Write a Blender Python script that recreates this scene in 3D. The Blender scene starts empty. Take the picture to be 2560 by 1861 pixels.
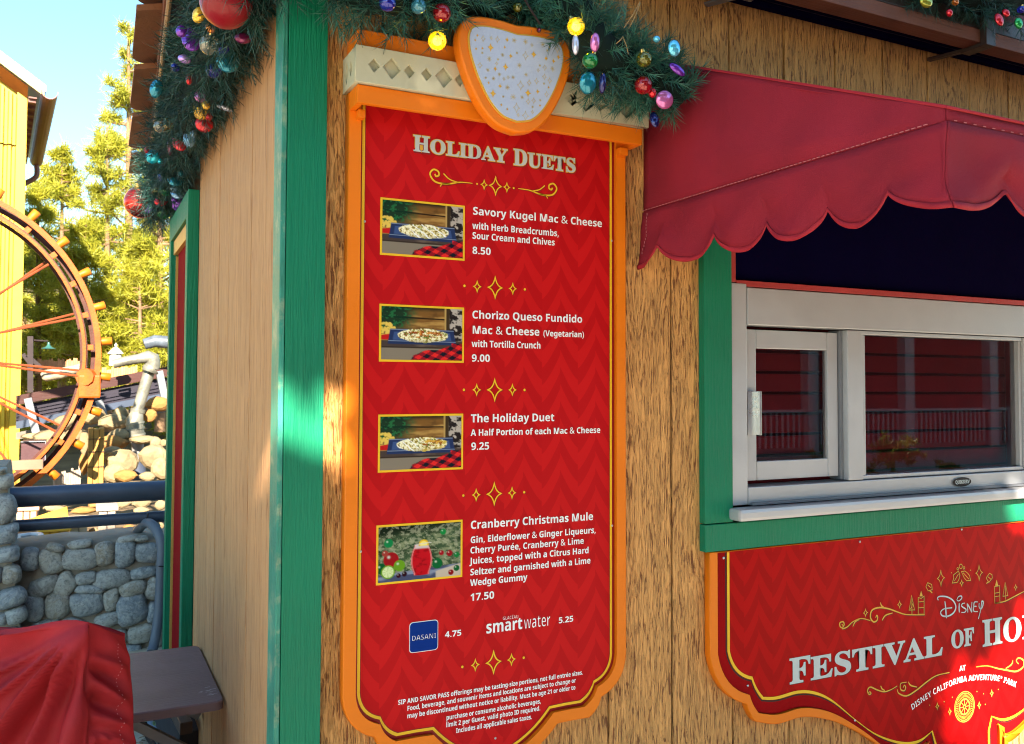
import bpy, bmesh, math, random
import numpy as np
from mathutils import Vector, Matrix, noise as mn

# ------------------------------------------------------------------ camera, world, sun, exposure
SC = bpy.context.scene
COL = SC.collection
SW, SH = 2560.0, 1861.0
F, CX, CY = 2148.66, 1218.55, 885.41
YAW, PIT, ROL = [math.radians(a) for a in (25.4554, 2.0373, 0.2593)]
def cam_axes():
    fwd = np.array([math.sin(YAW)*math.cos(PIT), math.cos(YAW)*math.cos(PIT), math.sin(PIT)])
    right = np.array([math.cos(YAW), -math.sin(YAW), 0.0])
    up = np.cross(right, fwd)
    c, s = math.cos(ROL), math.sin(ROL)
    return c*right+s*up, -s*right+c*up, fwd
RT, UP, FW = cam_axes()
EYE = np.array([0.0, -2.2, 1.65])
cam = bpy.data.cameras.new('camera'); camo = bpy.data.objects.new('camera', cam); COL.objects.link(camo)
camo.matrix_world = Matrix(((RT[0], UP[0], -FW[0], EYE[0]), (RT[1], UP[1], -FW[1], EYE[1]),
                            (RT[2], UP[2], -FW[2], EYE[2]), (0, 0, 0, 1)))
cam.sensor_width = 36; cam.lens = F/SW*36
cam.shift_x = (SW/2-CX)/SW; cam.shift_y = -(SH/2-CY)/SW
cam.clip_start = .05; cam.clip_end = 600
cam.dof.use_dof = True; cam.dof.focus_distance = 2.6; cam.dof.aperture_fstop = 8.0
SC.camera = camo

SUN = Vector((-.20, -.86, .52)).normalized()      # direction towards the sun
SKY_STRENGTH = .055; SUN_STRENGTH = 4.0; EXPOSURE = 2.8
world = bpy.data.worlds.new('World'); SC.world = world; world.use_nodes = True
wn = world.node_tree.nodes; wl = world.node_tree.links
sky = wn.new('ShaderNodeTexSky'); sky.sky_type = 'NISHITA'; sky.sun_disc = False
sky.sun_elevation = math.asin(SUN.z); sky.sun_rotation = math.atan2(SUN.x, SUN.y)
sky.air_density = 1.0; sky.dust_density = .4; sky.ozone_density = 1.0
wn['Background'].inputs['Strength'].default_value = SKY_STRENGTH
hs = wn.new('ShaderNodeMix'); hs.data_type = 'RGBA'; hs.blend_type = 'MULTIPLY'; hs.inputs[0].default_value = 1.0; hs.inputs[7].default_value = (.80, 1.04, 1.02, 1)
wl.new(sky.outputs[0], hs.inputs[6]); wl.new(hs.outputs[2], wn['Background'].inputs['Color'])
sl = bpy.data.lights.new('sun', 'SUN'); sl.energy = SUN_STRENGTH; sl.angle = math.radians(.55); sl.color = (1, .88, .70)
so = bpy.data.objects.new('sun', sl); COL.objects.link(so); so.rotation_euler = SUN.to_track_quat('Z', 'Y').to_euler()
SC.view_settings.view_transform = 'Standard'; SC.view_settings.look = 'None'
SC.view_settings.exposure = EXPOSURE; SC.view_settings.gamma = 1; SC.view_settings.use_curve_mapping = False
SC.cycles.use_denoising = True; SC.cycles.filter_width = 1.1; SC.cycles.pixel_filter_type = 'BLACKMAN_HARRIS'
SC.cycles.max_bounces = 6; SC.cycles.transparent_max_bounces = 12; SC.cycles.caustics_reflective = False; SC.cycles.caustics_refractive = False

# where a point of the place lies: sight line through a spot of the photograph, met with a plane of the place
def P(px, py, axis, val):
    d = RT*((px-CX)/F) - UP*((py-CY)/F) + FW
    t = (val-EYE[axis])/d[axis]
    return EYE + d*t
def W(px, py, y): return P(px, py, 1, y)
def XZ(px, py, y=-.03):
    p = P(px, py, 1, y); return (p[0], p[2])
def depth(p): return float(np.dot(np.array(p)-EYE, FW))

# ------------------------------------------------------------------ helpers
def tag(o, label=None, cat=None, group=None, kind=None):
    if label: o['label'] = label
    if cat: o['category'] = cat
    if group: o['group'] = group
    if kind: o['kind'] = kind
    return o
def empty(name, loc=(0, 0, 0), rz=0, label=None, cat=None, group=None):
    o = bpy.data.objects.new(name, None); COL.objects.link(o); o.location = loc; o.rotation_euler = (0, 0, rz)
    o.empty_display_size = .1
    return tag(o, label, cat, group)
def link(name, me, mat=None, parent=None):
    if mat is not None and not me.materials: me.materials.append(mat)
    o = bpy.data.objects.new(name, me); COL.objects.link(o)
    if parent is not None: o.parent = parent
    return o
def mesh(name, v, f, mat=None, parent=None, smooth=False):
    me = bpy.data.meshes.new(name); me.from_pydata([tuple(map(float, p)) for p in v], [], [tuple(q) for q in f])
    me.update()
    if smooth: me.polygons.foreach_set('use_smooth', [True]*len(me.polygons))
    return link(name, me, mat, parent)
class MB:
    def __init__(s): s.v = []; s.f = []
    def add(s, v, f):
        n = len(s.v); s.v += [tuple(p) for p in v]; s.f += [tuple(i+n for i in q) for q in f]; return s
    def box(s, x0, x1, y0, y1, z0, z1, c=0.0, M=None):
        if c <= 0:
            v = [(x, y, z) for x in (x0, x1) for y in (y0, y1) for z in (z0, z1)]
            f = [(0, 1, 3, 2), (4, 6, 7, 5), (0, 4, 5, 1), (2, 3, 7, 6), (0, 2, 6, 4), (1, 5, 7, 3)]
        else:
            bm = bmesh.new(); bmesh.ops.create_cube(bm, size=1)
            for q in bm.verts: q.co = ((x0+x1)/2+q.co.x*(x1-x0), (y0+y1)/2+q.co.y*(y1-y0), (z0+z1)/2+q.co.z*(z1-z0))
            bmesh.ops.bevel(bm, geom=bm.edges[:], offset=c, segments=2, affect='EDGES', profile=.6)
            bm.verts.index_update(); v = [tuple(q.co) for q in bm.verts]; f = [[q.index for q in p.verts] for p in bm.faces]; bm.free()
        if M is not None: v = [tuple(M @ Vector(p)) for p in v]
        return s.add(v, f)
    def beam(s, a, b, w, h, c=0.0, up=(0, 0, 1)):
        a = Vector(a); b = Vector(b); d = (b-a); L = d.length; d.normalize(); u = Vector(up)
        sd = d.cross(u).normalized(); u2 = sd.cross(d)
        M = Matrix(((d.x, sd.x, u2.x, a.x), (d.y, sd.y, u2.y, a.y), (d.z, sd.z, u2.z, a.z), (0, 0, 0, 1)))
        return s.box(0, L, -w/2, w/2, -h/2, h/2, c, M)
    def tube(s, pts, r, n=10, caps=True):
        pts = [Vector(p) for p in pts]; N = len(pts); rr = r if hasattr(r, '__len__') else [r]*N
        T = [(pts[min(i+1, N-1)]-pts[max(i-1, 0)]).normalized() for i in range(N)]
        u = T[0].orthogonal().normalized(); v = []; f = []
        for i in range(N):
            u = (u-T[i]*u.dot(T[i])).normalized(); w = T[i].cross(u)
            for k in range(n):
                a = 2*math.pi*k/n; v.append(pts[i]+(u*math.cos(a)+w*math.sin(a))*rr[i])
        for i in range(N-1):
            for k in range(n): f.append((i*n+k, i*n+(k+1) % n, (i+1)*n+(k+1) % n, (i+1)*n+k))
        if caps: f.append(tuple(range(n))[::-1]); f.append(tuple((N-1)*n+k for k in range(n)))
        return s.add(v, f)
    def sphere(s, c, r, n=14, m=8, sc=(1, 1, 1), M=None):
        v = []; f = []
        for i in range(m+1):
            t = math.pi*i/m
            for k in range(n):
                a = 2*math.pi*k/n; p = Vector((math.sin(t)*math.cos(a)*sc[0]*r, math.sin(t)*math.sin(a)*sc[1]*r, math.cos(t)*sc[2]*r))
                if M is not None: p = M @ p
                v.append(p+Vector(c))
        for i in range(m):
            for k in range(n): f.append((i*n+k, (i+1)*n+k, (i+1)*n+(k+1) % n, i*n+(k+1) % n))
        return s.add(v, f)
    def obj(s, name, mat=None, parent=None, smooth=False):
        o = mesh(name, s.v, s.f, mat, parent)
        if smooth:
            me = o.data; me.polygons.foreach_set('use_smooth', [True]*len(me.polygons))
            try: me.set_sharp_from_angle(angle=math.radians(40))
            except Exception: pass
        return o
def smoothpath(pts, k=6):
    pts = [np.array(p, float) for p in pts]; out = []
    for i in range(len(pts)-1):
        p0 = pts[max(i-1, 0)]; p1 = pts[i]; p2 = pts[i+1]; p3 = pts[min(i+2, len(pts)-1)]
        for j in range(k):
            t = j/k
            out.append(.5*((2*p1)+(-p0+p2)*t+(2*p0-5*p1+4*p2-p3)*t*t+(-p0+3*p1-3*p2+p3)*t**3))
    out.append(pts[-1]); return out
# flat shape cut from a board that stands in the XZ plane; loops = outlines and holes
def plate(name, loops, yf, th, mat, parent, bev=0.0, offset=0.0):
    SCL = 60.0; th *= SCL; bev *= SCL; offset *= SCL
    cu = bpy.data.curves.new(name, 'CURVE'); cu.dimensions = '2D'; cu.fill_mode = 'BOTH' if (th > 0) else 'BOTH'
    for lp in loops:
        sp = cu.splines.new('POLY'); sp.points.add(len(lp)-1)
        for i, p in enumerate(lp): sp.points[i].co = (p[0]*SCL, p[1]*SCL, 0, 1)
        sp.use_cyclic_u = True
    cu.extrude = max(th/2-bev, 0); cu.bevel_depth = bev; cu.bevel_resolution = 1; cu.offset = offset
    t = bpy.data.objects.new('t', cu); COL.objects.link(t)
    dg = bpy.context.evaluated_depsgraph_get(); dg.update()
    me = bpy.data.meshes.new_from_object(t.evaluated_get(dg)); me.name = name
    bpy.data.objects.remove(t); bpy.data.curves.remove(cu)
    me.materials.clear()
    n = len(me.vertices); co = np.empty(n*3); me.vertices.foreach_get('co', co); co = co.reshape(-1, 3)/SCL
    half = th/2/SCL
    out = np.stack([co[:, 0], yf+half-co[:, 2], co[:, 1]], 1)
    me.vertices.foreach_set('co', out.ravel()); me.update()
    return link(name, me, mat, parent)
def quad_strip(loop_pts, w, closed=False):
    """flat ribbon of width w (number or list) along 2-D points"""
    p = [np.array(q, float) for q in loop_pts]; n = len(p); L = []; R = []
    ws = w if hasattr(w, '__len__') else [w]*n
    for i in range(n):
        a = p[i-1] if (i > 0 or closed) else p[i]; b = p[(i+1) % n] if (i < n-1 or closed) else p[i]
        d0 = p[i]-a; d1 = b-p[i]
        l0 = np.hypot(*d0); l1 = np.hypot(*d1)
        if l0 < 1e-9: d0 = d1; l0 = l1
        if l1 < 1e-9: d1 = d0; l1 = l0
        n0 = np.array([-d0[1], d0[0]])/l0; n1 = np.array([-d1[1], d1[0]])/l1
        m = n0+n1; lm = np.hypot(*m)
        if lm < .3: m = n1; k = 1
        else: m = m/lm; k = min(1/max(np.dot(m, n1), .4), 2.2)
        L.append(p[i]+m*k*ws[i]/2); R.append(p[i]-m*k*ws[i]/2)
    return L, R
class Strokes:
    def __init__(s): s.v = []; s.f = []
    def line(s, pts, w, closed=False):
        L, R = quad_strip(pts, w, closed); n = len(L); b = len(s.v)
        for l, r in zip(L, R): s.v += [l, r]
        for i in range(n if closed else n-1):
            j = (i+1) % n; s.f.append((b+2*i, b+2*i+1, b+2*j+1, b+2*j))
        return s
    def poly(s, pts):
        b = len(s.v); s.v += [np.array(q, float) for q in pts]; s.f.append(tuple(range(b, b+len(pts)))); return s
    def disc(s, c, r, n=12): return s.poly([(c[0]+r*math.cos(2*math.pi*i/n), c[1]+r*math.sin(2*math.pi*i/n)) for i in range(n)])
    def obj(s, name, y, mat, parent): return mesh(name, [(p[0], y, p[1]) for p in s.v], s.f, mat, parent)
def star(c, rx, rz, inner=.17, k=5):
    out = []
    for q in range(4):
        a = [(0, rz), (rx, 0), (0, -rz), (-rx, 0)][q]; b = [(rx, 0), (0, -rz), (-rx, 0), (0, rz)][q]
        m = ((a[0]+b[0])*inner, (a[1]+b[1])*inner)
        for j in range(k):
            t = j/k
            out.append((c[0]+a[0]*(1-t)**2+2*m[0]*t*(1-t)+b[0]*t*t, c[1]+a[1]*(1-t)**2+2*m[1]*t*(1-t)+b[1]*t*t))
    return out

# ------------------------------------------------------------------ lettering outlines
# outlines of each letter: character code, advance width, then loops of x, y pairs (1/500 of the em)
GLYPH = {"sans": {}, "serif": {}}
def G(font, code, adv, *loops):
    GLYPH[font][chr(code)] = (adv, [list(zip(q[0::2], q[1::2])) for q in loops])
G("sans", 38, 246, [93, -3, 72, -1, 54, 4, 38, 14, 27, 27, 20, 43, 18, 62, 19, 79, 24, 92, 32, 104, 42, 114, 55, 124, 70, 133, 63, 141, 56, 150, 50, 159, 44, 169, 41, 179, 40, 191, 42, 206, 48, 219, 57, 230, 69, 237, 84, 242, 102, 243, 119, 242, 133, 237, 145, 230, 153, 220, 158, 207, 160, 192, 159, 178, 154, 166, 147, 156, 137, 146, 125, 137, 112, 129, 177, 66, 185, 78, 191, 90, 195, 100, 198, 110, 200, 120, 230, 120, 226, 106, 222, 93, 217, 80, 211, 68, 204, 57, 196, 48, 245, 0, 205, 0, 176, 28, 165, 19, 153, 12, 141, 5, 127, 1, 111, -2], [94, 146, 106, 154, 115, 161, 122, 168, 129, 179, 131, 192, 129, 203, 123, 212, 113, 217, 101, 219, 88, 217, 78, 212, 71, 203, 69, 191, 71, 180, 76, 169, 83, 158], [94, 23, 108, 24, 120, 26, 131, 30, 141, 35, 150, 40, 157, 47, 87, 115, 76, 107, 67, 100, 59, 93, 53, 85, 50, 75, 49, 63, 50, 52, 54, 42, 61, 34, 70, 28, 81, 24])
G("sans", 40, 101, [63, -53, 51, -38, 41, -22, 32, -4, 25, 14, 20, 33, 16, 52, 14, 72, 13, 92, 14, 112, 16, 132, 20, 152, 25, 171, 32, 190, 41, 207, 51, 224, 63, 240, 91, 240, 80, 224, 70, 207, 62, 189, 55, 170, 50, 151, 46, 132, 44, 112, 43, 92, 44, 73, 46, 54, 50, 35, 55, 16, 62, -2, 70, -20, 79, -37, 90, -53])
G("sans", 41, 101, [10, -53, 21, -37, 31, -20, 39, -2, 46, 16, 51, 35, 54, 54, 57, 73, 57, 92, 57, 112, 54, 132, 51, 151, 46, 170, 39, 189, 31, 207, 21, 224, 10, 240, 38, 240, 50, 224, 60, 207, 69, 190, 75, 171, 81, 152, 84, 132, 87, 112, 87, 92, 87, 72, 84, 52, 81, 33, 75, 14, 69, -4, 60, -22, 50, -38, 38, -53])
G("sans", 44, 90, [14, -43, 17, -30, 20, -16, 23, -1, 26, 13, 29, 27, 31, 39, 62, 39, 64, 35, 61, 23, 57, 10, 52, -4, 46, -18, 41, -31, 36, -43])
G("sans", 45, 108, [13, 77, 13, 103, 95, 103, 95, 77])
G("sans", 46, 90, [45, -5, 37, -3, 30, 1, 26, 8, 24, 18, 26, 29, 30, 36, 37, 39, 45, 41, 53, 39, 60, 36, 64, 29, 66, 18, 64, 8, 60, 1, 53, -3])
G("sans", 48, 192, [96, -3, 69, 0, 48, 11, 32, 29, 23, 47, 17, 68, 13, 93, 12, 120, 13, 145, 16, 167, 20, 186, 27, 203, 36, 217, 47, 229, 60, 237, 77, 242, 96, 243, 122, 240, 143, 229, 159, 211, 168, 193, 175, 172, 178, 147, 180, 120, 179, 95, 176, 73, 171, 54, 165, 37, 156, 23, 145, 11, 131, 3, 115, -2], [96, 38, 107, 40, 116, 47, 122, 58, 126, 74, 128, 95, 129, 120, 128, 145, 126, 166, 122, 182, 116, 193, 107, 200, 96, 202, 84, 200, 76, 193, 70, 182, 66, 166, 63, 145, 62, 120, 63, 95, 66, 74, 70, 58, 76, 47, 84, 40])
G("sans", 49, 192, [88, 0, 88, 139, 88, 149, 88, 162, 89, 186, 82, 179, 72, 170, 44, 148, 20, 178, 97, 240, 139, 240, 139, 0])
G("sans", 50, 192, [13, 0, 13, 35, 74, 96, 85, 108, 95, 118, 103, 127, 112, 139, 119, 150, 123, 161, 124, 172, 122, 185, 116, 194, 107, 199, 95, 201, 81, 199, 68, 194, 59, 190, 50, 184, 40, 176, 13, 209, 23, 218, 35, 226, 47, 233, 62, 238, 72, 241, 85, 243, 98, 243, 113, 242, 127, 239, 139, 235, 149, 228, 158, 220, 165, 211, 170, 201, 173, 190, 174, 178, 173, 165, 171, 153, 166, 142, 160, 131, 153, 121, 144, 110, 133, 99, 121, 87, 107, 74, 77, 45, 77, 43, 181, 43, 181, 0])
G("sans", 52, 192, [108, 0, 108, 50, 6, 50, 6, 85, 111, 240, 157, 240, 157, 89, 186, 89, 186, 50, 157, 50, 157, 0], [50, 89, 108, 89, 108, 130, 108, 148, 109, 169, 110, 182, 109, 182, 102, 169, 99, 162, 94, 155])
G("sans", 53, 192, [81, -3, 69, -3, 57, -2, 46, 0, 35, 3, 25, 6, 16, 10, 16, 53, 25, 49, 35, 46, 46, 42, 58, 40, 69, 38, 79, 38, 93, 39, 105, 42, 114, 47, 120, 54, 124, 64, 126, 76, 120, 96, 104, 108, 78, 112, 68, 112, 58, 110, 49, 109, 41, 107, 21, 118, 30, 240, 160, 240, 160, 197, 75, 197, 70, 150, 82, 152, 90, 153, 101, 153, 115, 152, 128, 149, 140, 145, 150, 138, 159, 130, 167, 120, 172, 109, 176, 95, 177, 80, 174, 56, 166, 36, 152, 19, 134, 7, 110, -1])
G("sans", 55, 192, [37, 0, 127, 197, 9, 197, 9, 240, 181, 240, 181, 208, 90, 0])
G("sans", 56, 192, [96, -3, 71, -1, 50, 4, 34, 14, 22, 27, 14, 42, 12, 61, 13, 76, 18, 90, 25, 101, 35, 110, 46, 118, 58, 125, 48, 132, 38, 141, 30, 150, 24, 160, 20, 172, 19, 185, 20, 197, 24, 208, 30, 217, 38, 225, 47, 231, 58, 236, 70, 240, 83, 242, 96, 243, 110, 242, 122, 240, 134, 236, 145, 231, 154, 225, 162, 217, 168, 208, 171, 197, 173, 185, 171, 172, 167, 160, 160, 150, 151, 141, 141, 133, 130, 127, 142, 119, 154, 111, 164, 101, 173, 90, 178, 77, 180, 62, 179, 49, 175, 38, 169, 28, 161, 18, 152, 11, 140, 5, 127, 0, 112, -2], [96, 148, 107, 154, 116, 161, 123, 170, 125, 181, 123, 192, 117, 199, 107, 204, 96, 206, 84, 204, 75, 199, 69, 192, 67, 181, 69, 170, 76, 161, 85, 154], [95, 34, 112, 36, 124, 42, 131, 51, 133, 63, 132, 72, 128, 79, 122, 86, 114, 92, 106, 97, 98, 102, 94, 104, 84, 99, 76, 94, 69, 87, 61, 77, 59, 64, 61, 52, 68, 42, 79, 36])
G("sans", 57, 192, [60, -3, 43, -3, 35, -2, 28, -1, 28, 40, 42, 37, 49, 37, 56, 36, 75, 37, 90, 41, 103, 46, 112, 53, 120, 62, 126, 72, 129, 84, 132, 97, 133, 111, 131, 111, 123, 100, 113, 91, 104, 87, 92, 84, 78, 83, 59, 85, 43, 92, 29, 103, 19, 118, 13, 137, 11, 159, 13, 183, 21, 204, 33, 220, 49, 233, 69, 240, 92, 242, 108, 241, 123, 237, 137, 231, 149, 222, 160, 211, 168, 197, 175, 180, 179, 160, 180, 137, 180, 124, 179, 110, 177, 97, 174, 83, 171, 70, 166, 58, 161, 47, 154, 36, 145, 26, 135, 18, 124, 10, 111, 5, 96, 0, 79, -2], [92, 122, 103, 123, 112, 127, 119, 133, 125, 140, 128, 148, 130, 155, 129, 166, 126, 177, 121, 187, 113, 195, 104, 200, 93, 202, 80, 199, 69, 192, 64, 184, 61, 173, 60, 160, 62, 144, 68, 132, 78, 125])
G("sans", 65, 232, [0, 0, 85, 241, 147, 241, 232, 0, 177, 0, 160, 57, 72, 57, 55, 0], [85, 100, 147, 100, 130, 155, 125, 170, 120, 188, 116, 203, 111, 187, 106, 168, 102, 155])
G("sans", 66, 226, [30, 0, 30, 240, 105, 240, 134, 238, 158, 234, 177, 226, 191, 215, 199, 199, 202, 179, 201, 166, 198, 155, 192, 144, 185, 136, 176, 131, 165, 127, 165, 126, 176, 122, 187, 117, 195, 110, 202, 100, 205, 91, 207, 81, 208, 70, 205, 49, 197, 32, 184, 18, 167, 8, 145, 2, 120, 0], [81, 145, 110, 145, 124, 146, 134, 148, 141, 152, 148, 160, 150, 172, 147, 184, 140, 192, 132, 195, 121, 197, 108, 198, 81, 198], [81, 42, 114, 42, 128, 43, 138, 46, 146, 51, 153, 61, 155, 75, 153, 87, 146, 96, 138, 101, 127, 104, 112, 104, 81, 104])
G("sans", 67, 214, [127, -3, 104, -2, 84, 3, 66, 12, 52, 23, 40, 38, 31, 55, 25, 74, 21, 96, 19, 120, 21, 143, 25, 164, 33, 184, 43, 201, 55, 215, 71, 227, 89, 236, 109, 241, 132, 243, 144, 243, 156, 241, 168, 239, 180, 235, 191, 231, 202, 226, 186, 185, 172, 191, 159, 196, 145, 200, 132, 201, 114, 198, 99, 191, 87, 179, 79, 163, 74, 143, 72, 119, 73, 96, 78, 76, 86, 60, 98, 48, 113, 41, 132, 39, 147, 40, 161, 42, 171, 45, 182, 48, 193, 52, 193, 9, 183, 5, 172, 2, 162, 0, 151, -2, 140, -3])
G("sans", 68, 248, [30, 0, 30, 240, 105, 240, 129, 238, 151, 234, 171, 226, 188, 216, 202, 203, 214, 187, 222, 168, 227, 147, 229, 122, 227, 94, 220, 69, 210, 48, 195, 31, 176, 17, 153, 8, 127, 2, 98, 0], [81, 42, 103, 42, 135, 47, 158, 62, 172, 86, 176, 121, 174, 145, 169, 165, 159, 179, 145, 190, 129, 196, 108, 198, 81, 198])
G("sans", 69, 188, [30, 0, 30, 240, 168, 240, 168, 198, 81, 198, 81, 145, 162, 145, 162, 104, 81, 104, 81, 42, 168, 42, 168, 0])
G("sans", 70, 184, [30, 0, 30, 240, 168, 240, 168, 198, 80, 198, 80, 136, 162, 136, 162, 95, 80, 95, 80, 0])
G("sans", 71, 243, [131, -3, 106, -1, 83, 5, 64, 14, 48, 28, 36, 46, 27, 67, 21, 92, 19, 120, 21, 144, 26, 166, 34, 185, 45, 202, 59, 217, 77, 228, 97, 236, 119, 241, 145, 243, 157, 243, 170, 241, 182, 239, 194, 236, 205, 233, 216, 228, 199, 188, 187, 193, 174, 197, 160, 200, 144, 201, 130, 200, 117, 196, 106, 191, 96, 183, 88, 174, 81, 162, 76, 149, 73, 135, 72, 119, 73, 104, 75, 90, 78, 78, 83, 66, 90, 57, 98, 49, 108, 44, 120, 40, 134, 39, 144, 39, 153, 40, 167, 42, 167, 92, 121, 92, 121, 135, 216, 135, 216, 10, 204, 6, 191, 3, 177, 0, 163, -2, 148, -3])
G("sans", 72, 257, [30, 0, 30, 240, 81, 240, 81, 146, 176, 146, 176, 240, 227, 240, 227, 0, 176, 0, 176, 103, 81, 103, 81, 0])
G("sans", 73, 131, [11, 0, 11, 29, 40, 42, 40, 197, 11, 211, 11, 240, 120, 240, 120, 211, 91, 197, 91, 42, 120, 29, 120, 0])
G("sans", 74, 111, [5, -71, -4, -70, -12, -69, -25, -67, -25, -25, -14, -27, -8, -28, -1, -28, 7, -27, 15, -25, 21, -20, 26, -12, 29, 0, 30, 15, 30, 240, 81, 240, 81, 15, 80, -4, 77, -20, 71, -34, 64, -46, 55, -55, 45, -62, 33, -67, 19, -70])
G("sans", 75, 223, [30, 0, 30, 240, 81, 240, 81, 130, 91, 144, 96, 151, 101, 158, 166, 240, 222, 240, 139, 134, 223, 0, 165, 0, 102, 101, 81, 86, 81, 0])
G("sans", 76, 190, [30, 0, 30, 240, 81, 240, 81, 42, 178, 42, 178, 0])
G("sans", 77, 317, [30, 0, 30, 240, 99, 240, 156, 56, 157, 56, 217, 240, 286, 240, 286, 0, 239, 0, 239, 113, 239, 126, 240, 140, 241, 168, 241, 188, 240, 188, 178, 0, 132, 0, 74, 188, 73, 188, 73, 180, 74, 168, 75, 139, 75, 125, 76, 111, 76, 0])
G("sans", 78, 273, [30, 0, 30, 240, 94, 240, 198, 60, 199, 60, 199, 71, 198, 82, 198, 93, 197, 104, 197, 115, 197, 126, 197, 240, 243, 240, 243, 0, 178, 0, 74, 181, 73, 181, 73, 170, 74, 158, 75, 147, 75, 136, 75, 124, 76, 113, 76, 0])
G("sans", 79, 267, [134, -3, 109, -2, 88, 4, 69, 12, 54, 24, 41, 38, 32, 55, 25, 75, 21, 97, 19, 121, 21, 144, 25, 166, 32, 185, 41, 202, 54, 217, 69, 228, 88, 237, 109, 242, 134, 243, 158, 242, 180, 237, 198, 228, 213, 217, 226, 202, 236, 185, 242, 166, 246, 144, 248, 120, 246, 96, 242, 75, 236, 55, 226, 38, 213, 24, 198, 12, 180, 4, 158, -2], [134, 39, 153, 42, 169, 49, 180, 61, 188, 77, 193, 97, 194, 120, 193, 144, 188, 163, 180, 180, 169, 192, 153, 199, 134, 201, 114, 199, 99, 192, 87, 180, 79, 163, 74, 144, 73, 120, 74, 97, 79, 77, 87, 61, 99, 49, 114, 42])
G("sans", 80, 211, [30, 0, 30, 240, 107, 240, 135, 238, 157, 231, 174, 220, 186, 205, 193, 186, 196, 165, 195, 151, 192, 138, 187, 126, 180, 114, 170, 105, 158, 96, 143, 90, 124, 87, 103, 85, 81, 85, 81, 0], [81, 127, 98, 127, 111, 128, 122, 131, 132, 135, 139, 142, 143, 152, 144, 163, 140, 183, 126, 194, 104, 198, 81, 198])
G("sans", 81, 267, [181, -57, 137, -3, 134, -3, 109, -2, 88, 4, 69, 12, 54, 24, 41, 38, 32, 55, 25, 75, 21, 97, 19, 121, 21, 144, 25, 166, 32, 185, 41, 202, 54, 217, 69, 228, 88, 237, 109, 242, 134, 243, 158, 242, 180, 237, 198, 228, 213, 217, 226, 202, 236, 185, 242, 166, 246, 144, 248, 120, 246, 95, 241, 71, 233, 51, 222, 33, 207, 18, 189, 7, 246, -57], [134, 39, 153, 42, 169, 49, 180, 61, 188, 77, 193, 97, 194, 120, 193, 144, 188, 163, 180, 180, 169, 192, 153, 199, 134, 201, 114, 199, 99, 192, 87, 180, 79, 163, 74, 144, 73, 120, 74, 97, 79, 77, 87, 61, 99, 49, 114, 42])
G("sans", 82, 222, [30, 0, 30, 240, 100, 240, 130, 238, 154, 232, 172, 222, 185, 208, 193, 190, 196, 168, 194, 152, 190, 139, 182, 128, 173, 118, 162, 111, 151, 104, 222, 0, 165, 0, 108, 92, 81, 92, 81, 0], [81, 133, 97, 133, 113, 134, 125, 137, 133, 142, 142, 152, 144, 167, 141, 181, 133, 191, 124, 195, 111, 197, 96, 198, 81, 198])
G("sans", 83, 185, [83, -3, 59, -2, 36, 3, 15, 11, 15, 58, 27, 54, 39, 49, 51, 45, 63, 41, 75, 39, 87, 39, 103, 40, 114, 46, 120, 54, 122, 64, 119, 76, 108, 86, 99, 92, 88, 98, 75, 103, 66, 108, 57, 113, 48, 119, 38, 127, 30, 136, 24, 147, 20, 160, 18, 175, 21, 195, 28, 212, 40, 225, 56, 235, 76, 241, 99, 243, 112, 243, 124, 241, 135, 239, 147, 235, 158, 231, 171, 226, 154, 187, 144, 191, 134, 194, 125, 197, 111, 200, 98, 201, 85, 199, 76, 194, 70, 186, 68, 177, 71, 165, 79, 156, 88, 151, 99, 145, 113, 138, 125, 133, 135, 127, 145, 120, 156, 110, 165, 98, 168, 89, 171, 78, 172, 66, 169, 47, 161, 30, 149, 16, 131, 5, 109, -1])
G("sans", 84, 194, [72, 0, 72, 197, 7, 197, 7, 240, 188, 240, 188, 197, 123, 197, 123, 0])
G("sans", 85, 254, [126, -3, 104, -2, 84, 3, 67, 10, 53, 21, 40, 39, 31, 60, 29, 85, 29, 240, 79, 240, 79, 93, 81, 75, 85, 61, 91, 51, 101, 45, 113, 41, 127, 39, 142, 41, 154, 45, 163, 52, 170, 63, 173, 76, 175, 93, 175, 240, 225, 240, 225, 85, 224, 69, 220, 54, 214, 40, 206, 27, 195, 17, 181, 8, 166, 2, 147, -2])
G("sans", 86, 218, [81, 0, 0, 240, 51, 240, 96, 97, 98, 92, 100, 83, 105, 63, 108, 53, 109, 44, 111, 53, 113, 63, 115, 73, 118, 83, 122, 97, 167, 240, 218, 240, 137, 0])
G("sans", 87, 325, [61, 0, 0, 240, 50, 240, 81, 109, 83, 100, 85, 89, 87, 78, 89, 66, 91, 55, 92, 46, 94, 55, 95, 66, 97, 77, 100, 88, 103, 105, 138, 240, 186, 240, 221, 105, 223, 98, 225, 89, 229, 66, 231, 55, 232, 46, 234, 55, 235, 66, 238, 78, 240, 89, 244, 109, 275, 240, 325, 240, 264, 0, 206, 0, 173, 126, 171, 137, 167, 153, 164, 170, 162, 182, 162, 177, 160, 170, 157, 153, 154, 137, 151, 126, 119, 0])
G("sans", 89, 210, [80, 0, 80, 92, 0, 240, 55, 240, 105, 141, 155, 240, 210, 240, 130, 93, 130, 0])
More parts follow.
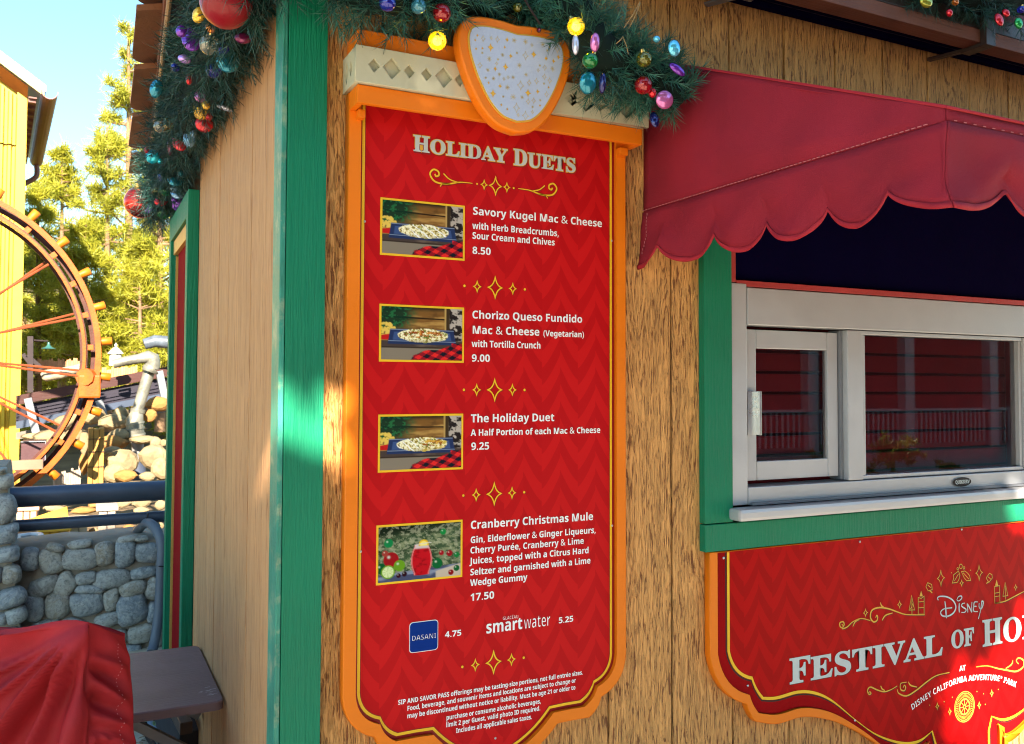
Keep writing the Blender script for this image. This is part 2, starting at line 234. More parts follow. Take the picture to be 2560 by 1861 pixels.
G("sans", 97, 203, [71, -3, 55, -2, 42, 3, 30, 11, 21, 22, 16, 37, 14, 55, 16, 73, 23, 87, 35, 98, 51, 106, 71, 111, 96, 113, 128, 114, 128, 122, 126, 135, 120, 143, 111, 148, 99, 150, 86, 149, 73, 146, 60, 142, 48, 137, 31, 171, 41, 175, 52, 179, 64, 183, 76, 185, 89, 187, 101, 187, 124, 185, 143, 180, 158, 171, 169, 159, 175, 142, 178, 122, 178, 0, 143, 0, 133, 25, 132, 25, 124, 16, 115, 9, 107, 3, 97, 0, 85, -3], [90, 33, 105, 36, 117, 43, 125, 54, 128, 70, 128, 85, 108, 84, 94, 83, 83, 80, 75, 76, 68, 66, 65, 54, 67, 45, 72, 38, 80, 34])
G("sans", 98, 213, [127, -3, 114, -3, 104, 0, 95, 4, 85, 12, 76, 20, 73, 20, 64, 0, 26, 0, 26, 255, 76, 255, 76, 196, 76, 185, 76, 175, 74, 160, 76, 160, 85, 170, 96, 179, 105, 183, 116, 186, 128, 187, 148, 184, 164, 176, 178, 163, 189, 144, 195, 121, 197, 92, 195, 63, 189, 39, 178, 21, 164, 7, 147, -1], [113, 37, 127, 41, 137, 52, 142, 62, 145, 76, 146, 93, 145, 109, 142, 123, 137, 133, 126, 143, 112, 147, 96, 144, 85, 135, 80, 125, 77, 113, 76, 98, 76, 92, 77, 76, 80, 62, 84, 52, 91, 44, 100, 39])
G("sans", 99, 173, [101, -3, 75, -1, 54, 7, 37, 19, 25, 37, 18, 61, 15, 91, 16, 112, 20, 130, 27, 145, 35, 158, 46, 169, 58, 177, 72, 182, 88, 186, 105, 187, 117, 186, 128, 185, 138, 183, 151, 179, 162, 174, 147, 136, 136, 140, 125, 143, 115, 146, 105, 146, 83, 140, 70, 122, 66, 91, 67, 74, 71, 61, 76, 50, 84, 43, 94, 39, 105, 37, 120, 38, 133, 41, 145, 46, 156, 53, 156, 10, 145, 4, 132, 0, 123, -2, 113, -3])
G("sans", 100, 213, [84, -3, 65, -1, 49, 7, 34, 21, 24, 39, 17, 63, 15, 91, 17, 120, 24, 144, 35, 163, 49, 176, 66, 184, 86, 187, 98, 186, 109, 183, 118, 179, 130, 170, 138, 160, 140, 160, 138, 175, 137, 186, 136, 196, 136, 255, 186, 255, 186, 0, 148, 0, 138, 24, 136, 24, 128, 13, 117, 5, 107, 0, 97, -2], [102, 37, 114, 38, 124, 42, 131, 49, 136, 58, 139, 71, 140, 86, 140, 91, 139, 107, 136, 121, 131, 132, 124, 140, 114, 145, 101, 146, 86, 143, 75, 132, 70, 121, 67, 107, 66, 91, 67, 74, 70, 61, 75, 50, 87, 40])
G("sans", 101, 198, [109, -3, 91, -2, 75, 1, 60, 7, 47, 15, 36, 25, 27, 38, 20, 53, 16, 70, 15, 90, 16, 111, 20, 128, 26, 144, 34, 157, 44, 168, 56, 176, 70, 182, 85, 186, 102, 187, 125, 184, 145, 177, 162, 165, 174, 149, 182, 128, 184, 103, 184, 79, 66, 79, 68, 66, 72, 55, 78, 46, 87, 39, 98, 35, 111, 34, 123, 34, 134, 35, 144, 37, 153, 40, 163, 44, 174, 48, 174, 10, 164, 6, 155, 2, 145, 0, 135, -2, 123, -3], [67, 112, 137, 112, 135, 128, 128, 140, 118, 148, 102, 151, 89, 149, 78, 142, 73, 134, 69, 125])
G("sans", 102, 130, [34, 0, 34, 146, 7, 146, 7, 170, 34, 183, 34, 197, 35, 211, 38, 223, 42, 233, 52, 244, 65, 252, 75, 254, 86, 256, 99, 257, 113, 256, 126, 255, 137, 252, 145, 249, 132, 213, 120, 216, 113, 217, 104, 217, 95, 216, 89, 211, 86, 204, 84, 195, 84, 183, 128, 183, 128, 146, 84, 146, 84, 0])
G("sans", 103, 213, [95, -81, 82, -80, 70, -80, 59, -78, 48, -76, 37, -73, 26, -70, 26, -30, 49, -38, 73, -42, 98, -44, 119, -39, 132, -25, 136, -2, 136, 1, 137, 13, 138, 24, 136, 24, 130, 15, 122, 8, 114, 3, 105, -1, 95, -3, 84, -3, 64, -1, 47, 8, 33, 22, 23, 41, 17, 64, 15, 91, 17, 119, 23, 143, 34, 162, 48, 176, 65, 184, 86, 187, 107, 184, 124, 175, 139, 160, 140, 160, 144, 183, 186, 183, 186, 0, 184, -24, 176, -44, 163, -60, 145, -71, 122, -78], [102, 36, 114, 37, 123, 41, 130, 47, 136, 56, 139, 69, 140, 85, 140, 91, 139, 109, 136, 123, 131, 133, 123, 140, 114, 145, 101, 146, 82, 140, 70, 121, 66, 91, 70, 60, 82, 42])
G("sans", 104, 221, [26, 0, 26, 255, 76, 255, 76, 203, 76, 190, 75, 177, 75, 167, 74, 160, 77, 160, 83, 168, 90, 175, 99, 180, 109, 184, 119, 186, 130, 187, 148, 185, 164, 180, 177, 171, 187, 158, 193, 141, 195, 120, 195, 0, 145, 0, 145, 107, 142, 129, 132, 142, 116, 147, 102, 145, 92, 140, 85, 131, 80, 119, 77, 104, 76, 86, 76, 0])
G("sans", 105, 102, [51, 206, 41, 208, 32, 212, 26, 219, 24, 231, 26, 243, 32, 250, 41, 254, 51, 255, 62, 254, 71, 250, 77, 243, 79, 231, 77, 219, 71, 212, 62, 208], [26, 0, 26, 183, 76, 183, 76, 0])
G("sans", 106, 102, [51, 206, 41, 208, 32, 212, 26, 219, 24, 231, 26, 243, 32, 250, 41, 254, 51, 255, 62, 254, 71, 250, 77, 243, 79, 231, 77, 219, 71, 212, 62, 208], [11, -81, 3, -80, -6, -79, -15, -78, -21, -77, -21, -37, -10, -39, -4, -40, 2, -40, 11, -39, 19, -35, 24, -26, 26, -12, 26, 183, 76, 183, 76, -20, 76, -31, 73, -41, 70, -50, 65, -59, 58, -66, 49, -72, 39, -77, 26, -80])
G("sans", 108, 102, [26, 0, 26, 255, 76, 255, 76, 0])
G("sans", 109, 330, [26, 0, 26, 183, 64, 183, 71, 160, 74, 160, 80, 168, 88, 175, 97, 180, 107, 184, 117, 186, 127, 187, 140, 186, 151, 184, 162, 180, 174, 172, 183, 160, 187, 160, 194, 168, 201, 175, 211, 180, 221, 184, 231, 186, 241, 187, 261, 185, 276, 180, 289, 171, 297, 158, 303, 141, 305, 120, 305, 0, 255, 0, 255, 107, 251, 129, 242, 142, 227, 147, 215, 145, 206, 140, 199, 133, 194, 122, 191, 108, 190, 92, 190, 0, 140, 0, 140, 107, 137, 129, 128, 142, 113, 147, 100, 145, 91, 140, 84, 131, 80, 119, 77, 104, 76, 86, 76, 0])
G("sans", 110, 221, [26, 0, 26, 183, 64, 183, 71, 160, 74, 160, 80, 168, 88, 175, 98, 180, 108, 184, 119, 186, 130, 187, 149, 185, 164, 180, 178, 171, 188, 158, 193, 141, 195, 120, 195, 0, 145, 0, 145, 107, 145, 119, 142, 129, 138, 137, 129, 144, 116, 147, 102, 145, 92, 140, 85, 131, 80, 119, 77, 104, 76, 86, 76, 0])
G("sans", 111, 208, [103, -3, 87, -2, 72, 2, 58, 8, 46, 16, 35, 27, 27, 40, 20, 55, 16, 73, 15, 92, 18, 120, 26, 143, 39, 162, 57, 176, 79, 184, 104, 187, 121, 185, 136, 182, 150, 176, 162, 167, 173, 156, 181, 144, 188, 128, 191, 111, 193, 92, 190, 64, 182, 40, 169, 21, 151, 8, 129, -1], [104, 37, 116, 38, 126, 43, 133, 51, 138, 62, 141, 75, 142, 92, 141, 109, 138, 122, 133, 133, 126, 140, 116, 145, 104, 146, 92, 145, 82, 140, 75, 133, 70, 122, 67, 109, 66, 92, 67, 75, 70, 62, 75, 51, 82, 43, 92, 38])
G("sans", 112, 213, [26, -81, 26, 183, 67, 183, 74, 160, 76, 160, 85, 170, 96, 179, 105, 183, 116, 186, 128, 187, 148, 184, 164, 176, 178, 163, 189, 144, 195, 121, 197, 92, 195, 63, 189, 40, 178, 21, 163, 7, 146, -1, 127, -3, 115, -3, 104, 0, 95, 4, 85, 12, 76, 20, 74, 20, 76, 6, 76, -7, 76, -81], [113, 37, 128, 41, 138, 52, 143, 62, 145, 76, 146, 93, 143, 123, 131, 141, 112, 147, 96, 144, 85, 135, 80, 125, 77, 113, 76, 98, 76, 92, 77, 76, 80, 62, 84, 52, 91, 44, 100, 39])
G("sans", 113, 213, [136, -81, 136, -4, 137, 10, 138, 24, 136, 24, 128, 13, 117, 5, 108, 0, 97, -2, 84, -3, 65, -1, 48, 7, 34, 21, 24, 39, 17, 63, 15, 91, 17, 120, 24, 144, 35, 163, 49, 176, 66, 184, 85, 187, 98, 186, 109, 183, 118, 179, 129, 170, 138, 160, 140, 160, 144, 183, 186, 183, 186, -81], [102, 36, 115, 37, 124, 41, 131, 48, 136, 58, 139, 70, 140, 85, 140, 91, 139, 107, 136, 121, 131, 132, 124, 140, 114, 145, 101, 146, 91, 144, 82, 140, 75, 132, 70, 121, 67, 107, 66, 91, 70, 60, 82, 42])
G("sans", 114, 152, [26, 0, 26, 183, 64, 183, 72, 152, 74, 152, 80, 161, 87, 169, 96, 177, 106, 182, 117, 186, 129, 187, 137, 186, 145, 185, 142, 138, 135, 140, 127, 140, 114, 139, 102, 135, 92, 130, 83, 121, 78, 109, 76, 93, 76, 0])
G("sans", 115, 167, [76, -3, 64, -3, 53, -2, 43, -1, 29, 2, 15, 7, 15, 49, 26, 44, 36, 41, 47, 38, 58, 35, 68, 34, 78, 33, 90, 34, 99, 38, 103, 43, 105, 49, 104, 53, 102, 57, 98, 61, 91, 66, 81, 71, 65, 78, 54, 83, 45, 88, 37, 93, 27, 100, 20, 110, 16, 122, 15, 136, 17, 151, 24, 164, 35, 174, 50, 181, 67, 185, 88, 187, 99, 186, 110, 185, 120, 183, 131, 181, 141, 177, 152, 172, 137, 136, 124, 142, 111, 146, 99, 149, 87, 150, 70, 147, 65, 138, 66, 134, 68, 130, 72, 126, 79, 122, 89, 117, 103, 111, 113, 107, 122, 103, 130, 98, 140, 90, 148, 81, 153, 69, 154, 54, 152, 37, 145, 23, 134, 12, 119, 3, 100, -2])
G("sans", 116, 146, [89, -3, 73, -2, 60, 2, 48, 9, 39, 21, 35, 31, 32, 43, 32, 57, 32, 146, 8, 146, 8, 167, 35, 184, 50, 222, 82, 222, 82, 183, 133, 183, 133, 146, 82, 146, 82, 57, 83, 48, 88, 42, 95, 38, 103, 37, 112, 37, 120, 38, 127, 40, 135, 42, 135, 5, 126, 2, 115, -1, 103, -3])
G("sans", 117, 221, [90, -3, 72, -2, 56, 4, 43, 13, 33, 25, 27, 42, 25, 64, 25, 183, 75, 183, 75, 76, 76, 64, 78, 54, 82, 47, 91, 39, 105, 37, 118, 38, 129, 44, 136, 52, 141, 64, 143, 79, 144, 97, 144, 183, 194, 183, 194, 0, 156, 0, 149, 24, 147, 24, 140, 15, 132, 8, 123, 3, 112, -1, 102, -3])
G("sans", 118, 191, [70, 0, 0, 183, 52, 183, 88, 79, 90, 69, 93, 59, 94, 50, 95, 41, 96, 41, 97, 54, 100, 66, 103, 79, 139, 183, 191, 183, 121, 0])
G("sans", 119, 287, [55, 0, 3, 183, 53, 183, 74, 102, 76, 93, 78, 82, 82, 59, 84, 42, 86, 42, 87, 55, 89, 71, 92, 86, 94, 95, 117, 183, 172, 183, 193, 95, 195, 89, 196, 80, 198, 70, 200, 59, 201, 49, 201, 42, 202, 42, 205, 59, 209, 82, 211, 93, 213, 102, 235, 183, 284, 183, 231, 0, 177, 0, 163, 64, 159, 81, 153, 105, 148, 129, 144, 145, 143, 145, 139, 129, 134, 105, 128, 81, 124, 63, 109, 0])
G("sans", 120, 194, [2, 0, 64, 94, 5, 183, 61, 183, 97, 125, 133, 183, 190, 183, 130, 94, 192, 0, 136, 0, 97, 63, 58, 0])
G("sans", 121, 191, [37, -81, 29, -80, 22, -80, 11, -78, 11, -38, 20, -40, 26, -40, 31, -40, 45, -38, 56, -31, 64, -20, 70, -8, 73, 1, 0, 183, 55, 183, 89, 80, 92, 73, 93, 65, 95, 57, 95, 48, 96, 48, 98, 57, 99, 65, 101, 73, 103, 80, 137, 183, 191, 183, 113, -24, 105, -41, 95, -55, 83, -66, 69, -74, 54, -79])
G("sans", 122, 164, [9, 0, 9, 30, 94, 145, 14, 145, 14, 183, 151, 183, 151, 151, 68, 38, 154, 38, 154, 0])
G("sans", 174, 150, [129, 154, 106, 131, 75, 123, 44, 131, 21, 154, 13, 185, 21, 216, 44, 239, 75, 247, 106, 239, 129, 216, 137, 185], [123, 185, 117, 209, 99, 227, 75, 233, 51, 227, 33, 209, 27, 185, 33, 161, 51, 143, 75, 137, 99, 143, 117, 161], [56, 152, 56, 219, 74, 219, 82, 219, 88, 217, 93, 214, 96, 210, 98, 205, 99, 199, 98, 195, 97, 191, 95, 188, 93, 185, 90, 183, 87, 181, 106, 152, 91, 152, 76, 178, 69, 178, 69, 152], [69, 189, 73, 189, 77, 190, 80, 190, 83, 192, 85, 195, 85, 199, 85, 203, 83, 205, 80, 207, 77, 207, 73, 207, 69, 207])
G("sans", 233, 198, [109, -3, 91, -2, 75, 1, 60, 7, 47, 15, 36, 25, 27, 38, 20, 53, 16, 70, 15, 90, 16, 111, 20, 128, 26, 144, 34, 157, 44, 168, 56, 176, 70, 182, 85, 186, 102, 187, 125, 184, 145, 177, 162, 165, 174, 149, 182, 128, 184, 103, 184, 79, 66, 79, 68, 66, 72, 55, 78, 46, 87, 39, 98, 35, 111, 34, 123, 34, 134, 35, 144, 37, 153, 40, 163, 44, 174, 48, 174, 10, 164, 6, 155, 2, 145, 0, 135, -2, 123, -3], [67, 112, 137, 112, 135, 128, 128, 140, 118, 148, 102, 151, 89, 149, 78, 142, 73, 134, 69, 125], [87, 208, 115, 262, 161, 262, 119, 208])
G("sans", 201, 188, [30, 0, 30, 240, 168, 240, 168, 198, 81, 198, 81, 145, 162, 145, 162, 104, 81, 104, 81, 42, 168, 42, 168, 0], [82, 270, 110, 324, 156, 324, 114, 270])
G("serif", 72, 262, [8, 0, 8, 9, 22, 11, 31, 16, 36, 25, 37, 40, 37, 189, 36, 203, 31, 212, 22, 217, 8, 219, 8, 228, 121, 228, 121, 219, 110, 218, 102, 216, 97, 213, 93, 208, 92, 200, 91, 189, 91, 125, 171, 125, 171, 189, 170, 200, 169, 208, 166, 213, 160, 216, 152, 218, 141, 219, 141, 228, 254, 228, 254, 219, 239, 217, 230, 212, 226, 203, 225, 189, 225, 40, 226, 26, 231, 16, 239, 11, 254, 9, 254, 0, 141, 0, 141, 9, 155, 11, 165, 15, 169, 24, 171, 40, 171, 110, 91, 110, 91, 40, 93, 25, 97, 16, 106, 11, 121, 9, 121, 0])
G("serif", 79, 263, [130, -5, 114, -4, 99, -1, 84, 4, 71, 11, 58, 19, 47, 29, 37, 40, 29, 53, 22, 67, 18, 82, 15, 97, 14, 114, 15, 130, 18, 146, 22, 161, 29, 175, 37, 187, 47, 199, 59, 209, 71, 217, 85, 224, 100, 229, 116, 232, 133, 233, 149, 232, 164, 229, 179, 224, 192, 217, 204, 209, 216, 199, 225, 188, 234, 175, 240, 162, 245, 147, 248, 131, 249, 114, 248, 97, 245, 82, 240, 67, 234, 53, 225, 40, 215, 29, 204, 19, 191, 11, 177, 4, 163, -1, 147, -4], [132, 6, 157, 13, 175, 33, 186, 67, 190, 114, 189, 139, 186, 160, 181, 179, 174, 194, 162, 209, 147, 219, 130, 222, 105, 215, 87, 195, 76, 161, 73, 114, 74, 89, 77, 67, 82, 49, 89, 34, 101, 18, 115, 9])
G("serif", 76, 213, [8, 0, 8, 9, 22, 11, 31, 16, 36, 25, 37, 40, 37, 189, 36, 204, 31, 212, 22, 217, 8, 219, 8, 228, 125, 228, 125, 219, 113, 219, 104, 217, 98, 214, 94, 208, 92, 200, 91, 189, 91, 41, 91, 31, 93, 24, 95, 19, 100, 16, 107, 14, 117, 14, 132, 14, 146, 16, 157, 20, 168, 25, 177, 31, 185, 40, 192, 50, 199, 63, 204, 77, 214, 77, 201, 0])
G("serif", 73, 130, [7, 0, 7, 9, 21, 11, 31, 16, 36, 24, 38, 38, 38, 193, 36, 206, 32, 214, 22, 218, 7, 219, 7, 228, 122, 228, 122, 219, 107, 218, 98, 214, 93, 206, 91, 193, 91, 39, 92, 29, 94, 22, 97, 17, 103, 13, 111, 10, 123, 9, 123, 0])
G("serif", 68, 248, [10, 0, 10, 9, 23, 11, 31, 15, 36, 23, 37, 37, 37, 187, 35, 203, 30, 213, 21, 218, 7, 219, 7, 228, 111, 228, 139, 226, 164, 220, 185, 211, 203, 198, 216, 182, 226, 162, 232, 140, 234, 114, 227, 64, 204, 28, 167, 7, 114, 0], [111, 12, 131, 15, 147, 23, 160, 37, 167, 52, 171, 69, 174, 90, 175, 115, 171, 159, 159, 191, 139, 210, 111, 217, 101, 215, 95, 212, 92, 204, 91, 192, 91, 36, 92, 24, 95, 17, 101, 13])
G("serif", 65, 218, [-4, 0, -4, 9, 5, 11, 12, 15, 18, 24, 25, 37, 103, 233, 112, 233, 192, 43, 199, 28, 206, 17, 212, 11, 222, 9, 222, 0, 115, 0, 115, 9, 130, 11, 139, 15, 142, 23, 140, 30, 136, 41, 126, 66, 52, 66, 39, 35, 38, 29, 37, 24, 43, 13, 62, 9, 64, 9, 64, 0], [57, 80, 121, 80, 88, 160])
G("serif", 89, 213, [51, 0, 51, 9, 65, 11, 74, 16, 79, 25, 80, 40, 80, 89, 23, 193, 15, 207, 7, 215, 0, 218, -7, 219, -7, 228, 103, 228, 103, 219, 98, 219, 90, 218, 83, 216, 79, 213, 78, 208, 79, 203, 82, 196, 124, 113, 167, 183, 172, 195, 174, 204, 168, 215, 149, 219, 147, 219, 147, 228, 220, 228, 220, 219, 211, 217, 204, 212, 198, 205, 191, 196, 134, 102, 134, 40, 135, 25, 140, 16, 149, 11, 164, 9, 164, 0])
G("serif", 85, 246, [124, -6, 96, -4, 74, 3, 57, 14, 46, 30, 39, 52, 37, 78, 37, 189, 35, 203, 30, 212, 22, 217, 7, 219, 7, 228, 120, 228, 120, 219, 109, 218, 101, 216, 96, 213, 93, 208, 91, 200, 90, 189, 90, 70, 92, 52, 95, 37, 102, 26, 111, 18, 122, 13, 137, 11, 163, 15, 181, 28, 192, 50, 196, 80, 196, 189, 195, 203, 190, 212, 180, 217, 164, 219, 164, 228, 237, 228, 237, 219, 224, 216, 216, 211, 213, 202, 211, 189, 211, 91, 210, 66, 206, 46, 199, 29, 190, 16, 173, 4, 151, -4])
G("serif", 69, 221, [7, 0, 7, 8, 22, 10, 31, 15, 36, 24, 38, 39, 38, 184, 36, 202, 31, 213, 22, 218, 8, 219, 8, 228, 199, 228, 199, 160, 192, 160, 188, 179, 180, 193, 170, 203, 156, 210, 138, 214, 116, 215, 106, 215, 100, 214, 96, 212, 93, 208, 92, 203, 91, 194, 91, 123, 97, 123, 110, 124, 121, 128, 130, 134, 136, 144, 141, 157, 144, 173, 152, 173, 152, 59, 144, 59, 142, 72, 140, 82, 137, 91, 130, 100, 120, 107, 108, 110, 93, 111, 91, 111, 91, 34, 93, 23, 96, 17, 103, 15, 115, 14, 131, 14, 145, 16, 157, 19, 167, 24, 177, 30, 185, 37, 193, 47, 200, 58, 206, 72, 215, 72, 201, 0])
G("serif", 84, 212, [46, 0, 46, 9, 61, 10, 71, 15, 76, 25, 78, 40, 78, 217, 75, 217, 58, 215, 44, 210, 33, 202, 24, 190, 18, 176, 14, 159, 5, 159, 5, 228, 205, 228, 205, 158, 197, 158, 191, 184, 178, 202, 160, 213, 134, 217, 132, 217, 132, 40, 133, 25, 138, 15, 148, 10, 164, 9, 164, 0])
G("serif", 83, 195, [21, -5, 21, 79, 31, 79, 38, 57, 46, 39, 56, 25, 68, 15, 82, 9, 98, 7, 110, 9, 120, 12, 128, 18, 137, 30, 139, 45, 136, 58, 127, 70, 112, 80, 81, 95, 64, 105, 49, 116, 38, 126, 31, 138, 26, 151, 25, 166, 26, 179, 29, 191, 34, 201, 40, 211, 48, 218, 58, 225, 68, 229, 80, 232, 92, 233, 103, 232, 115, 231, 127, 228, 141, 224, 146, 223, 150, 222, 157, 225, 160, 233, 170, 233, 170, 160, 161, 160, 157, 172, 153, 182, 147, 192, 140, 201, 132, 208, 124, 214, 111, 220, 97, 222, 82, 220, 70, 213, 62, 203, 60, 190, 62, 178, 69, 168, 75, 162, 84, 157, 94, 151, 127, 136, 139, 130, 150, 123, 159, 117, 169, 106, 175, 94, 178, 81, 180, 66, 179, 53, 175, 40, 169, 29, 162, 19, 152, 11, 140, 4, 127, -1, 112, -4, 96, -5, 88, -5, 79, -4, 71, -2, 63, 0, 55, 3, 49, 5, 42, 6, 38, 5, 35, 4, 32, 0, 31, -5])
G("serif", 70, 202, [8, 0, 8, 9, 22, 11, 31, 17, 36, 26, 37, 42, 37, 187, 36, 202, 31, 212, 22, 217, 7, 219, 7, 228, 197, 228, 197, 160, 189, 160, 186, 173, 182, 184, 178, 193, 168, 203, 155, 210, 144, 213, 130, 215, 115, 216, 106, 215, 100, 215, 96, 213, 93, 211, 91, 206, 91, 199, 91, 124, 95, 124, 109, 125, 120, 129, 128, 135, 134, 145, 139, 157, 142, 173, 151, 173, 151, 59, 142, 59, 139, 77, 135, 91, 128, 100, 120, 107, 108, 111, 94, 112, 91, 112, 91, 40, 92, 30, 94, 21, 98, 15, 105, 12, 115, 10, 128, 9, 128, 0])
G("serif", 86, 214, [106, -6, 22, 190, 17, 201, 11, 210, 4, 216, -7, 219, -7, 228, 105, 228, 105, 219, 92, 218, 83, 216, 78, 212, 76, 205, 77, 198, 81, 189, 129, 72, 174, 189, 176, 197, 177, 204, 176, 212, 171, 216, 162, 218, 149, 219, 149, 228, 221, 228, 221, 219, 212, 218, 204, 214, 198, 205, 191, 191, 115, -6])
def text_width(s, font):
    return sum((GLYPH[font][c][0] if c != ' ' else (92 if font == 'sans' else 120)) for c in s)
def fatten(loops, d):
    """move every outline outwards by d (holes the other way)"""
    if abs(d) < 1e-7: return loops
    out = []
    for lp in loops:
        p = [np.array(q, float) for q in lp]; n = len(p); r = []
        for i in range(n):
            e0 = p[i]-p[i-1]; e1 = p[(i+1) % n]-p[i]; l0 = np.hypot(*e0); l1 = np.hypot(*e1)
            if l0 < 1e-8 or l1 < 1e-8: r.append(tuple(p[i])); continue
            n0 = np.array([e0[1], -e0[0]])/l0; n1 = np.array([e1[1], -e1[0]])/l1; m = n0+n1; lm = np.hypot(*m)
            m = n1 if lm < .5 else m/lm; r.append(tuple(p[i]+m*d*min(1/max(float(np.dot(m, n1)), .6), 1.5)))
        out.append(r)
    return out
def area(lp): return .5*sum(lp[i-1][0]*lp[i][1]-lp[i][0]*lp[i-1][1] for i in range(len(lp)))
def text(s, x0, x1, z, cap, y, mat, parent, font='sans', bold=0.0, name='lettering', path=None, caps=None):
    """one printed line from x0 to x1, base line z, capital height cap"""
    capu = 240 if font == 'sans' else 230
    tw = text_width(s, font); sx = (x1-x0)/tw; sz = cap/capu; cx = 0; loops = []
    for i, c in enumerate(s):
        if c == ' ': cx += 92 if font == 'sans' else 120; continue
        adv, lps = GLYPH[font][c]; k = caps[i] if caps else 1.0
        sg = 1 if area(max(lps, key=lambda l_: abs(area(l_)))) > 0 else -1
        for lp in lps:
            n_was = len(loops)
            if path is None: loops.append([(x0+(cx+px)*sx, z+py*sz*k) for px, py in lp])
            else:
                u = (cx+adv/2)*sx; (ax, az), ang = path(u); ca, sa = math.cos(ang), math.sin(ang)
                loops.append([(ax+(px-adv/2)*sx*ca-py*sz*sa, az+(px-adv/2)*sx*sa+py*sz*ca) for px, py in lp])
            loops[n_was:] = fatten(loops[n_was:], bold*sg)
        cx += adv
    return plate(name, loops, y, 0, mat, parent)

# ------------------------------------------------------------------ materials
MATS = {}
def nt(name):
    m = bpy.data.materials.new(name); m.use_nodes = True; t = m.node_tree; return m, t, t.nodes['Principled BSDF']
def N(t, typ, **kw):
    n = t.nodes.new(typ)
    for k, v in kw.items():
        if k in ('op',): n.operation = v
        elif hasattr(n, k) and not k[0].isupper(): setattr(n, k, v)
    return n
def math_(t, op, a, b=None, c=None):
    n = t.nodes.new('ShaderNodeMath'); n.operation = op
    for i, q in enumerate((a, b, c)):
        if q is None: continue
        if isinstance(q, (int, float)): n.inputs[i].default_value = q
        else: t.links.new(q, n.inputs[i])
    return n.outputs[0]
def mixc(t, fac, a, b):
    n = t.nodes.new('ShaderNodeMix'); n.data_type = 'RGBA'
    for i, q in ((0, fac), (6, a), (7, b)):
        if isinstance(q, (int, float)): n.inputs[i].default_value = q
        elif isinstance(q, (tuple, list)): n.inputs[i].default_value = (*q[:3], 1)
        else: t.links.new(q, n.inputs[i])
    return n.outputs[2]
def ramp(t, fac, stops):
    n = t.nodes.new('ShaderNodeValToRGB'); e = n.color_ramp.elements
    while len(e) < len(stops): e.new(.5)
    for i, (p, c) in enumerate(stops):
        e[i].position = p; e[i].color = (*c, 1) if isinstance(c, (tuple, list)) else (c, c, c, 1)
    t.links.new(fac, n.inputs[0]); return n.outputs[0]
def coords(t, scale=(1, 1, 1), rnd=True, kind='Object'):
    tc = t.nodes.new('ShaderNodeTexCoord'); mp = t.nodes.new('ShaderNodeMapping'); mp.inputs['Scale'].default_value = scale
    t.links.new(tc.outputs[kind], mp.inputs['Vector'])
    if rnd:
        oi = t.nodes.new('ShaderNodeObjectInfo'); cb = t.nodes.new('ShaderNodeCombineXYZ')
        q = math_(t, 'MULTIPLY', oi.outputs['Random'], 37.0)
        for i in range(3): t.links.new(q, cb.inputs[i])
        t.links.new(cb.outputs[0], mp.inputs['Location'])
    return mp.outputs[0]
def noi(t, vec, scale, detail=4, rough=.55, dist=0.0):
    n = t.nodes.new('ShaderNodeTexNoise'); n.inputs['Scale'].default_value = scale; n.inputs['Detail'].default_value = detail
    n.inputs['Roughness'].default_value = rough; n.inputs['Distortion'].default_value = dist
    t.links.new(vec, n.inputs['Vector']); return n.outputs['Fac']
def bump(t, bs, h, strength, dist):
    b = t.nodes.new('ShaderNodeBump'); b.inputs['Strength'].default_value = strength; b.inputs['Distance'].default_value = dist
    t.links.new(h, b.inputs['Height']); t.links.new(b.outputs[0], bs.inputs['Normal'])
def paint(name, col, rough=.45, var=.12, scale=6, bstr=.15, bscale=60, grain=None, metal=0.0, dirt=0.0, dirtcol=(.12, .09, .06), coat=0.0, spec=.28):
    if name in MATS: return MATS[name]
    m, t, b = nt(name); v = coords(t, (1, 1, 1)); n1 = noi(t, v, scale, 5)
    lo = tuple(c*(1-var) for c in col); hi = tuple(min(c*(1+var), 1) for c in col)
    c = mixc(t, ramp(t, n1, [(.3, 0.0), (.7, 1.0)]), lo, hi)
    if dirt > 0:
        n2 = noi(t, v, scale*2.3, 8, .65); c = mixc(t, math_(t, 'MULTIPLY', ramp(t, n2, [(.52, 0.0), (.72, 1.0)]), dirt), c, dirtcol)
    t.links.new(c, b.inputs['Base Color']); b.inputs['Roughness'].default_value = rough; b.inputs['Metallic'].default_value = metal
    b.inputs['Coat Weight'].default_value = coat; b.inputs['Specular IOR Level'].default_value = spec
    r = noi(t, v, scale*4, 3); rr = t.nodes.new('ShaderNodeMapRange'); rr.inputs['To Min'].default_value = max(rough-.1, .02); rr.inputs['To Max'].default_value = min(rough+.12, 1)
    t.links.new(r, rr.inputs['Value']); t.links.new(rr.outputs[0], b.inputs['Roughness'])
    if grain: h = noi(t, coords(t, grain), 1.0, 6, .6, .4)
    else: h = noi(t, v, bscale, 4, .6)
    bump(t, b, h, bstr, .01)
    MATS[name] = m; return m
def emis(name, col, st, base=None):
    m, t, b = nt(name); b.inputs['Base Color'].default_value = (*(base or col), 1); b.inputs['Emission Color'].default_value = (*col, 1)
    b.inputs['Emission Strength'].default_value = st; b.inputs['Roughness'].default_value = .1; return m
def glassy(name, col, rough=.06, metal=.75, trans=0.0):
    if name in MATS: return MATS[name]
    m, t, b = nt(name); b.inputs['Base Color'].default_value = (*col, 1); b.inputs['Roughness'].default_value = rough
    b.inputs['Metallic'].default_value = metal; b.inputs['Transmission Weight'].default_value = trans; b.inputs['Coat Weight'].default_value = .6
    b.inputs['Coat Roughness'].default_value = .04; MATS[name] = m; return m
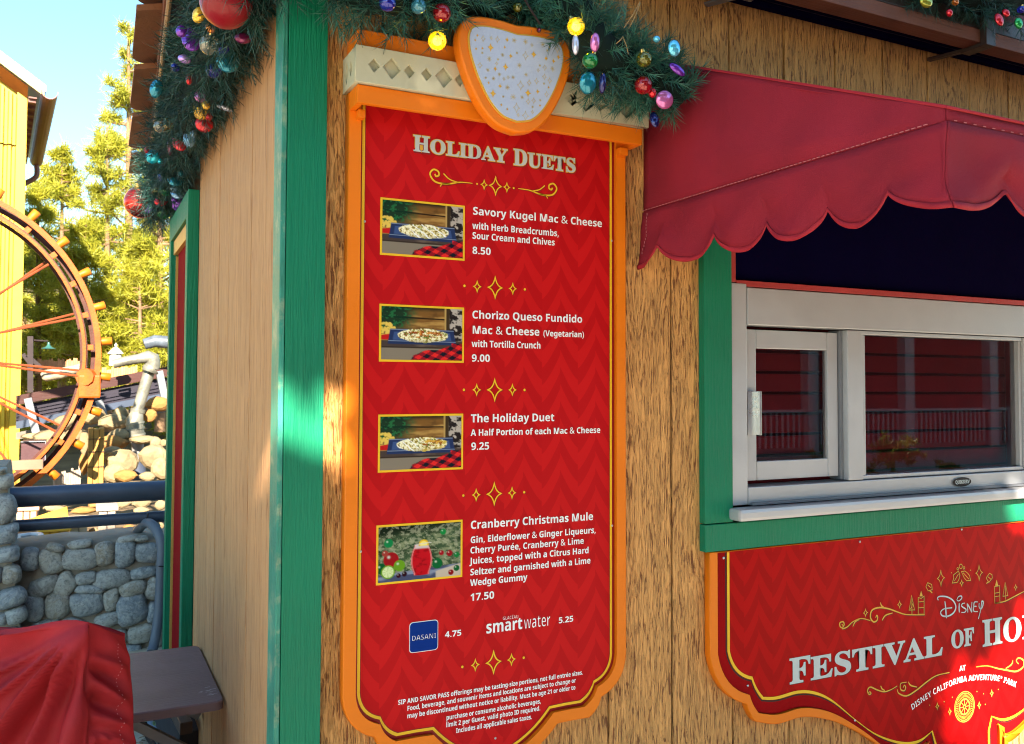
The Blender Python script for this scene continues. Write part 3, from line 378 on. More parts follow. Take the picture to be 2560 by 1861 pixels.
def wood(name, light, dark, gx, gz, axis='X', strength=.9, fine=1.0, rough=.7, knots=True):
    """rough sawn board; the grain runs along Z; axis = the direction across the board"""
    if name in MATS: return MATS[name]
    m, t, b = nt(name)
    sc = (gx, gx, gz)
    v = coords(t, sc)
    warp = noi(t, coords(t, (gx*.16, gx*.16, gz*.45)), 1.0, 2, .5)
    # cathedral grain: stepped contours of a stretched field, torn by fine jags
    fld = noi(t, coords(t, (gx*.055, gx*.055, gz*.075)), 1.0, 2, .5, .3)
    jag = noi(t, coords(t, (gx*.9, gx*.9, gz*2.2)), 1.0, 3, .6)
    fj = math_(t, 'ADD', fld, math_(t, 'MULTIPLY', jag, .045))
    band = math_(t, 'FRACT', math_(t, 'MULTIPLY', fj, 24.0))
    line = ramp(t, band, [(0.0, 0.0), (.22, .25), (.42, 1.0), (.9, .8), (1.0, 0.0)])
    fibre = noi(t, v, 1.0, 5, .6, 1.2)
    pit = ramp(t, fibre, [(.38, 0.0), (.52, 1.0)])
    sel = ramp(t, warp, [(.36, .15), (.52, 1.0)])
    hgt = math_(t, 'ADD', math_(t, 'MULTIPLY', math_(t, 'MULTIPLY', line, sel), .6),
                math_(t, 'ADD', math_(t, 'MULTIPLY', pit, .55*fine), math_(t, 'MULTIPLY', math_(t, 'SUBTRACT', 1.0, sel), .45)))
    tone = noi(t, coords(t, (gx*.05, gx*.05, gz*.3)), 1.0, 3)
    oi = t.nodes.new('ShaderNodeObjectInfo')
    cl = mixc(t, math_(t, 'MULTIPLY', tone, .8), light, tuple(c*.55 for c in light))
    cl = mixc(t, math_(t, 'MULTIPLY', oi.outputs['Random'], .45), cl, tuple(c*.6 for c in light))
    c = mixc(t, ramp(t, hgt, [(.34, 1.0), (.66, 0.0)]), cl, dark)
    t.links.new(c, b.inputs['Base Color']); b.inputs['Roughness'].default_value = rough
    bump(t, b, hgt, strength, .006)
    MATS[name] = m; return m
def panel_mat(name, a, bcol, w, per, amp, xoff=0.0, zoff=0.0, rough=.32):
    m, t, b = nt(name); tc = t.nodes.new('ShaderNodeTexCoord'); sp = t.nodes.new('ShaderNodeSeparateXYZ'); t.links.new(tc.outputs['Object'], sp.inputs[0])
    x = math_(t, 'DIVIDE', math_(t, 'SUBTRACT', sp.outputs[0], xoff), w); z = math_(t, 'SUBTRACT', sp.outputs[2], zoff)
    tri = math_(t, 'PINGPONG', x, 1.0)
    cur = math_(t, 'MULTIPLY', math_(t, 'POWER', tri, 1.35), amp)
    par = math_(t, 'FLOOR', math_(t, 'MODULO', math_(t, 'ADD', x, 400.0), 2.0))
    cur2 = math_(t, 'ADD', cur, math_(t, 'MULTIPLY', par, per*.16))
    s = math_(t, 'FRACT', math_(t, 'DIVIDE', math_(t, 'SUBTRACT', z, cur2), per))
    f = ramp(t, s, [(0.0, 0.0), (.49, 0.0), (.505, 1.0), (.985, 1.0), (1.0, 0.0)])
    f = math_(t, 'ADD', math_(t, 'MULTIPLY', f, .85), math_(t, 'MULTIPLY', par, .12))
    v = coords(t, (1, 1, 1)); g = noi(t, v, 2.2, 3)
    c = mixc(t, f, a, bcol); c = mixc(t, math_(t, 'MULTIPLY', g, .25), c, tuple(q*.7 for q in a))
    t.links.new(c, b.inputs['Base Color']); b.inputs['Roughness'].default_value = .45; b.inputs['Specular IOR Level'].default_value = .08
    bump(t, b, noi(t, v, 240, 2), .05, .002); return m
def foliage(name, a, bcol, rough=.6, trans=0.0):
    m, t, b = nt(name); tc = t.nodes.new('ShaderNodeTexCoord'); n = noi(t, tc.outputs['Object'], 3.1, 4, .7)
    n2 = noi(t, tc.outputs['Object'], 17.0, 2, .6)
    f = ramp(t, math_(t, 'ADD', math_(t, 'MULTIPLY', n, .6), math_(t, 'MULTIPLY', n2, .4)), [(.38, 0.0), (.62, 1.0)])
    cc = mixc(t, f, a, bcol); t.links.new(cc, b.inputs['Base Color']); b.inputs['Roughness'].default_value = rough
    if trans > 0:
        tl = t.nodes.new('ShaderNodeBsdfTranslucent'); t.links.new(cc, tl.inputs['Color']); mx = t.nodes.new('ShaderNodeMixShader'); mx.inputs[0].default_value = trans
        t.links.new(b.outputs[0], mx.inputs[1]); t.links.new(tl.outputs[0], mx.inputs[2]); t.links.new(mx.outputs[0], t.nodes['Material Output'].inputs[0])
    return m

M_front = wood('rough_sawn_board', (.92, .45, .14), (.24, .080, .020), 175, 15, strength=1.0)
M_side = wood('smooth_side_board', (.74, .38, .165), (.36, .15, .055), 210, 5, strength=.5, fine=1.0)
M_seam = paint('dark_backing', (.05, .022, .01), .8)
M_green = paint('green_paint', (.002, .185, .095), .5, .10, 3, .55, grain=(110, 110, 7))
M_orange = paint('orange_paint', (.80, .19, .006), .42, .06, 3, .12, grain=(4, 60, 60))
M_cream = paint('cream_paint', (.54, .51, .37), .5, .05, 4, .08)
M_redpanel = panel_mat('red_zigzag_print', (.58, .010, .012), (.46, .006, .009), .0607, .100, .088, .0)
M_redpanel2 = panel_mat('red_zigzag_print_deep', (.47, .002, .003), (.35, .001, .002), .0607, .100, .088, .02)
M_white = paint('white_print', (.84, .84, .86), .4, .02)
M_yellow = paint('yellow_print', (.85, .50, .02), .4, .05)
M_gold = paint('gold_print', (.72, .40, .05), .4, .06)
M_maroon = paint('maroon_print', (.28, .012, .010), .45, .05)
M_black = paint('black_print', (.02, .012, .012), .5, .05)
M_silver = paint('silver_print', (.52, .58, .60), .35, .05)
M_alum = paint('satin_aluminium', (.50, .51, .55), .38, .05, 5, .06, 120, metal=.35)
M_alumd = paint('dark_aluminium', (.20, .21, .24), .4, .05, metal=.3)
M_steel = paint('brushed_steel', (.55, .55, .56), .28, .1, 5, .1, 80, metal=.9)
M_awn = paint('red_awning_cloth', (.26, .013, .030), .82, .16, 3.5, .25, 300)
M_awn_edge = paint('red_binding_tape', (.36, .018, .032), .7, .08, 8, .2, 300)
M_brown = paint('brown_stained_timber', (.20, .075, .050), .6, .2, 5, .5, grain=(4, 90, 90))
M_bronze = paint('bronze_flashing', (.085, .060, .055), .35, .15, 3, .1, metal=.5)
M_darkred = paint('dark_red_siding', (.17, .020, .022), .5, .15, 4, .3, grain=(3, 60, 60))
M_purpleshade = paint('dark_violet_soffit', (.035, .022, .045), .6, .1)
M_navy = paint('navy_shade_cloth', (.002, .001, .020), .9, .1, spec=.02)
M_red_door = paint('red_door_paint', (.24, .007, .010), .8, .05, 3, .1, spec=.04)

# ------------------------------------------------------------------ the kiosk
kiosk = empty('kiosk', (.485, 0, 0), 0, 'timber sided food kiosk with green trim and a serving window under a red awning', 'kiosk')
KX = .485
def kid(o):  # keep world place although the kiosk empty has a location
    o.parent = kiosk; o.matrix_parent_inverse = Matrix.Translation((-KX, 0, 0)); return o
WT = 3.0
kid(MB().box(KX+.020, 1.90, .014, .10, 0, WT).box(4.09, 6.2, .014, .10, 0, WT).box(1.90, 4.09, .014, .10, 0, 1.19).box(1.90, 4.09, .014, .10, 2.59, WT).box(KX+.016, KX+.09, .10, 2.9, 0, WT).box(KX+.016, 6.2, 2.9, 2.98, 0, WT).box(6.12, 6.2, .1, 2.9, 0, WT).obj('wall', M_seam))
# boards of the front
edges = [.57, .73, .97, 1.21, 1.455] + [1.69+.241*i for i in range(19)]
rnd = random.Random(3)
for i in range(len(edges)-1):
    a, b = edges[i]+.0035, edges[i+1]-.0035
    zz = [(0, WT)]
    if a > 1.90 and b < 4.1: zz = [(0, 1.13), (2.59, WT)]
    for z0, z1 in zz:
        kid(MB().box(a, b, rnd.uniform(-.0012, .0012), .014, z0, z1, .002).obj('plank', M_front))
ye = [.03, .33, .56, .79, 1.015, 1.245, 1.47, 1.69, 1.87]
for i in range(len(ye)-1):
    kid(MB().box(KX+rnd.uniform(-.001, .001), KX+.016, ye[i]+.003, ye[i+1]-.003, 0, WT, .002).obj('plank', M_side))
kid(MB().box(KX, KX+.016, 2.76, 2.9, 0, WT, .0015).obj('plank', M_side))
# corner boards
kid(MB().box(.4685, .570, -.030, -.0015, 0, WT, .003).obj('corner_board', M_green))
kid(MB().box(.4535, .4670, -.029, .062, 0, WT, .003).obj('corner_board', paint('worn_green_paint', (.04, .26, .19), .35, .3, 5, .6, grain=(120, 120, 8), dirt=.75, dirtcol=(.50, .47, .30))))  # side face: lighter green, mottled with pale beige
kid(MB().box(.455, .4835, 2.86, 2.96, 0, WT, .003).obj('corner_board', M_green))
# side door with its green casing
dr = kid(MB().box(.470, .4855, 1.99, 2.30, .0, 2.36, .002).box(.470, .4855, 2.304, 2.62, .0, 2.36, .002).obj('door', M_red_door))
cs = MB()
cs.box(.435, .484, 1.872, 1.95, 0, 2.53, .003).box(.435, .484, 2.67, 2.75, 0, 2.53, .003).box(.435, .484, 1.952, 2.668, 2.41, 2.53, .003)
kid(cs.obj('door_casing', M_green))
kid(MB().box(.462, .484, 1.952, 1.960, 0, 2.33, .001).box(.462, .484, 2.660, 2.668, 0, 2.33, .001).box(.450, .484, 1.952, 2.668, 2.335, 2.408, .002).obj('door_stop', paint('ochre_paint', (.60, .33, .08), .4, .1)))  # lintel stop's ochre holds a painted sunlit yellow reflection; jamb strips share it

# roof over the side: soffit, fascia and big rounded roof tiles
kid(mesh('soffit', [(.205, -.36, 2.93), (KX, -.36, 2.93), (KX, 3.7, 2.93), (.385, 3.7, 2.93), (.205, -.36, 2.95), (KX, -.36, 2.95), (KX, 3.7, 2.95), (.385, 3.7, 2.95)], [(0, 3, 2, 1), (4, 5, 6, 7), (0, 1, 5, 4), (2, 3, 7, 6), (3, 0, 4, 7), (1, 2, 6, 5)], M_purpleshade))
kid(MB().beam((.185, -.36, 2.95), (.375, 3.7, 2.95), .012, .07, .002).obj('fascia', M_brown))
kid(MB().tube([(.197, -.36, 2.912), (.380, 3.7, 2.912)], .009, 8).obj('drip_edge', paint('tan_metal_trim', (.40, .25, .15), .4, .1)))
tileM = paint('brown_roof_tile', (.27, .115, .06), .55, .2, 8, .3, grain=(60, 60, 60))
for k, (y0, L) in enumerate(((-.42, .50), (-.10, .56), (.36, .68), (.94, .70), (1.54, .78), (2.22, .84), (3.0, .72))):
    pts = []
    for t in range(0, 11):
        a = math.pi/2*t/10; pts.append((y0+L-.16+.16*math.sin(a), .0+.085*(1-math.cos(a))))
    ol = [(y0, 0)]+[(y, x) for y, x in pts]+[(y0+L, .30), (y0, .30)]
    v = []; f = []; n = len(ol)
    for lay in (0, 1):
        for (y, x) in ol:
            xe = .105+.043*(y0+.25)+x+.02*(y-y0)/L; v.append((xe, y, 2.925+.05*(y-y0)/L+.25*x+.022*lay))
    f.append(tuple(range(n))[::-1]); f.append(tuple(range(n, 2*n)))
    for i in range(n): f.append((i, (i+1) % n, n+(i+1) % n, n+i))
    kid(mesh('roof_tile', v, f, tileM))
kid(MB().box(.46, 6.5, -.36, 3.1, 3.40, 3.46).obj('roof', M_bronze))
kid(MB().beam((.33, -.40, 3.06), (.44, 3.1, 3.06), .26, .03).obj('roof_slope', tileM))

# eave over the front
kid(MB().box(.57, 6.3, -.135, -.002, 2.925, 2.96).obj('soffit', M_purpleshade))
kid(MB().box(.50, 6.3, -.062, -.040, 2.902, 2.923, .002).box(.50, 6.3, -.11, -.095, 2.905, 2.923, .002).obj('track', M_navy))
kid(MB().box(.46, 6.4, -.205, -.137, 2.889, 2.938, .003).obj('fascia', M_brown))
kid(MB().box(.46, 6.4, -.190, -.140, 2.941, 3.003, .002).obj('flashing', M_bronze))
kid(MB().box(.45, 6.4, -.202, -.192, 2.941, 2.946, .001).obj('drip_edge', M_bronze))
for i in range(13):
    x = .47+.46*i
    kid(MB().box(x+.003, x+.457, -.183, -.160, 3.005, 3.40, .002).obj('board', M_darkred))
kid(MB().box(2.905, 2.955, -.232, -.207, 2.872, 3.14, .002).box(2.905, 2.955, -.205, -.130, 2.873, 2.887, .002).beam((2.90, -.003, 2.893), (2.93, -.205, 2.880), .022, .012, .001).obj('hanger', M_bronze))
br = kid(MB().box(1.835, 1.945, -.128, -.086, 2.893, 2.901, .001).beam((1.83, -.003, 2.895), (1.90, -.12, 2.897), .03, .006).obj('track_bracket', M_alumd))
kid(MB().sphere((1.905, -.107, 2.890), .010, 10, 6, (1, 1, .5)).obj('bolt', M_steel, None, True))

# ------------------------------------------------------------------ serving window (part of the kiosk)
GZ0, GZ1, GX0, GX1 = 1.123, 2.60, 1.797, 4.20
trim = MB()
trim.box(GX0, 1.911, -.030, -.0015, 1.212, GZ1, .003).box(GX0, GX1, -.031, -.0015, GZ0, 1.209, .003).box(4.08, GX1, -.030, -.0015, 1.212, GZ1, .003).box(1.914, 4.077, -.030, -.0015, 2.57, GZ1, .003)
kid(trim.obj('window_trim', M_green))
sw = kid(MB().box(1.914, 1.978, -.024, .06, 1.262, 1.985, .003).box(1.981, 4.075, -.026, .06, 1.850, 1.973, .003)
         .box(1.981, 4.075, -.024, .06, 1.262, 1.318, .003).box(2.437, 2.509, -.022, .06, 1.321, 1.847, .003)
         .box(3.415, 3.49, -.020, .06, 1.321, 1.847, .003).obj('serving_window', M_alum))
def sub(o, p=sw): o.parent = p; o.matrix_parent_inverse = p.matrix_world.inverted() if False else Matrix(); return o
sub(MB().box(2.512, 3.412, -.012, .03, 1.321, 1.334, .002).box(2.512, 3.412, -.014, .03, 1.834, 1.847, .002).box(2.512, 2.538, -.008, .03, 1.335, 1.833, .002).box(3.40, 3.413, -.008, .03, 1.335, 1.833, .002).obj('glazing_bead', M_alum))
sh = sub(MB().box(1.996, 2.046, .008, .034, 1.335, 1.838, .003).box(2.372, 2.420, .008, .034, 1.335, 1.838, .003)
         .box(2.048, 2.370, .008, .034, 1.335, 1.398, .003).box(2.048, 2.370, .008, .034, 1.775, 1.838, .003).obj('sash', M_alum))
sub(MB().box(2.422, 2.436, .0, .05, 1.322, 1.846, .001).obj('reveal', M_alumd))
sub(MB().box(1.996, 2.040, -.006, .003, 1.487, 1.632, .001).box(2.032, 2.040, -.024, .003, 1.487, 1.632, .001).obj('handle', M_steel))
sub(MB().box(1.892, 4.11, -.085, -.027, 1.219, 1.259, .012).obj('ledge', M_alum))
sub(MB().box(1.981, 4.07, -.045, -.0265, 1.262, 1.270, .001).obj('ledge_flashing', M_alumd))
gm, gt, gb = nt('window_glass')
for n_ in list(gt.nodes): gt.nodes.remove(n_)
o_ = gt.nodes.new('ShaderNodeOutputMaterial'); mx = gt.nodes.new('ShaderNodeMixShader'); tr = gt.nodes.new('ShaderNodeBsdfTransparent'); gl = gt.nodes.new('ShaderNodeBsdfGlossy')
gl.inputs['Roughness'].default_value = .012; gl.inputs['Color'].default_value = (.9, .9, .95, 1); tr.inputs['Color'].default_value = (.97, .95, .95, 1)
fr = gt.nodes.new('ShaderNodeFresnel'); fr.inputs['IOR'].default_value = 1.8
gt.links.new(fr.outputs[0], mx.inputs[0]); gt.links.new(tr.outputs[0], mx.inputs[1]); gt.links.new(gl.outputs[0], mx.inputs[2]); gt.links.new(mx.outputs[0], o_.inputs[0])
sub(mesh('pane', [(2.047, .020, 1.399), (2.371, .020, 1.399), (2.371, .020, 1.774), (2.047, .020, 1.774)], [(0, 1, 2, 3)], gm))
sub(mesh('pane', [(2.539, .010, 1.335), (3.399, .010, 1.335), (3.399, .010, 1.833), (2.539, .010, 1.833)], [(0, 1, 2, 3)], gm))
# inside: red slatted shutter, dark room
rm = MB().box(1.92, 4.07, .42, .44, 1.0, 2.1).box(1.92, 4.07, .10, .42, 1.18, 1.20).box(1.92, 4.07, .10, .42, 1.99, 2.01)
sub(rm.obj('room_lining', paint('dark_room', (.03, .01, .012), .8)))
slM = paint('red_slat', (.22, .010, .018), .5, .15)
for k in range(9):
    z = 1.27+.072*k
    sub(MB().box(1.99, 4.05, .075, .089, z, z+.062, .004).obj('slat', slM))
sub(MB().box(1.914, 1.935, -.022, .02, 1.988, 2.567, .002).box(1.938, 4.075, -.022, .02, 1.976, 1.996, .002).obj('red_strip', paint('red_strip_paint', (.42, .05, .05), .4)))
sub(MB().box(1.937, 4.075, -.004, .02, 1.998, 2.568).obj('shade_panel', M_navy))
bd = sub(mesh('badge', [(3.021+.052*math.cos(a*math.pi/12), -.0285, 1.291+.0175*math.sin(a*math.pi/12)) for a in range(24)], [tuple(range(24))], M_black))
text('QUIKSERV', 3.021-.040, 3.021+.040, 1.285, .013, -.0297, M_silver, bd, 'sans', .0004)

# ------------------------------------------------------------------ awning
AX = 1.585; AF = -1.037; AS = 2.190; AT = 2.216; ATW = 2.672
awn = empty('awning', (AX, 0, 2.19), 0, 'red cloth awning with a scalloped edge over the serving window', 'awning')
def ak(o): o.parent = awn; o.matrix_parent_inverse = Matrix.Translation((-AX, 0, -2.19)); return o
AR = 4.45
# cloth: left side, right side, sloping front: gridded so it can sag a little
def cloth(name, fn, nu, nv, mat, th=0.0):
    v = [fn(i/nu, j/nv) for j in range(nv+1) for i in range(nu+1)]
    f = [(j*(nu+1)+i, j*(nu+1)+i+1, (j+1)*(nu+1)+i+1, (j+1)*(nu+1)+i) for j in range(nv) for i in range(nu)]
    o = mesh(name, v, f, mat, None, True)
    if th:
        md = o.modifiers.new('s', 'SOLIDIFY'); md.thickness = th; md.offset = 0
    return o
def side(x):
    def fn(u, t):
        y = -.003+(AF+.003)*u; top = ATW+(AT-ATW)*u; z = AS+(top-AS)*t
        b = .022*mn.noise(Vector((y*2.2, z*2.5, x)))+.007*mn.noise(Vector((y*9+z*5, z*9, x))); return (x+b*min(1, 4*t)*min(1, 6*u+.1), y, z)
    return fn
ak(cloth('side_cloth', side(AX), 36, 16, M_awn, .003)); ak(cloth('side_cloth', side(AR), 24, 10, M_awn, .003))
def frontc(u, t):
    x = AX+(AR-AX)*u; y = AF*(1-t)-.003*t; z = AT+(ATW-AT)*t-.012*math.sin(math.pi*t); return (x, y, z)
ak(cloth('top_cloth', frontc, 40, 14, M_awn, .003))
def frontband(u, t): return (AX+(AR-AX)*u, AF-.002+.004*mn.noise(Vector((u*9, t, 4))), AS+(AT-AS)*t)
ak(cloth('front_band', frontband, 50, 2, M_awn, .003))
# valance: scallops; along the side then along the front
hp_side = [.02, -.107, -.323, -.516, -.718, -.901]     # high points between scallops (y)
per = .203
s_pts = [0.0-.09]+[-.107-.003]+[]
def scal_depth(s):  # s = distance along the edge from the wall round the corner
    knots = [-.10, .107, .323, .516, .718, .901, 1.235, 1.44, 1.645]
    while knots[-1] < 6: knots.append(knots[-1]+.205)
    for a, b in zip(knots[:-1], knots[1:]):
        if a <= s <= b:
            t = (s-a)/(b-a); return .118+.062*(math.sin(math.pi*t)**.62)
    return .12
def val_pt(s, t, extra=0.0):
    d = scal_depth(s)+extra; z = AS-.002-d*t
    fold = (.030*mn.noise(Vector((s*3.2, t*.6, 2)))+.016*mn.noise(Vector((s*8+t*2, t*1.5, 9)))+.006*mn.noise(Vector((s*22+t*6, t*5, 4))))*min(1, t*1.4)
    if s < 1.034: x, y = AX-.004+fold, -.001-s
    elif s < 1.036+AR-AX: x, y = AX-.004+(s-1.036), AF-.006+fold
    else: x, y = AR+.004+fold, AF+(s-1.036-(AR-AX))
    return (x, y, z)
def valance(name, s0, s1, mat, n, m, t0=0.0, t1=1.0, push=0.0):
    v = []; f = []
    for j in range(m+1):
        for i in range(n+1):
            s = s0+(s1-s0)*i/n; t = t0+(t1-t0)*j/m; p = val_pt(s, t); v.append((p[0]-push*(s < 1.034), p[1]-push*(s >= 1.034), p[2]))
    for j in range(m):
        for i in range(n): f.append((j*(n+1)+i, j*(n+1)+i+1, (j+1)*(n+1)+i+1, (j+1)*(n+1)+i))
    o = mesh(name, v, f, mat, None, True); md = o.modifiers.new('s', 'SOLIDIFY'); md.thickness = .0025; md.offset = 0; return ak(o)
valance('valance', 0, 1.034, M_awn, 150, 8, 0, .955); valance('valance', 1.037, 1.036+AR-AX, M_awn, 300, 8, 0, .955)
valance('valance_binding', 0, 1.034, M_awn_edge, 150, 2, .925, 1.0, .0025); valance('valance_binding', 1.037, 1.036+AR-AX, M_awn_edge, 300, 2, .925, 1.0, .0025)
thr = paint('pale_thread', (.50, .16, .18), .8)
st = MB()
for k in range(70):
    y = -.01-1.0*k/70; st.box(AX-.0085, AX-.006, y-.0045, y+.0045, AS+.002, AS+.0035)
for k in range(12):
    z = AS-.012-.011*k; p = val_pt(.03, (AS-z)/.15); st.box(p[0]-.004, p[0]-.0025, -.0315, -.0300, z-.004, z+.003)
for k in range(60):
    x = AX+.02+.03*k; st.box(x-.004, x+.004, AF-.0075, AF-.006, AS+.001, AS+.0025)
so_ = ak(st.obj('seam_stitching', thr)); so_['kind'] = 'stuff'
ak(MB().tube([(AX-.004, -.003, ATW+.002), (AX-.004, AF-.004, AT+.002), (AR, AF-.004, AT+.002)], .0035, 6).obj('piping', M_awn_edge))
fr_ = MB()
for q in ((AX+.012, AX+.034), (AR-.034, AR-.012)):
    fr_.box(q[0], q[1], AF+.01, -.01, AS-.012, AS+.010)
fr_.box(AX+.036, AR-.036, AF+.01, AF+.032, AS-.012, AS+.010)
ak(fr_.obj('awning_frame', M_alumd))

# ------------------------------------------------------------------ menu sign
menu = empty('menu_sign', (1.061, -.03, .6), 0, 'tall red menu board in an orange frame, listing three dishes and a drink', 'sign')
def mk(o): o.parent = menu; o.matrix_parent_inverse = Matrix.Translation((-1.061, .03, -.6)); return o
MC = 1.061
def sym(half, top, cx=MC):
    """half outline (u,z) from upper side down to the bottom middle -> closed loop"""
    h = [(half[0][0], top)]+half
    return [(cx-u, z) for u, z in h] + [(cx+u, z) for u, z in reversed(h) if u > 1e-6]
def arc(a, b, bulge, n=6):
    a = np.array(a); b = np.array(b); m = (a+b)/2; d = b-a; nn = np.array([d[1], -d[0]]); c = m+nn*bulge
    return [tuple((1-t)**2*a+2*t*(1-t)*c+t*t*b) for t in [k/n for k in range(n)]]
def menu_half(o):   # o = outward offset from the yellow line
    A = (.390+o, .850); B = (.330+o*.35, .775-o*.95); C = (.306+o*.75, .742-o*.9); D = (.283+o*.5, .7245-o); E2 = (.180+o*.42, .7235-o*.97); G = (0, .618-o)
    return arc(A, B, -.34, 8)+arc(B, D, -.22, 6)+arc(D, E2, 0.02, 2)+arc(E2, G, -.17, 10)+[G]
TOPZ = 2.41
out_l = sym(menu_half(.042), TOPZ); in_l = sym(menu_half(.0105), TOPZ)
mk(plate('frame', [out_l, in_l], -.034, .034, M_orange, None, .003))
mk(plate('red_panel', [sym(menu_half(.012), TOPZ-.01)], -.018, .004, M_redpanel, None))
def outline_ring(name, o0, o1, y, mat, top=TOPZ-.01):
    a = sym(menu_half(o0), top); b = sym(menu_half(o1), top); n = len(a); v = [(p[0], y, p[1]) for p in a+b]
    f = [(i, i+1, n+i+1, n+i) for i in range(n-1)]
    return mk(mesh(name, v, f, mat))
outline_ring('maroon_line', .0105, .003, -.0190, M_maroon); outline_ring('yellow_line', .003, -.0045, -.0196, M_yellow)
outline_ring('shadow_line', -.0045, -.0065, -.0190, M_maroon)
YP = -.0200
def mt(s, a, b, cap, font='sans', bold=.00015, mat=None, y=YP, name='lettering', caps=None):
    p = W(a[0], a[1], YP); q = W(b[0], b[1], YP); z = (p[2]+q[2])/2
    c = cap*depth(p)/F
    return mk(text(s, p[0], q[0], z, c, y, mat or M_white, None, font, bold, name, caps=caps))
c1 = lambda x, y: (840+.38815*x, 320+.38815*y)
c2 = lambda x, y: (840+.3351*x, 940+.3351*y)
c3 = lambda x, y: (840+.3351*x, 1400+.3351*y)
c4 = lambda x, y: (820+.4233*x, .4233*y)
for s, a, b, c in [('Savory Kugel Mac & Cheese', c1(880, 558), c1(1715, 640), 19.5), ('with Herb Breadcrumbs,', c1(877, 650), c1(1437, 700), 16.5),
                   ('Sour Cream and Chives', c1(877, 712), c1(1410, 760), 16.5), ('8.50', c1(877, 812), c1(998, 818), 18),
                   ('Chorizo Queso Fundido', c1(875, 1228), c1(1588, 1255), 19.5), ('Mac & Cheese', c1(875, 1325), c1(1312, 1339), 19.5),
                   ('(Vegetarian)', c1(1335, 1340), c1(1598, 1351), 14.5), ('with Tortilla Crunch', c1(873, 1410), c1(1320, 1423), 16.5), ('9.00', c1(873, 1505), c1(993, 1507), 18),
                   ('The Holiday Duet', c2(1005, 345), c2(1630, 340), 20), ('A Half Portion of each Mac & Cheese', c2(1005, 443), c2(1973, 430), 15.8), ('9.25', c2(1007, 553), c2(1145, 550), 18.5),
                   ('Cranberry Christmas Mule', c2(1002, 1138), c2(1920, 1080), 20), ('Gin, Elderflower & Ginger Liqueurs,', c2(1002, 1238), c2(1940, 1182), 16),
                   ('Cherry Purée, Cranberry & Lime', c2(1000, 1318), c2(1850, 1260), 16), ('Juices, topped with a Citrus Hard', c2(1000, 1398), c2(1888, 1330), 16),
                   ('Seltzer and garnished with a Lime', c2(1000, 1478), c2(1900, 1410), 16), ('Wedge Gummy', c2(1000, 1562), c2(1427, 1530), 16), ('17.50', c3(1000, 305), c3(1182, 290), 18),
                   ('4.75', c3(812, 577), c3(937, 567), 14.5), ('5.25', c3(1660, 472), c3(1772, 462), 14.5)]:
    mt(s, a, b, c)
for s, a, b in [('SIP AND SAVOR PASS offerings may be tasting-size portions, not full entrée sizes.', (462, 1075), (1843, 862)), ('Food, beverage, and souvenir items and locations are subject to change or', (530, 1118), (1790, 922)),
                ('may be discontinued without notice or liability. Must be age 21 or older to', (530, 1175), (1787, 974)), ('purchase or consume alcoholic beverages,', (822, 1192), (1530, 1074)),
                ('limit 2 per Guest, valid photo ID required.', (820, 1245), (1525, 1127)), ('Includes all applicable sales taxes.', (895, 1288), (1463, 1192))]:
    mt(s, c3(*a), c3(*b), 11.6, bold=.0001)
# title with gold edge and dark drop
def title(s, a, b, cap, caps, off=.0):
    for mat, y, bo, sh_ in ((M_maroon, -.0194, .0022, .0035), (M_gold, -.0200, .0028, 0), (M_silver, -.0206, .0010, 0)):
        p = W(*a, YP); q = W(*b, YP); z = (p[2]+q[2])/2
        mk(text(s, p[0]+sh_, q[0]+sh_, z-sh_, cap*depth(p)/F, y, mat, None, 'serif', bo, 'title_lettering', caps=caps))
title('HOLIDAY', c1(497, 150), c1(1100, 222), 35, [1.14, 1, 1, 1, 1, 1, 1]); title('DUETS', c1(1142, 240), c1(1545, 285), 35, [1.14, 1, 1, 1, 1])
# dividers
def divider(cx, cz, sc=1.0, name='star_divider', y=-.0200, mk_=None, wid=.0036):
    for mat, dy, dx in ((M_maroon, y+.0006, .002), (M_yellow, y, 0)):
        S = Strokes()
        S.line(star((cx+dx, cz-dx), .0215*sc, .031*sc), wid, True)
        for sx in (-1, 1):
            S.line(star((cx+dx+sx*.056*sc, cz-dx), .0105*sc, .0155*sc), wid*.85, True); S.disc((cx+dx+sx*.095*sc, cz-dx), .0036*sc)
        (mk_ or mk)(S.obj(name, dy, mat, None))['kind'] = 'stuff'
for q in (c1(1038, 1030), c2(1197, 105), c2(1192, 880), c3(1190, 762)):
    p = W(*q, YP); divider(MC, p[2])
p = W(*c1(1048, 377), YP); cz = p[2]
for mat, dy, dx in ((M_maroon, -.0194, .002), (M_yellow, -.0200, 0)):
    S = Strokes(); S.line(star((MC+dx, cz-dx), .0185, .026), .0034, True)
    for sx in (-1, 1):
        S.line(star((MC+dx+sx*.036, cz-dx), .009, .013), .003, True); S.disc((MC+dx+sx*.058, cz-dx), .003)
        a = MC+dx
        m1 = smoothpath([(a+sx*.072, cz-dx), (a+sx*.11, cz-.001-dx), (a+sx*.15, cz-.010-dx), (a+sx*.185, cz-.007-dx), (a+sx*.200, cz+.012-dx), (a+sx*.190, cz+.026-dx), (a+sx*.176, cz+.022-dx), (a+sx*.174, cz+.012-dx), (a+sx*.182, cz+.008-dx), (a+sx*.186, cz+.014-dx)], 6)
        S.line(m1, [.0018+.003*min(i/12, 1) for i in range(len(m1))])
        m2 = smoothpath([(a+sx*.118, cz-.002-dx), (a+sx*.142, cz+.004-dx), (a+sx*.160, cz+.018-dx)], 5); S.line(m2, .0032)
        m3 = smoothpath([(a+sx*.140, cz-.009-dx), (a+sx*.162, cz-.011-dx), (a+sx*.170, cz-.019-dx)], 5); S.line(m3, .0028)
    mk(S.obj('flourish', dy, mat, None))['kind'] = 'stuff'
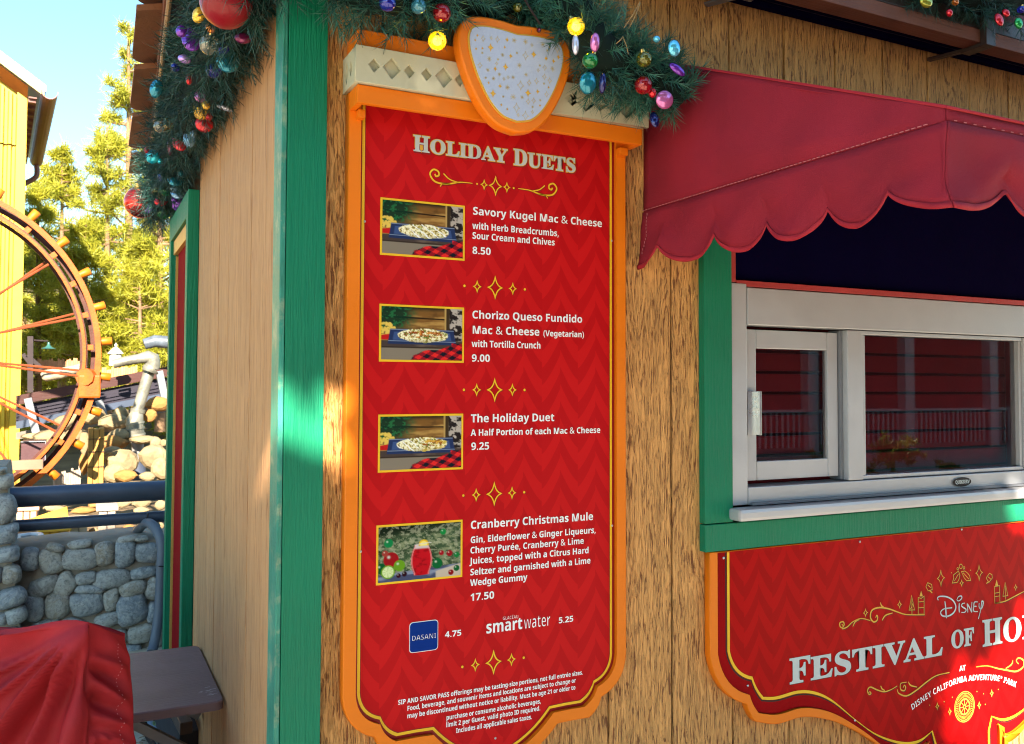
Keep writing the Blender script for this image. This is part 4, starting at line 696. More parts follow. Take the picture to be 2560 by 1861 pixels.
# the four printed pictures (flat print: colour per point)
def fbm(nx, ny, sc, seed, ax=1.0):
    g = np.random.RandomState(seed); out = np.zeros((ny, nx)); amp = 1; tot = 0
    for o in range(4):
        gx = max(int(sc*ax), 1)+2; gy = max(int(sc), 1)+2; r = g.rand(gy, gx)
        X = np.linspace(0, gx-1.001, nx); Y = np.linspace(0, gy-1.001, ny); x0 = X.astype(int); y0 = Y.astype(int); fx = X-x0; fy = (Y-y0)[:, None]
        a = r[np.ix_(y0, x0)]*(1-fx)+r[np.ix_(y0, x0+1)]*fx; b = r[np.ix_(y0+1, x0)]*(1-fx)+r[np.ix_(y0+1, x0+1)]*fx
        out += amp*(a*(1-fy)+b*fy); tot += amp; amp *= .55; sc *= 2
    return out/tot
def sm(e0, e1, x): t = np.clip((x-e0)/(e1-e0), 0, 1); return t*t*(3-2*t)
def put(img, m, c): m = np.clip(m, 0, 1)[..., None]; return img*(1-m)+m*np.asarray(c)
def picture(kind, nx=116, ny=80):
    U, V = np.meshgrid(np.linspace(0, 1, nx), np.linspace(0, 1, ny))      # V downwards
    n1 = fbm(nx, ny, 5, 1); n2 = fbm(nx, ny, 22, 2); n3 = fbm(nx, ny, 30, 5); ns = fbm(nx, ny, 14, 7, .25); img = np.zeros((ny, nx, 3))
    if kind < 3:
        img[:] = (.30, .17, .06); img = put(img, sm(.35, .7, ns)*.8, (.62, .42, .17)); img = put(img, sm(.5, .75, n1)*.6, (.10, .055, .03))
        for v0 in (.19,): img = put(img, 1-sm(.008, .02, abs(V-v0-.03*U)), (.05, .03, .02))
        img = put(img, 1-sm(.0, .10, V), (.07, .05, .03))
        img = put(img, sm(.78, .79, U)*1.0, (.10, .07, .04)); img = put(img, (1-sm(.008, .014, abs(U-.785))), (.55, .40, .18))
        bark = sm(.45, .56, fbm(nx, ny, 16, 9, 1.6)); img = put(img, sm(.83, .85, U), (.05, .04, .04)); img = put(img, sm(.83, .85, U)*bark, (.55, .50, .46))
        d = np.hypot((U-.10)*1.1, (V-.15)); fern = (1-sm(.18, .42, d)); img = put(img, fern*.95, (.015, .07, .045)); img = put(img, fern*sm(.52, .62, n3), (.05, .22, .10))
        g = np.random.RandomState(4)
        for _ in range(60):
            x, y = g.rand()*.17, .30+g.rand()*.26
            if (x-.02)*1.2 > (y-.22): continue
            img = put(img, 1-sm(.012, .022, np.hypot(U-x, (V-y)*.7)), (.80, .62, .18))
        tb = sm(.63, .65, V+.02*U); img = put(img, tb, (.13, .10, .09)); img = put(img, tb*sm(.45, .7, ns)*.6, (.30, .24, .20)); img = put(img, sm(.76, .775, V), (.33, .29, .24)); img = put(img, (1-sm(.006, .014, abs(V-.765)))*.9, (.07, .05, .04))
        img = put(img, (1-sm(0, .02, U-.12))*sm(.50, .52, V+.25*U-.03)*(1-sm(.62, .63, V)), (.60, .04, .04))
        # plate
        top, bot = .42, .70; lx = .10+(.72-V)*.10; rx = .93-(.72-V)*.12
        pl = sm(0, .01, U-lx+.03)*sm(0, .01, rx-U)*sm(top-.01, top+.005, V-.0*U)*(1-sm(bot, bot+.012, V)); img = put(img, pl, (.05, .08, .19))
        inn = sm(0, .015, U-lx-.02)*sm(0, .015, rx-.05-U)*sm(top+.05, top+.06, V)*(1-sm(bot-.08, bot-.07, V)); img = put(img, inn, (.10, .16, .34))
        img = put(img, pl*(1-sm(.004, .012, abs(V-bot+.055))), (.30, .36, .50)); img = put(img, pl*(1-sm(.003, .010, abs(V-top-.008))), (.32, .38, .52))
        edge = .04*(n2-.5)
        food = 1-sm(.90, 1.0, ((U-.51)/(.32+edge))**2+((V-.535)/(.135+edge))**2)
        cream = (.85, .82, .60); n4 = fbm(nx, ny, 38, 31, 1.4); img = put(img, food, (.66, .55, .20)); img = put(img, food*sm(.44, .52, n4), (.93, .90, .70)); img = put(img, food*(1-sm(.33, .42, n4))*.9, (.22, .17, .05)); img = put(img, food*sm(.60, .68, n2)*.7, (.30, .36, .08)); img = put(img, food*sm(.05, .11, V-.535)*.35, (.25, .18, .06))
        if kind == 0:
            dr = sm(.75, .95, np.sin((U*8-V*7+.5*n2)*2*math.pi)); img = put(img, food*dr*sm(.15, .3, U-.1), (.93, .94, .93))
        if kind >= 1:
            tp = 1-sm(.8, 1.0, ((U-(.5 if kind == 1 else .63))/(.26 if kind == 1 else .14))**2+((V-.51)/.075)**2)
            img = put(img, tp*sm(.42, .55, n3), (.40, .13, .03)); img = put(img, tp*sm(.62, .68, n2), (.75, .35, .08)); img = put(img, tp*sm(.66, .7, fbm(nx, ny, 26, 12)), (.10, .30, .06))
        if kind == 2:
            img = put(img, food*sm(.5, .52, U)*sm(.5, .6, n2)*.6, (.80, .58, .12)); dr = sm(.7, .95, np.sin((U*9-V*7+.5*n2)*2*math.pi)); img = put(img, food*dr*(1-sm(.45, .5, U)), (.93, .92, .88))
        # checked cloth
        cl = sm(0, .01, V-.74-.35*np.clip(.80-U, 0, 1)-.02*np.sin(U*20))*sm(.42, .44, U+.12*(V-.8)*3)
        cl = np.maximum(cl, sm(.86, .87, U)*sm(.66, .68, V))
        a = ((U*.9+V*.75)*6.5) % 1 > .5; b = ((U*.6-V*1.0)*6.0+.3) % 1 > .5
        cc = np.where((a & b)[..., None], (.03, .03, .05), np.where((a ^ b)[..., None], (.38, .03, .05), (.80, .06, .06))); m = cl[..., None]; img = img*(1-m)+cc*m
    else:
        img[:] = (.10, .16, .09); img = put(img, sm(.4, .6, n2), (.30, .34, .22)); img = put(img, sm(.5, .7, n1)*.8, (.03, .07, .03)); img = put(img, 1-sm(.1, .3, V+.15*U), (.02, .04, .02)); img = put(img, sm(.52, .6, n3)*.5, (.55, .55, .42))
        tb = sm(.80, .82, V+.10*U-.06); img = put(img, tb, (.12, .14, .24)); img = put(img, tb*sm(.45, .65, ns), (.32, .36, .48))
        wb = sm(.0, .02, V-.86+.35*(U-.72))*sm(.68, .70, U); img = put(img, wb, (.62, .55, .48))
        def ball(x, y, r, c, hl=(.8, .9, .8)):
            nonlocal img
            d = np.hypot((U-x)*1.5, V-y); img = put(img, 1-sm(r-.012, r+.004, d), c); img = put(img, (1-sm(0, r*.35, np.hypot((U-x+r*.2)*1.5, V-y+r*.35)))*.8, hl)
        ball(.12, .30, .085, (.02, .30, .12)); ball(.78, .16, .06, (.02, .33, .10)); ball(.03, .75, .10, (.01, .16, .05)); ball(.15, .60, .14, (.42, .02, .03)); ball(.08, .48, .06, (.45, .10, .08))
        ball(.76, .55, .05, (.45, .02, .04)); ball(.86, .57, .06, (.40, .02, .04)); ball(.95, .61, .055, (.02, .28, .09)); ball(.71, .74, .10, (.01, .20, .07)); ball(.95, .86, .06, (.02, .18, .06)); ball(.88, .93, .055, (.35, .01, .02))
        ball(.25, .72, .105, (.22, .42, .04)); ball(.24, .90, .045, (.08, .01, .03)); ball(.31, .88, .05, (.06, .01, .03))
        d = np.hypot((U-.115)*1.5, V-.82); img = put(img, 1-sm(.115, .13, d), (.25, .45, .05)); img = put(img, 1-sm(.095, .105, d), (.72, .80, .50)); img = put(img, (1-sm(.09, .1, d))*sm(.6, .9, np.cos(np.arctan2(V-.82, U-.115)*8))*.5, (.35, .5, .2))
        # glass with a red drink
        gy = (V-.40)/.48; half = .085+.045*np.sin(np.clip(gy, 0, 1)*math.pi*.95)**.8; gs = (1-sm(half-.006, half+.004, abs(U-.515)))*sm(.36, .38, V)*(1-sm(.90, .92, V-.02*np.cos((U-.515)*12)))
        img = put(img, gs, (.60, .015, .035)); img = put(img, gs*sm(.5, .7, n2)*.7, (.35, .005, .02)); img = put(img, gs*(1-sm(.42, .46, V)), (.70, .62, .62)); img = put(img, gs*(1-sm(.004, .012, abs(abs(U-.515)-half+.01)))*.6, (.85, .45, .45))
        d = np.hypot((U-.54)*1.5, V-.37); img = put(img, (1-sm(.085, .10, d))*(1-sm(.38, .40, V)), (.82, .60, .05)); img = put(img, (1-sm(.06, .07, d))*(1-sm(.38, .40, V)), (.90, .80, .30))
        img = put(img, (1-sm(.004, .010, abs(V-.34-.12*(.64-U))))*sm(.42, .44, U)*(1-sm(.63, .64, U)), (.75, .72, .70))
    return np.clip(img, 0, 1)**1.35
pm, pt, pb = nt('photo_print'); at_ = pt.nodes.new('ShaderNodeVertexColor'); at_.layer_name = 'Col'; pt.links.new(at_.outputs[0], pb.inputs['Base Color']); pb.inputs['Roughness'].default_value = .5; pb.inputs['Specular IOR Level'].default_value = .08
def photo(k, q):
    pts = [W(*c, YP) for c in q]; x0 = (pts[0][0]+pts[3][0])/2; x1 = (pts[1][0]+pts[2][0])/2; zt = (pts[0][2]+pts[1][2])/2; zb = (pts[2][2]+pts[3][2])/2
    fr = mk(mesh('picture_border', [(x0, -.0192, zb), (x1, -.0192, zb), (x1, -.0192, zt), (x0, -.0192, zt)], [(0, 1, 2, 3)], M_yellow))
    g = .0058; x0 += g; x1 -= g; zt -= g; zb += g; img = picture(k); ny, nx, _ = img.shape
    v = [(x0+(x1-x0)*i/(nx-1), -.0199, zt+(zb-zt)*j/(ny-1)) for j in range(ny) for i in range(nx)]
    f = [(j*nx+i, (j+1)*nx+i, (j+1)*nx+i+1, j*nx+i+1) for j in range(ny-1) for i in range(nx-1)]
    o = mk(mesh('picture', v, f, pm)); ca = o.data.color_attributes.new('Col', 'FLOAT_COLOR', 'POINT')
    ca.data.foreach_set('color', np.concatenate([img.reshape(-1, 3), np.ones((nx*ny, 1))], 1).astype(np.float32).ravel())
    o['label'] = ['printed picture of white mac and cheese on a long dark plate', 'printed picture of mac and cheese with red crumbs', 'printed picture of half white and half yellow mac and cheese', 'printed picture of a red drink with lime and ornaments'][k]
photo(0, [c1(288, 445), c1(832, 503), c1(828, 858), c1(282, 815)]); photo(1, [c1(280, 1130), c1(827, 1160), c1(823, 1516), c1(277, 1503)])
photo(2, [c2(317, 288), c2(950, 283), c2(948, 698), c2(311, 722)]); photo(3, [c2(303, 1115), c2(945, 1075), c2(943, 1503), c2(297, 1563)])
# water logos
a = W(*c3(548, 460), YP); b = W(*c3(762, 683), YP); x0, x1, zt, zb = a[0], b[0], W(*c3(655, 457), YP)[2], W(*c3(655, 685), YP)[2]
def rrect(x0, x1, z0, z1, r, n=5):
    out = []
    for cx, cz, a0 in ((x1-r, z1-r, 0), (x0+r, z1-r, 90), (x0+r, z0+r, 180), (x1-r, z0+r, 270)):
        for k in range(n+1): t = math.radians(a0+90*k/n); out.append((cx+r*math.cos(t), cz+r*math.sin(t)))
    return out
mk(plate('logo_border', [rrect(x0, x1, zb, zt, .010)], -.0192, 0, M_white, None))
bm_, bt_, bb_ = nt('blue_logo'); tc_ = bt_.nodes.new('ShaderNodeTexCoord'); sp_ = bt_.nodes.new('ShaderNodeSeparateXYZ'); bt_.links.new(tc_.outputs['Generated'], sp_.inputs[0])
q1 = math_(bt_, 'SUBTRACT', 1.0, math_(bt_, 'MULTIPLY', math_(bt_, 'ABSOLUTE', math_(bt_, 'SUBTRACT', sp_.outputs[0], .5)), 2.0)); q2 = math_(bt_, 'ABSOLUTE', math_(bt_, 'SUBTRACT', sp_.outputs[2], .5))
bt_.links.new(ramp(bt_, math_(bt_, 'MULTIPLY', q1, math_(bt_, 'ADD', .35, q2)), [(0.0, (.004, .03, .22)), (.35, (.008, .16, .60)), (.8, (.10, .45, .85))]), bb_.inputs['Base Color']); bb_.inputs['Roughness'].default_value = .5; bb_.inputs['Specular IOR Level'].default_value = .05
mk(plate('logo', [rrect(x0+.0018, x1-.0018, zb+.0018, zt-.0018, .009)], -.0199, 0, bm_, None))
mt('DASANI', c3(562, 602), c3(748, 587), 13.0, bold=-.0008, y=-.0206, name='logo_lettering')
mt('smart', c3(1118, 548), c3(1392, 517), 30, bold=.0002, name='logo_lettering'); mt('water', c3(1400, 515), c3(1600, 492), 31, bold=-.0009, name='logo_lettering'); mt('GLACÉAU', c3(1243, 449), c3(1362, 437), 8.5, bold=-.0004, name='logo_lettering')
for q in ((185, 603, 0), (1778, 727, 0), (2062, 1118, 1), (185, 1312, 1), (1190, 1332, 2), (1160, 1376, 3)):
    if q[2] == 3: continue
    cq = (c1, c2, c3)[q[2]]; p = W(*cq(q[0], q[1]), YP); mk(MB().sphere((p[0], -.0195, p[2]), .0035, 8, 4, (1, .5, 1)).obj('screw', M_steel))
# header
mk(MB().box(.628, 1.506, -.104, -.088, 2.366, 2.414, .003).obj('header_lower_moulding', M_orange)); mk(MB().box(.628, .645, -.0865, -.0015, 2.366, 2.414, .002).obj('header_return', M_orange)); mk(MB().box(1.489, 1.506, -.0865, -.0015, 2.366, 2.414, .002).obj('header_return', M_orange))
mk(MB().box(.628, 1.506, -.104, -.0015, 2.509, 2.557, .003).obj('header_upper_moulding', M_orange))
mk(MB().box(.645, .664, -.060, -.0345, 2.343, 2.365, .002).obj('corbel', M_orange)); mk(MB().box(1.458, 1.487, -.060, -.0345, 2.343, 2.365, .002).obj('corbel', M_orange))
mk(MB().box(.632, 1.502, -.108, -.0015, 2.4155, 2.5075).obj('header_core', M_cream))
holes = []
for (cx_, cy_, hw, hh) in [(272, 388, 38, 50), (377, 406, 57, 75), (480, 425, 36, 48), (582, 441, 36, 47), (683, 459, 56, 73), (778, 476, 34, 46), (1440, 590, 38, 46), (1520, 608, 56, 66), (1604, 626, 36, 46), (1676, 640, 34, 44), (1760, 658, 54, 62), (1836, 676, 34, 40)]:
    p = W(*c4(cx_, cy_), -.12); k = depth(p)/F*.4233; kx = k*1.06*(1.0+.25*(cx_ > 1000)); z = 2.4615+(p[2]-2.4615)*.3
    holes.append([(p[0]-hw*kx, z), (p[0], z+hh*k*.9), (p[0]+hw*kx, z), (p[0], z-hh*k*.9)])
mk(plate('cream_band', [[(.618, 2.4155), (1.516, 2.4155), (1.516, 2.5075), (.618, 2.5075)]]+holes, -.122, .012, M_cream, None, .001))
def yz_plate(name, loops, x, th, mat, facing=-1):
    o = plate(name, loops, 0, th, mat, None)
    me = o.data; n = len(me.vertices); co = np.empty(n*3); me.vertices.foreach_get('co', co); co = co.reshape(-1, 3)
    me.vertices.foreach_set('co', np.stack([x+co[:, 1], -co[:, 0], co[:, 2]], 1).ravel()); me.update(); return o
mk(yz_plate('cream_band', [[(.002, 2.4155), (.109, 2.4155), (.109, 2.5075), (.002, 2.5075)], [(.020, 2.461), (.036, 2.492), (.052, 2.461), (.036, 2.430)], [(.060, 2.461), (.074, 2.482), (.088, 2.461), (.074, 2.440)]], .6185, .012, M_cream))
# crest on the header: plain shield in place of the emblem in the photograph
cp = W(1294, 190, -.17); CZ = cp[2]; CXX = cp[0]
def crest(o):
    h = [(0, .136), (.05, .141), (.105, .140), (.145, .127), (.164, .095), (.163, .05), (.148, .0), (.126, -.048), (.094, -.098), (.052, -.134), (0, -.147)]
    hh = smoothpath(h, 5); res = []
    for i, q in enumerate(hh):
        a = hh[max(i-1, 0)]; b = hh[min(i+1, len(hh)-1)]; d = b-a; l = np.hypot(*d); nrm = np.array([-d[1], d[0]])/l
        if i in (0, len(hh)-1): nrm = np.array([0, 1.0 if i == 0 else -1.0])
        res.append((q[0]+nrm[0]*o, q[1]+nrm[1]*o))
    R = [(CXX+u, CZ+z) for u, z in res]; L = [(CXX-u, CZ+z) for u, z in reversed(res[1:-1])]
    return R+L
mk(plate('crest', [crest(.0)], -.164, .040, M_orange, None, .006))
mk(plate('crest_gold_line', [crest(-.020)], -.167, .003, M_gold, None)); mk(plate('crest_face', [crest(-.025)], -.170, .0028, paint('white_crest', (.47, .53, .70), .4, .03), None))
S = Strokes(); S2 = Strokes(); g = random.Random(8); placed = []
cf = crest(-.036)
def inside(pt, poly):
    c = False; n = len(poly)
    for i in range(n):
        (x1, y1), (x2, y2) = poly[i], poly[(i+1) % n]
        if (y1 > pt[1]) != (y2 > pt[1]) and pt[0] < (x2-x1)*(pt[1]-y1)/(y2-y1)+x1: c = not c
    return c
for _ in range(900):
    q = (CXX+g.uniform(-.15, .15), CZ+g.uniform(-.14, .13)); r = g.choice([.0045, .007, .010, .011])
    if not inside(q, cf) or any(math.hypot(q[0]-a, q[1]-b) < (r+c)*1.25 for a, b, c in placed): continue
    placed.append((*q, r)); k = g.random()
    if k < .45: S.poly(star(q, r*.85, r*1.1, .15, 3))
    elif k < .75: S2.line(star(q, r*.9, r*1.2, .2, 4), .0012, True)
    else:
        for a in range(4): t = a*math.pi/4; S2.line([(q[0]-r*.8*math.cos(t), q[1]-r*.8*math.sin(t)), (q[0]+r*.8*math.cos(t), q[1]+r*.8*math.sin(t))], .0011)
mk(S.obj('crest_stars', -.1708, M_gold, None))['kind'] = 'stuff'; mk(S2.obj('crest_star_outlines', -.1708, paint('pale_gold_print', (.62, .48, .22), .4), None))['kind'] = 'stuff'

# ------------------------------------------------------------------ festival sign under the window
FX = 3.013
fest = empty('festival_sign', (FX, -.03, .4), 0, 'wide red festival sign in an orange frame under the serving window', 'sign')
def fk(o): o.parent = fest; o.matrix_parent_inverse = Matrix.Translation((-FX, .03, -.4)); return o
def fest_half(o):
    A = (1.117+o, .800); B = (1.020+o*.35, .701-o*.95); C2 = (.970+o*.6, .627-o*.9)
    D = (.915, .624-o); 
    wave = smoothpath([(.975+o*.5, .630-o*.8), (.915+o*.1, .622-o), (.82, .627-o), (.74-o*.1, .611-o), (.66-o*.35, .571-o*.95), (.55-o*.6, .489-o*.8), (.45-o*.55, .423-o*.85), (.33-o*.3, .375-o), (.24, .365-o), (.168+o*.5, .390-o*.5)], 5)
    return arc(A, B, -.30, 8)+arc(B, (.975+o*.5, .630-o*.8), -.12, 5)+[tuple(q) for q in wave]+[(.150+o, .34), (.150+o, .20)]
FT = 1.118
def fsym(o, top=FT):
    h = [(fest_half(o)[0][0], top)]+fest_half(o); return [(FX-u, z) for u, z in h]+[(FX+u, z) for u, z in reversed(h)]
fk(plate('frame', [fsym(.078), fsym(.050)], -.030, .028, M_orange, None, .003))
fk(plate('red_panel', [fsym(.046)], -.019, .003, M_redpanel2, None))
def fring(name, o0, o1, y, mat):
    a = fsym(o0, FT-.002); b = fsym(o1, FT-.002); n = len(a); return fk(mesh(name, [(p[0], y, p[1]) for p in a+b], [(i, i+1, n+i+1, n+i) for i in range(n-1)], mat))
fring('maroon_border', .050, .006, -.0198, paint('deep_red_print', (.30, .003, .005), .6, spec=.05)); fring('yellow_line', .004, -.006, -.0212, M_yellow); fring('shadow_line', .006, .0105, -.0206, M_black)
YF = -.0215
r4 = lambda x, y: (1560+.4409*x, 1250+.4409*y)
e2 = lambda x, y: (2080+.2916*x, 1380+.2916*y)
def ftitle(s, a, b, cap, caps, two=False):
    p = W(*a, YF); q = W(*b, YF); z = (p[2]+q[2])/2
    for mat, y, bo, sh_ in ((M_black, -.0205, .0012, .004), (M_silver, -.0213, .0022, 0)):
        fk(text(s, p[0]+sh_, q[0]+sh_, z-sh_*.8, cap*depth(p)/F, y, mat, None, 'serif', bo, 'title_lettering', caps=caps))
    fk(text(s, p[0]+.0012, q[0]+.0012, z-.001, cap*depth(p)/F, -.0217, paint('grey_inline', (.10, .09, .11), .4), None, 'serif', -.0050, 'inlay', caps=caps)) if False else None
L0 = XZ(*r4(938, 1040), YF); L1 = XZ(*r4(1805, 885), YF)
ftitle('FESTIVAL', r4(938, 1040), r4(1805, 882), 56, [1.1, 1, 1, 1, 1, 1, 1, 1])
ftitle('OF', r4(1855, 838), r4(1985, 825), 42, [1, 1]); 
xh = W(*r4(2033, 832), YF)
ph = text_width('HOLIDAYS', 'serif')
hw = (W(*r4(2268, 800), YF)[0]-xh[0])/ (text_width('HO', 'serif'))*ph
for mat, y, bo, sh_ in ((M_black, -.0205, .0012, .004), (M_silver, -.0213, .0022, 0)):
    fk(text('HOLIDAYS', xh[0]+sh_, xh[0]+hw*.96+sh_, xh[2]-sh_*.8, 58*depth(xh)/F, y, mat, None, 'serif', bo, 'title_lettering', caps=[1.1]+[1]*7))
p = XZ(*e2(1093, 1025), YF); q = XZ(*e2(1146, 1020), YF); fk(text('AT', p[0], q[0], p[1], 13*depth(W(*e2(1117, 1020), YF))/F, -.0213, M_white, None, 'sans', .0))
pa = [XZ(*e2(*k), YF) for k in ((685, 1360), (820, 1260), (960, 1180), (1110, 1120), (1290, 1100), (1440, 1112), (1575, 1162))]
pth = smoothpath(pa, 12); seg = np.cumsum([0]+[float(np.hypot(*(pth[i+1]-pth[i]))) for i in range(len(pth)-1)])
def along(u):
    u = min(max(u, 0), seg[-1]-1e-6); i = int(np.searchsorted(seg, u, 'right')-1); t = (u-seg[i])/(seg[i+1]-seg[i]); a = pth[i]; b = pth[i+1]
    return (a*(1-t)+b*t), math.atan2(b[1]-a[1], b[0]-a[0])
fk(text('DISNEY CALIFORNIA ADVENTURE® PARK', 0, seg[-1], 0, .0215, -.0213, M_white, None, 'sans', -.0003, path=along))
# script word above: drawn strokes
def S_from(pts, cf_, w, S_, k=6):
    q = smoothpath([XZ(*cf_(*p_), YF) for p_ in pts], k); n = len(q); S_.line(q, [w*(.45+.55*math.sin(math.pi*min(max((i+1)/(n+1), .12), .88))) for i in range(n)])
for mat, y, dx in ((M_black, -.0206, 3), (M_silver, -.0213, 0)):
    S = Strokes()
    for st_, w in [([(912, 415), (905, 395), (930, 382), (990, 388), (1040, 420), (1062, 470), (1045, 520), (1000, 550), (950, 550), (932, 520), (960, 490), (1030, 480)], .0062), ([(968, 425), (975, 480), (978, 530), (982, 570)], .0070),
                   ([(1092, 440), (1090, 480), (1092, 520)], .0062), ([(1070, 415), (1085, 385), (1110, 380), (1112, 400), (1090, 420), (1072, 418)], .0045),
                   ([(1140, 440), (1118, 445), (1112, 465), (1130, 480), (1150, 495), (1140, 517), (1110, 520)], .0052),
                   ([(1165, 520), (1163, 480), (1160, 448), (1178, 475), (1198, 515), (1198, 470), (1200, 430)], .0052),
                   ([(1250, 430), (1222, 432), (1216, 465), (1216, 508), (1250, 512)], .0050), ([(1216, 468), (1240, 468)], .0045),
                   ([(1262, 440), (1262, 475), (1278, 490), (1292, 465), (1298, 430), (1285, 425), (1282, 450), (1272, 510), (1255, 575)], .0058)]:
        S_from([(x_+dx, y_+dx) for x_, y_ in st_], e2, w, S)
    fk(S.obj('script_lettering', y, mat, None))
# golden line drawings
for mat, y, dx in ((M_black, -.0204, 5), (M_gold, -.0212, 0)):
    S = Strokes()
    def D(pts, w=.0040, cf_=e2, k=5): S_from([(x_+dx, y_+dx*.9) for x_, y_ in pts], cf_, w*1.25, S, k)
    def DL(pts, w=.0026, closed=False): S.line([XZ(*e2(x_+dx, y_+dx*.9), YF) for x_, y_ in pts], w, closed)
    def ST(x_, y_, rx, ry): 
        c = XZ(*e2(x_+dx, y_+dx*.9), YF); kk = depth(W(*e2(x_, y_), YF))/F*.2916; S.line(star(c, rx*kk*1.35, ry*kk), .0026, True)
    D([(85, 620), (95, 635), (88, 652), (70, 640), (68, 610), (95, 600), (105, 625), (90, 658), (130, 645), (180, 600), (250, 572), (330, 590)])
    D([(180, 640), (200, 600), (235, 580)]); D([(375, 565), (385, 545), (392, 560), (385, 590), (355, 600), (330, 560), (345, 500), (410, 478), (490, 490), (560, 515), (640, 538), (795, 540)], .0046)
    D([(415, 435), (425, 462), (445, 475)]); D([(430, 588), (460, 545), (520, 525)])
    D([(310, 1215), (325, 1200), (335, 1215), (318, 1222), (305, 1190), (330, 1160), (390, 1185), (450, 1200), (510, 1180), (560, 1150)]); D([(418, 1150), (430, 1175), (455, 1190)])
    D([(610, 1165), (620, 1145), (632, 1160), (622, 1190), (590, 1180), (590, 1130), (640, 1118)]); D([(560, 1180), (575, 1215), (640, 1235), (720, 1190), (820, 1110), (900, 1060), (1008, 1035)], .0046); D([(655, 1115), (675, 1145), (730, 1160)])
    D([(1235, 987), (1330, 978), (1420, 1000), (1500, 1015), (1580, 1025), (1640, 985), (1640, 930), (1600, 910), (1580, 935), (1600, 960)], .0046); D([(1550, 930), (1540, 965), (1490, 1000)])
    for q in ((288, 523, 18, 32), (580, 452, 17, 30), (934, 226, 34, 68), (1262, 180, 32, 66), (1112, 268, 16, 26), (1575, 305, 14, 26), (903, 1325, 14, 28), (1010, 1370, 14, 28), (1370, 1213, 14, 28), (1263, 1315, 14, 28)): ST(*q)
    for q in ((1025, 180), (1188, 158), (838, 1315), (962, 1285), (1032, 1247), (1243, 1198), (1300, 1217), (1427, 1180), (1315, 1308)):
        S.disc(XZ(*e2(q[0]+dx, q[1]+dx), YF), .0022)
    DL([(683, 375), (662, 500), (708, 498)], closed=True); DL([(685, 400), (686, 535)]); DL([(686, 440), (700, 470)]); DL([(686, 470), (672, 490)])
    DL([(740, 392), (740, 535), (790, 535), (790, 380), (765, 400)], closed=True); DL([(740, 430), (790, 425)]); DL([(740, 480), (790, 478)]); DL([(765, 350), (758, 375), (772, 375)], .006, True)
    DL([(1485, 262), (1466, 382), (1508, 375)], closed=True); DL([(1487, 290), (1489, 410)]); DL([(1393, 300), (1396, 440), (1440, 432), (1437, 290)], closed=True); DL([(1395, 355), (1438, 348)]); DL([(1396, 385), (1438, 378)]); DL([(1412, 255), (1405, 285), (1420, 285)], .006, True)
    D([(1396, 440), (1480, 425), (1560, 385), (1646, 340)])
    DL([(820, 265), (806, 300), (825, 335), (860, 325), (855, 280)], closed=True); DL([(835, 330), (860, 352)], .004); DL([(822, 285), (850, 310)]); DL([(1350, 185), (1322, 225), (1345, 262), (1375, 225), (1372, 195)], closed=True); DL([(1340, 258), (1325, 272)], .004); DL([(1340, 215), (1362, 235)])
    DL([(1085, 165), (1040, 200), (1045, 225), (1032, 268), (1075, 262), (1090, 235), (1097, 200)], closed=True); DL([(1110, 170), (1135, 225), (1155, 248), (1188, 245), (1180, 205), (1165, 185), (1140, 165)], closed=True); DL([(1050, 250), (1085, 190)]); DL([(1125, 180), (1175, 235)])
    for q, r in (((1105, 125), .0085), ((1078, 145), .0045), ((1132, 138), .0045)):
        c = XZ(*e2(q[0]+dx, q[1]+dx), YF); S.line([(c[0]+r*math.cos(a*math.pi/8), c[1]+r*math.sin(a*math.pi/8)) for a in range(16)], .0024, True)
    c = XZ(*e2(1137+dx, 1328+dx), YF)
    for r in (.056, .050, .030, .027, .006): S.line([(c[0]+r*math.cos(a*math.pi/16), c[1]+r*math.sin(a*math.pi/16)) for a in range(32)], .0022, True)
    for a in range(40): t = a*math.pi/20; S.line([(c[0]+.035*math.cos(t), c[1]+.035*math.sin(t)), (c[0]+.046*math.cos(t), c[1]+.046*math.sin(t))], .0016)
    for a in range(8): t = a*math.pi/4; S.line([(c[0]+.008*math.cos(t), c[1]+.008*math.sin(t)), (c[0]+.026*math.cos(t), c[1]+.026*math.sin(t))], .0022)
    fk(S.obj('gold_drawing', y, mat, None))['kind'] = 'stuff'
for q in ((566, 330), (703, 1055), (1310, 1252), (1338, 238), (1915, 168)):
    p = W(*r4(*q), YF); fk(MB().sphere((p[0], -.021, p[2]), .0045, 8, 4, (1, .5, 1)).obj('screw', M_steel))

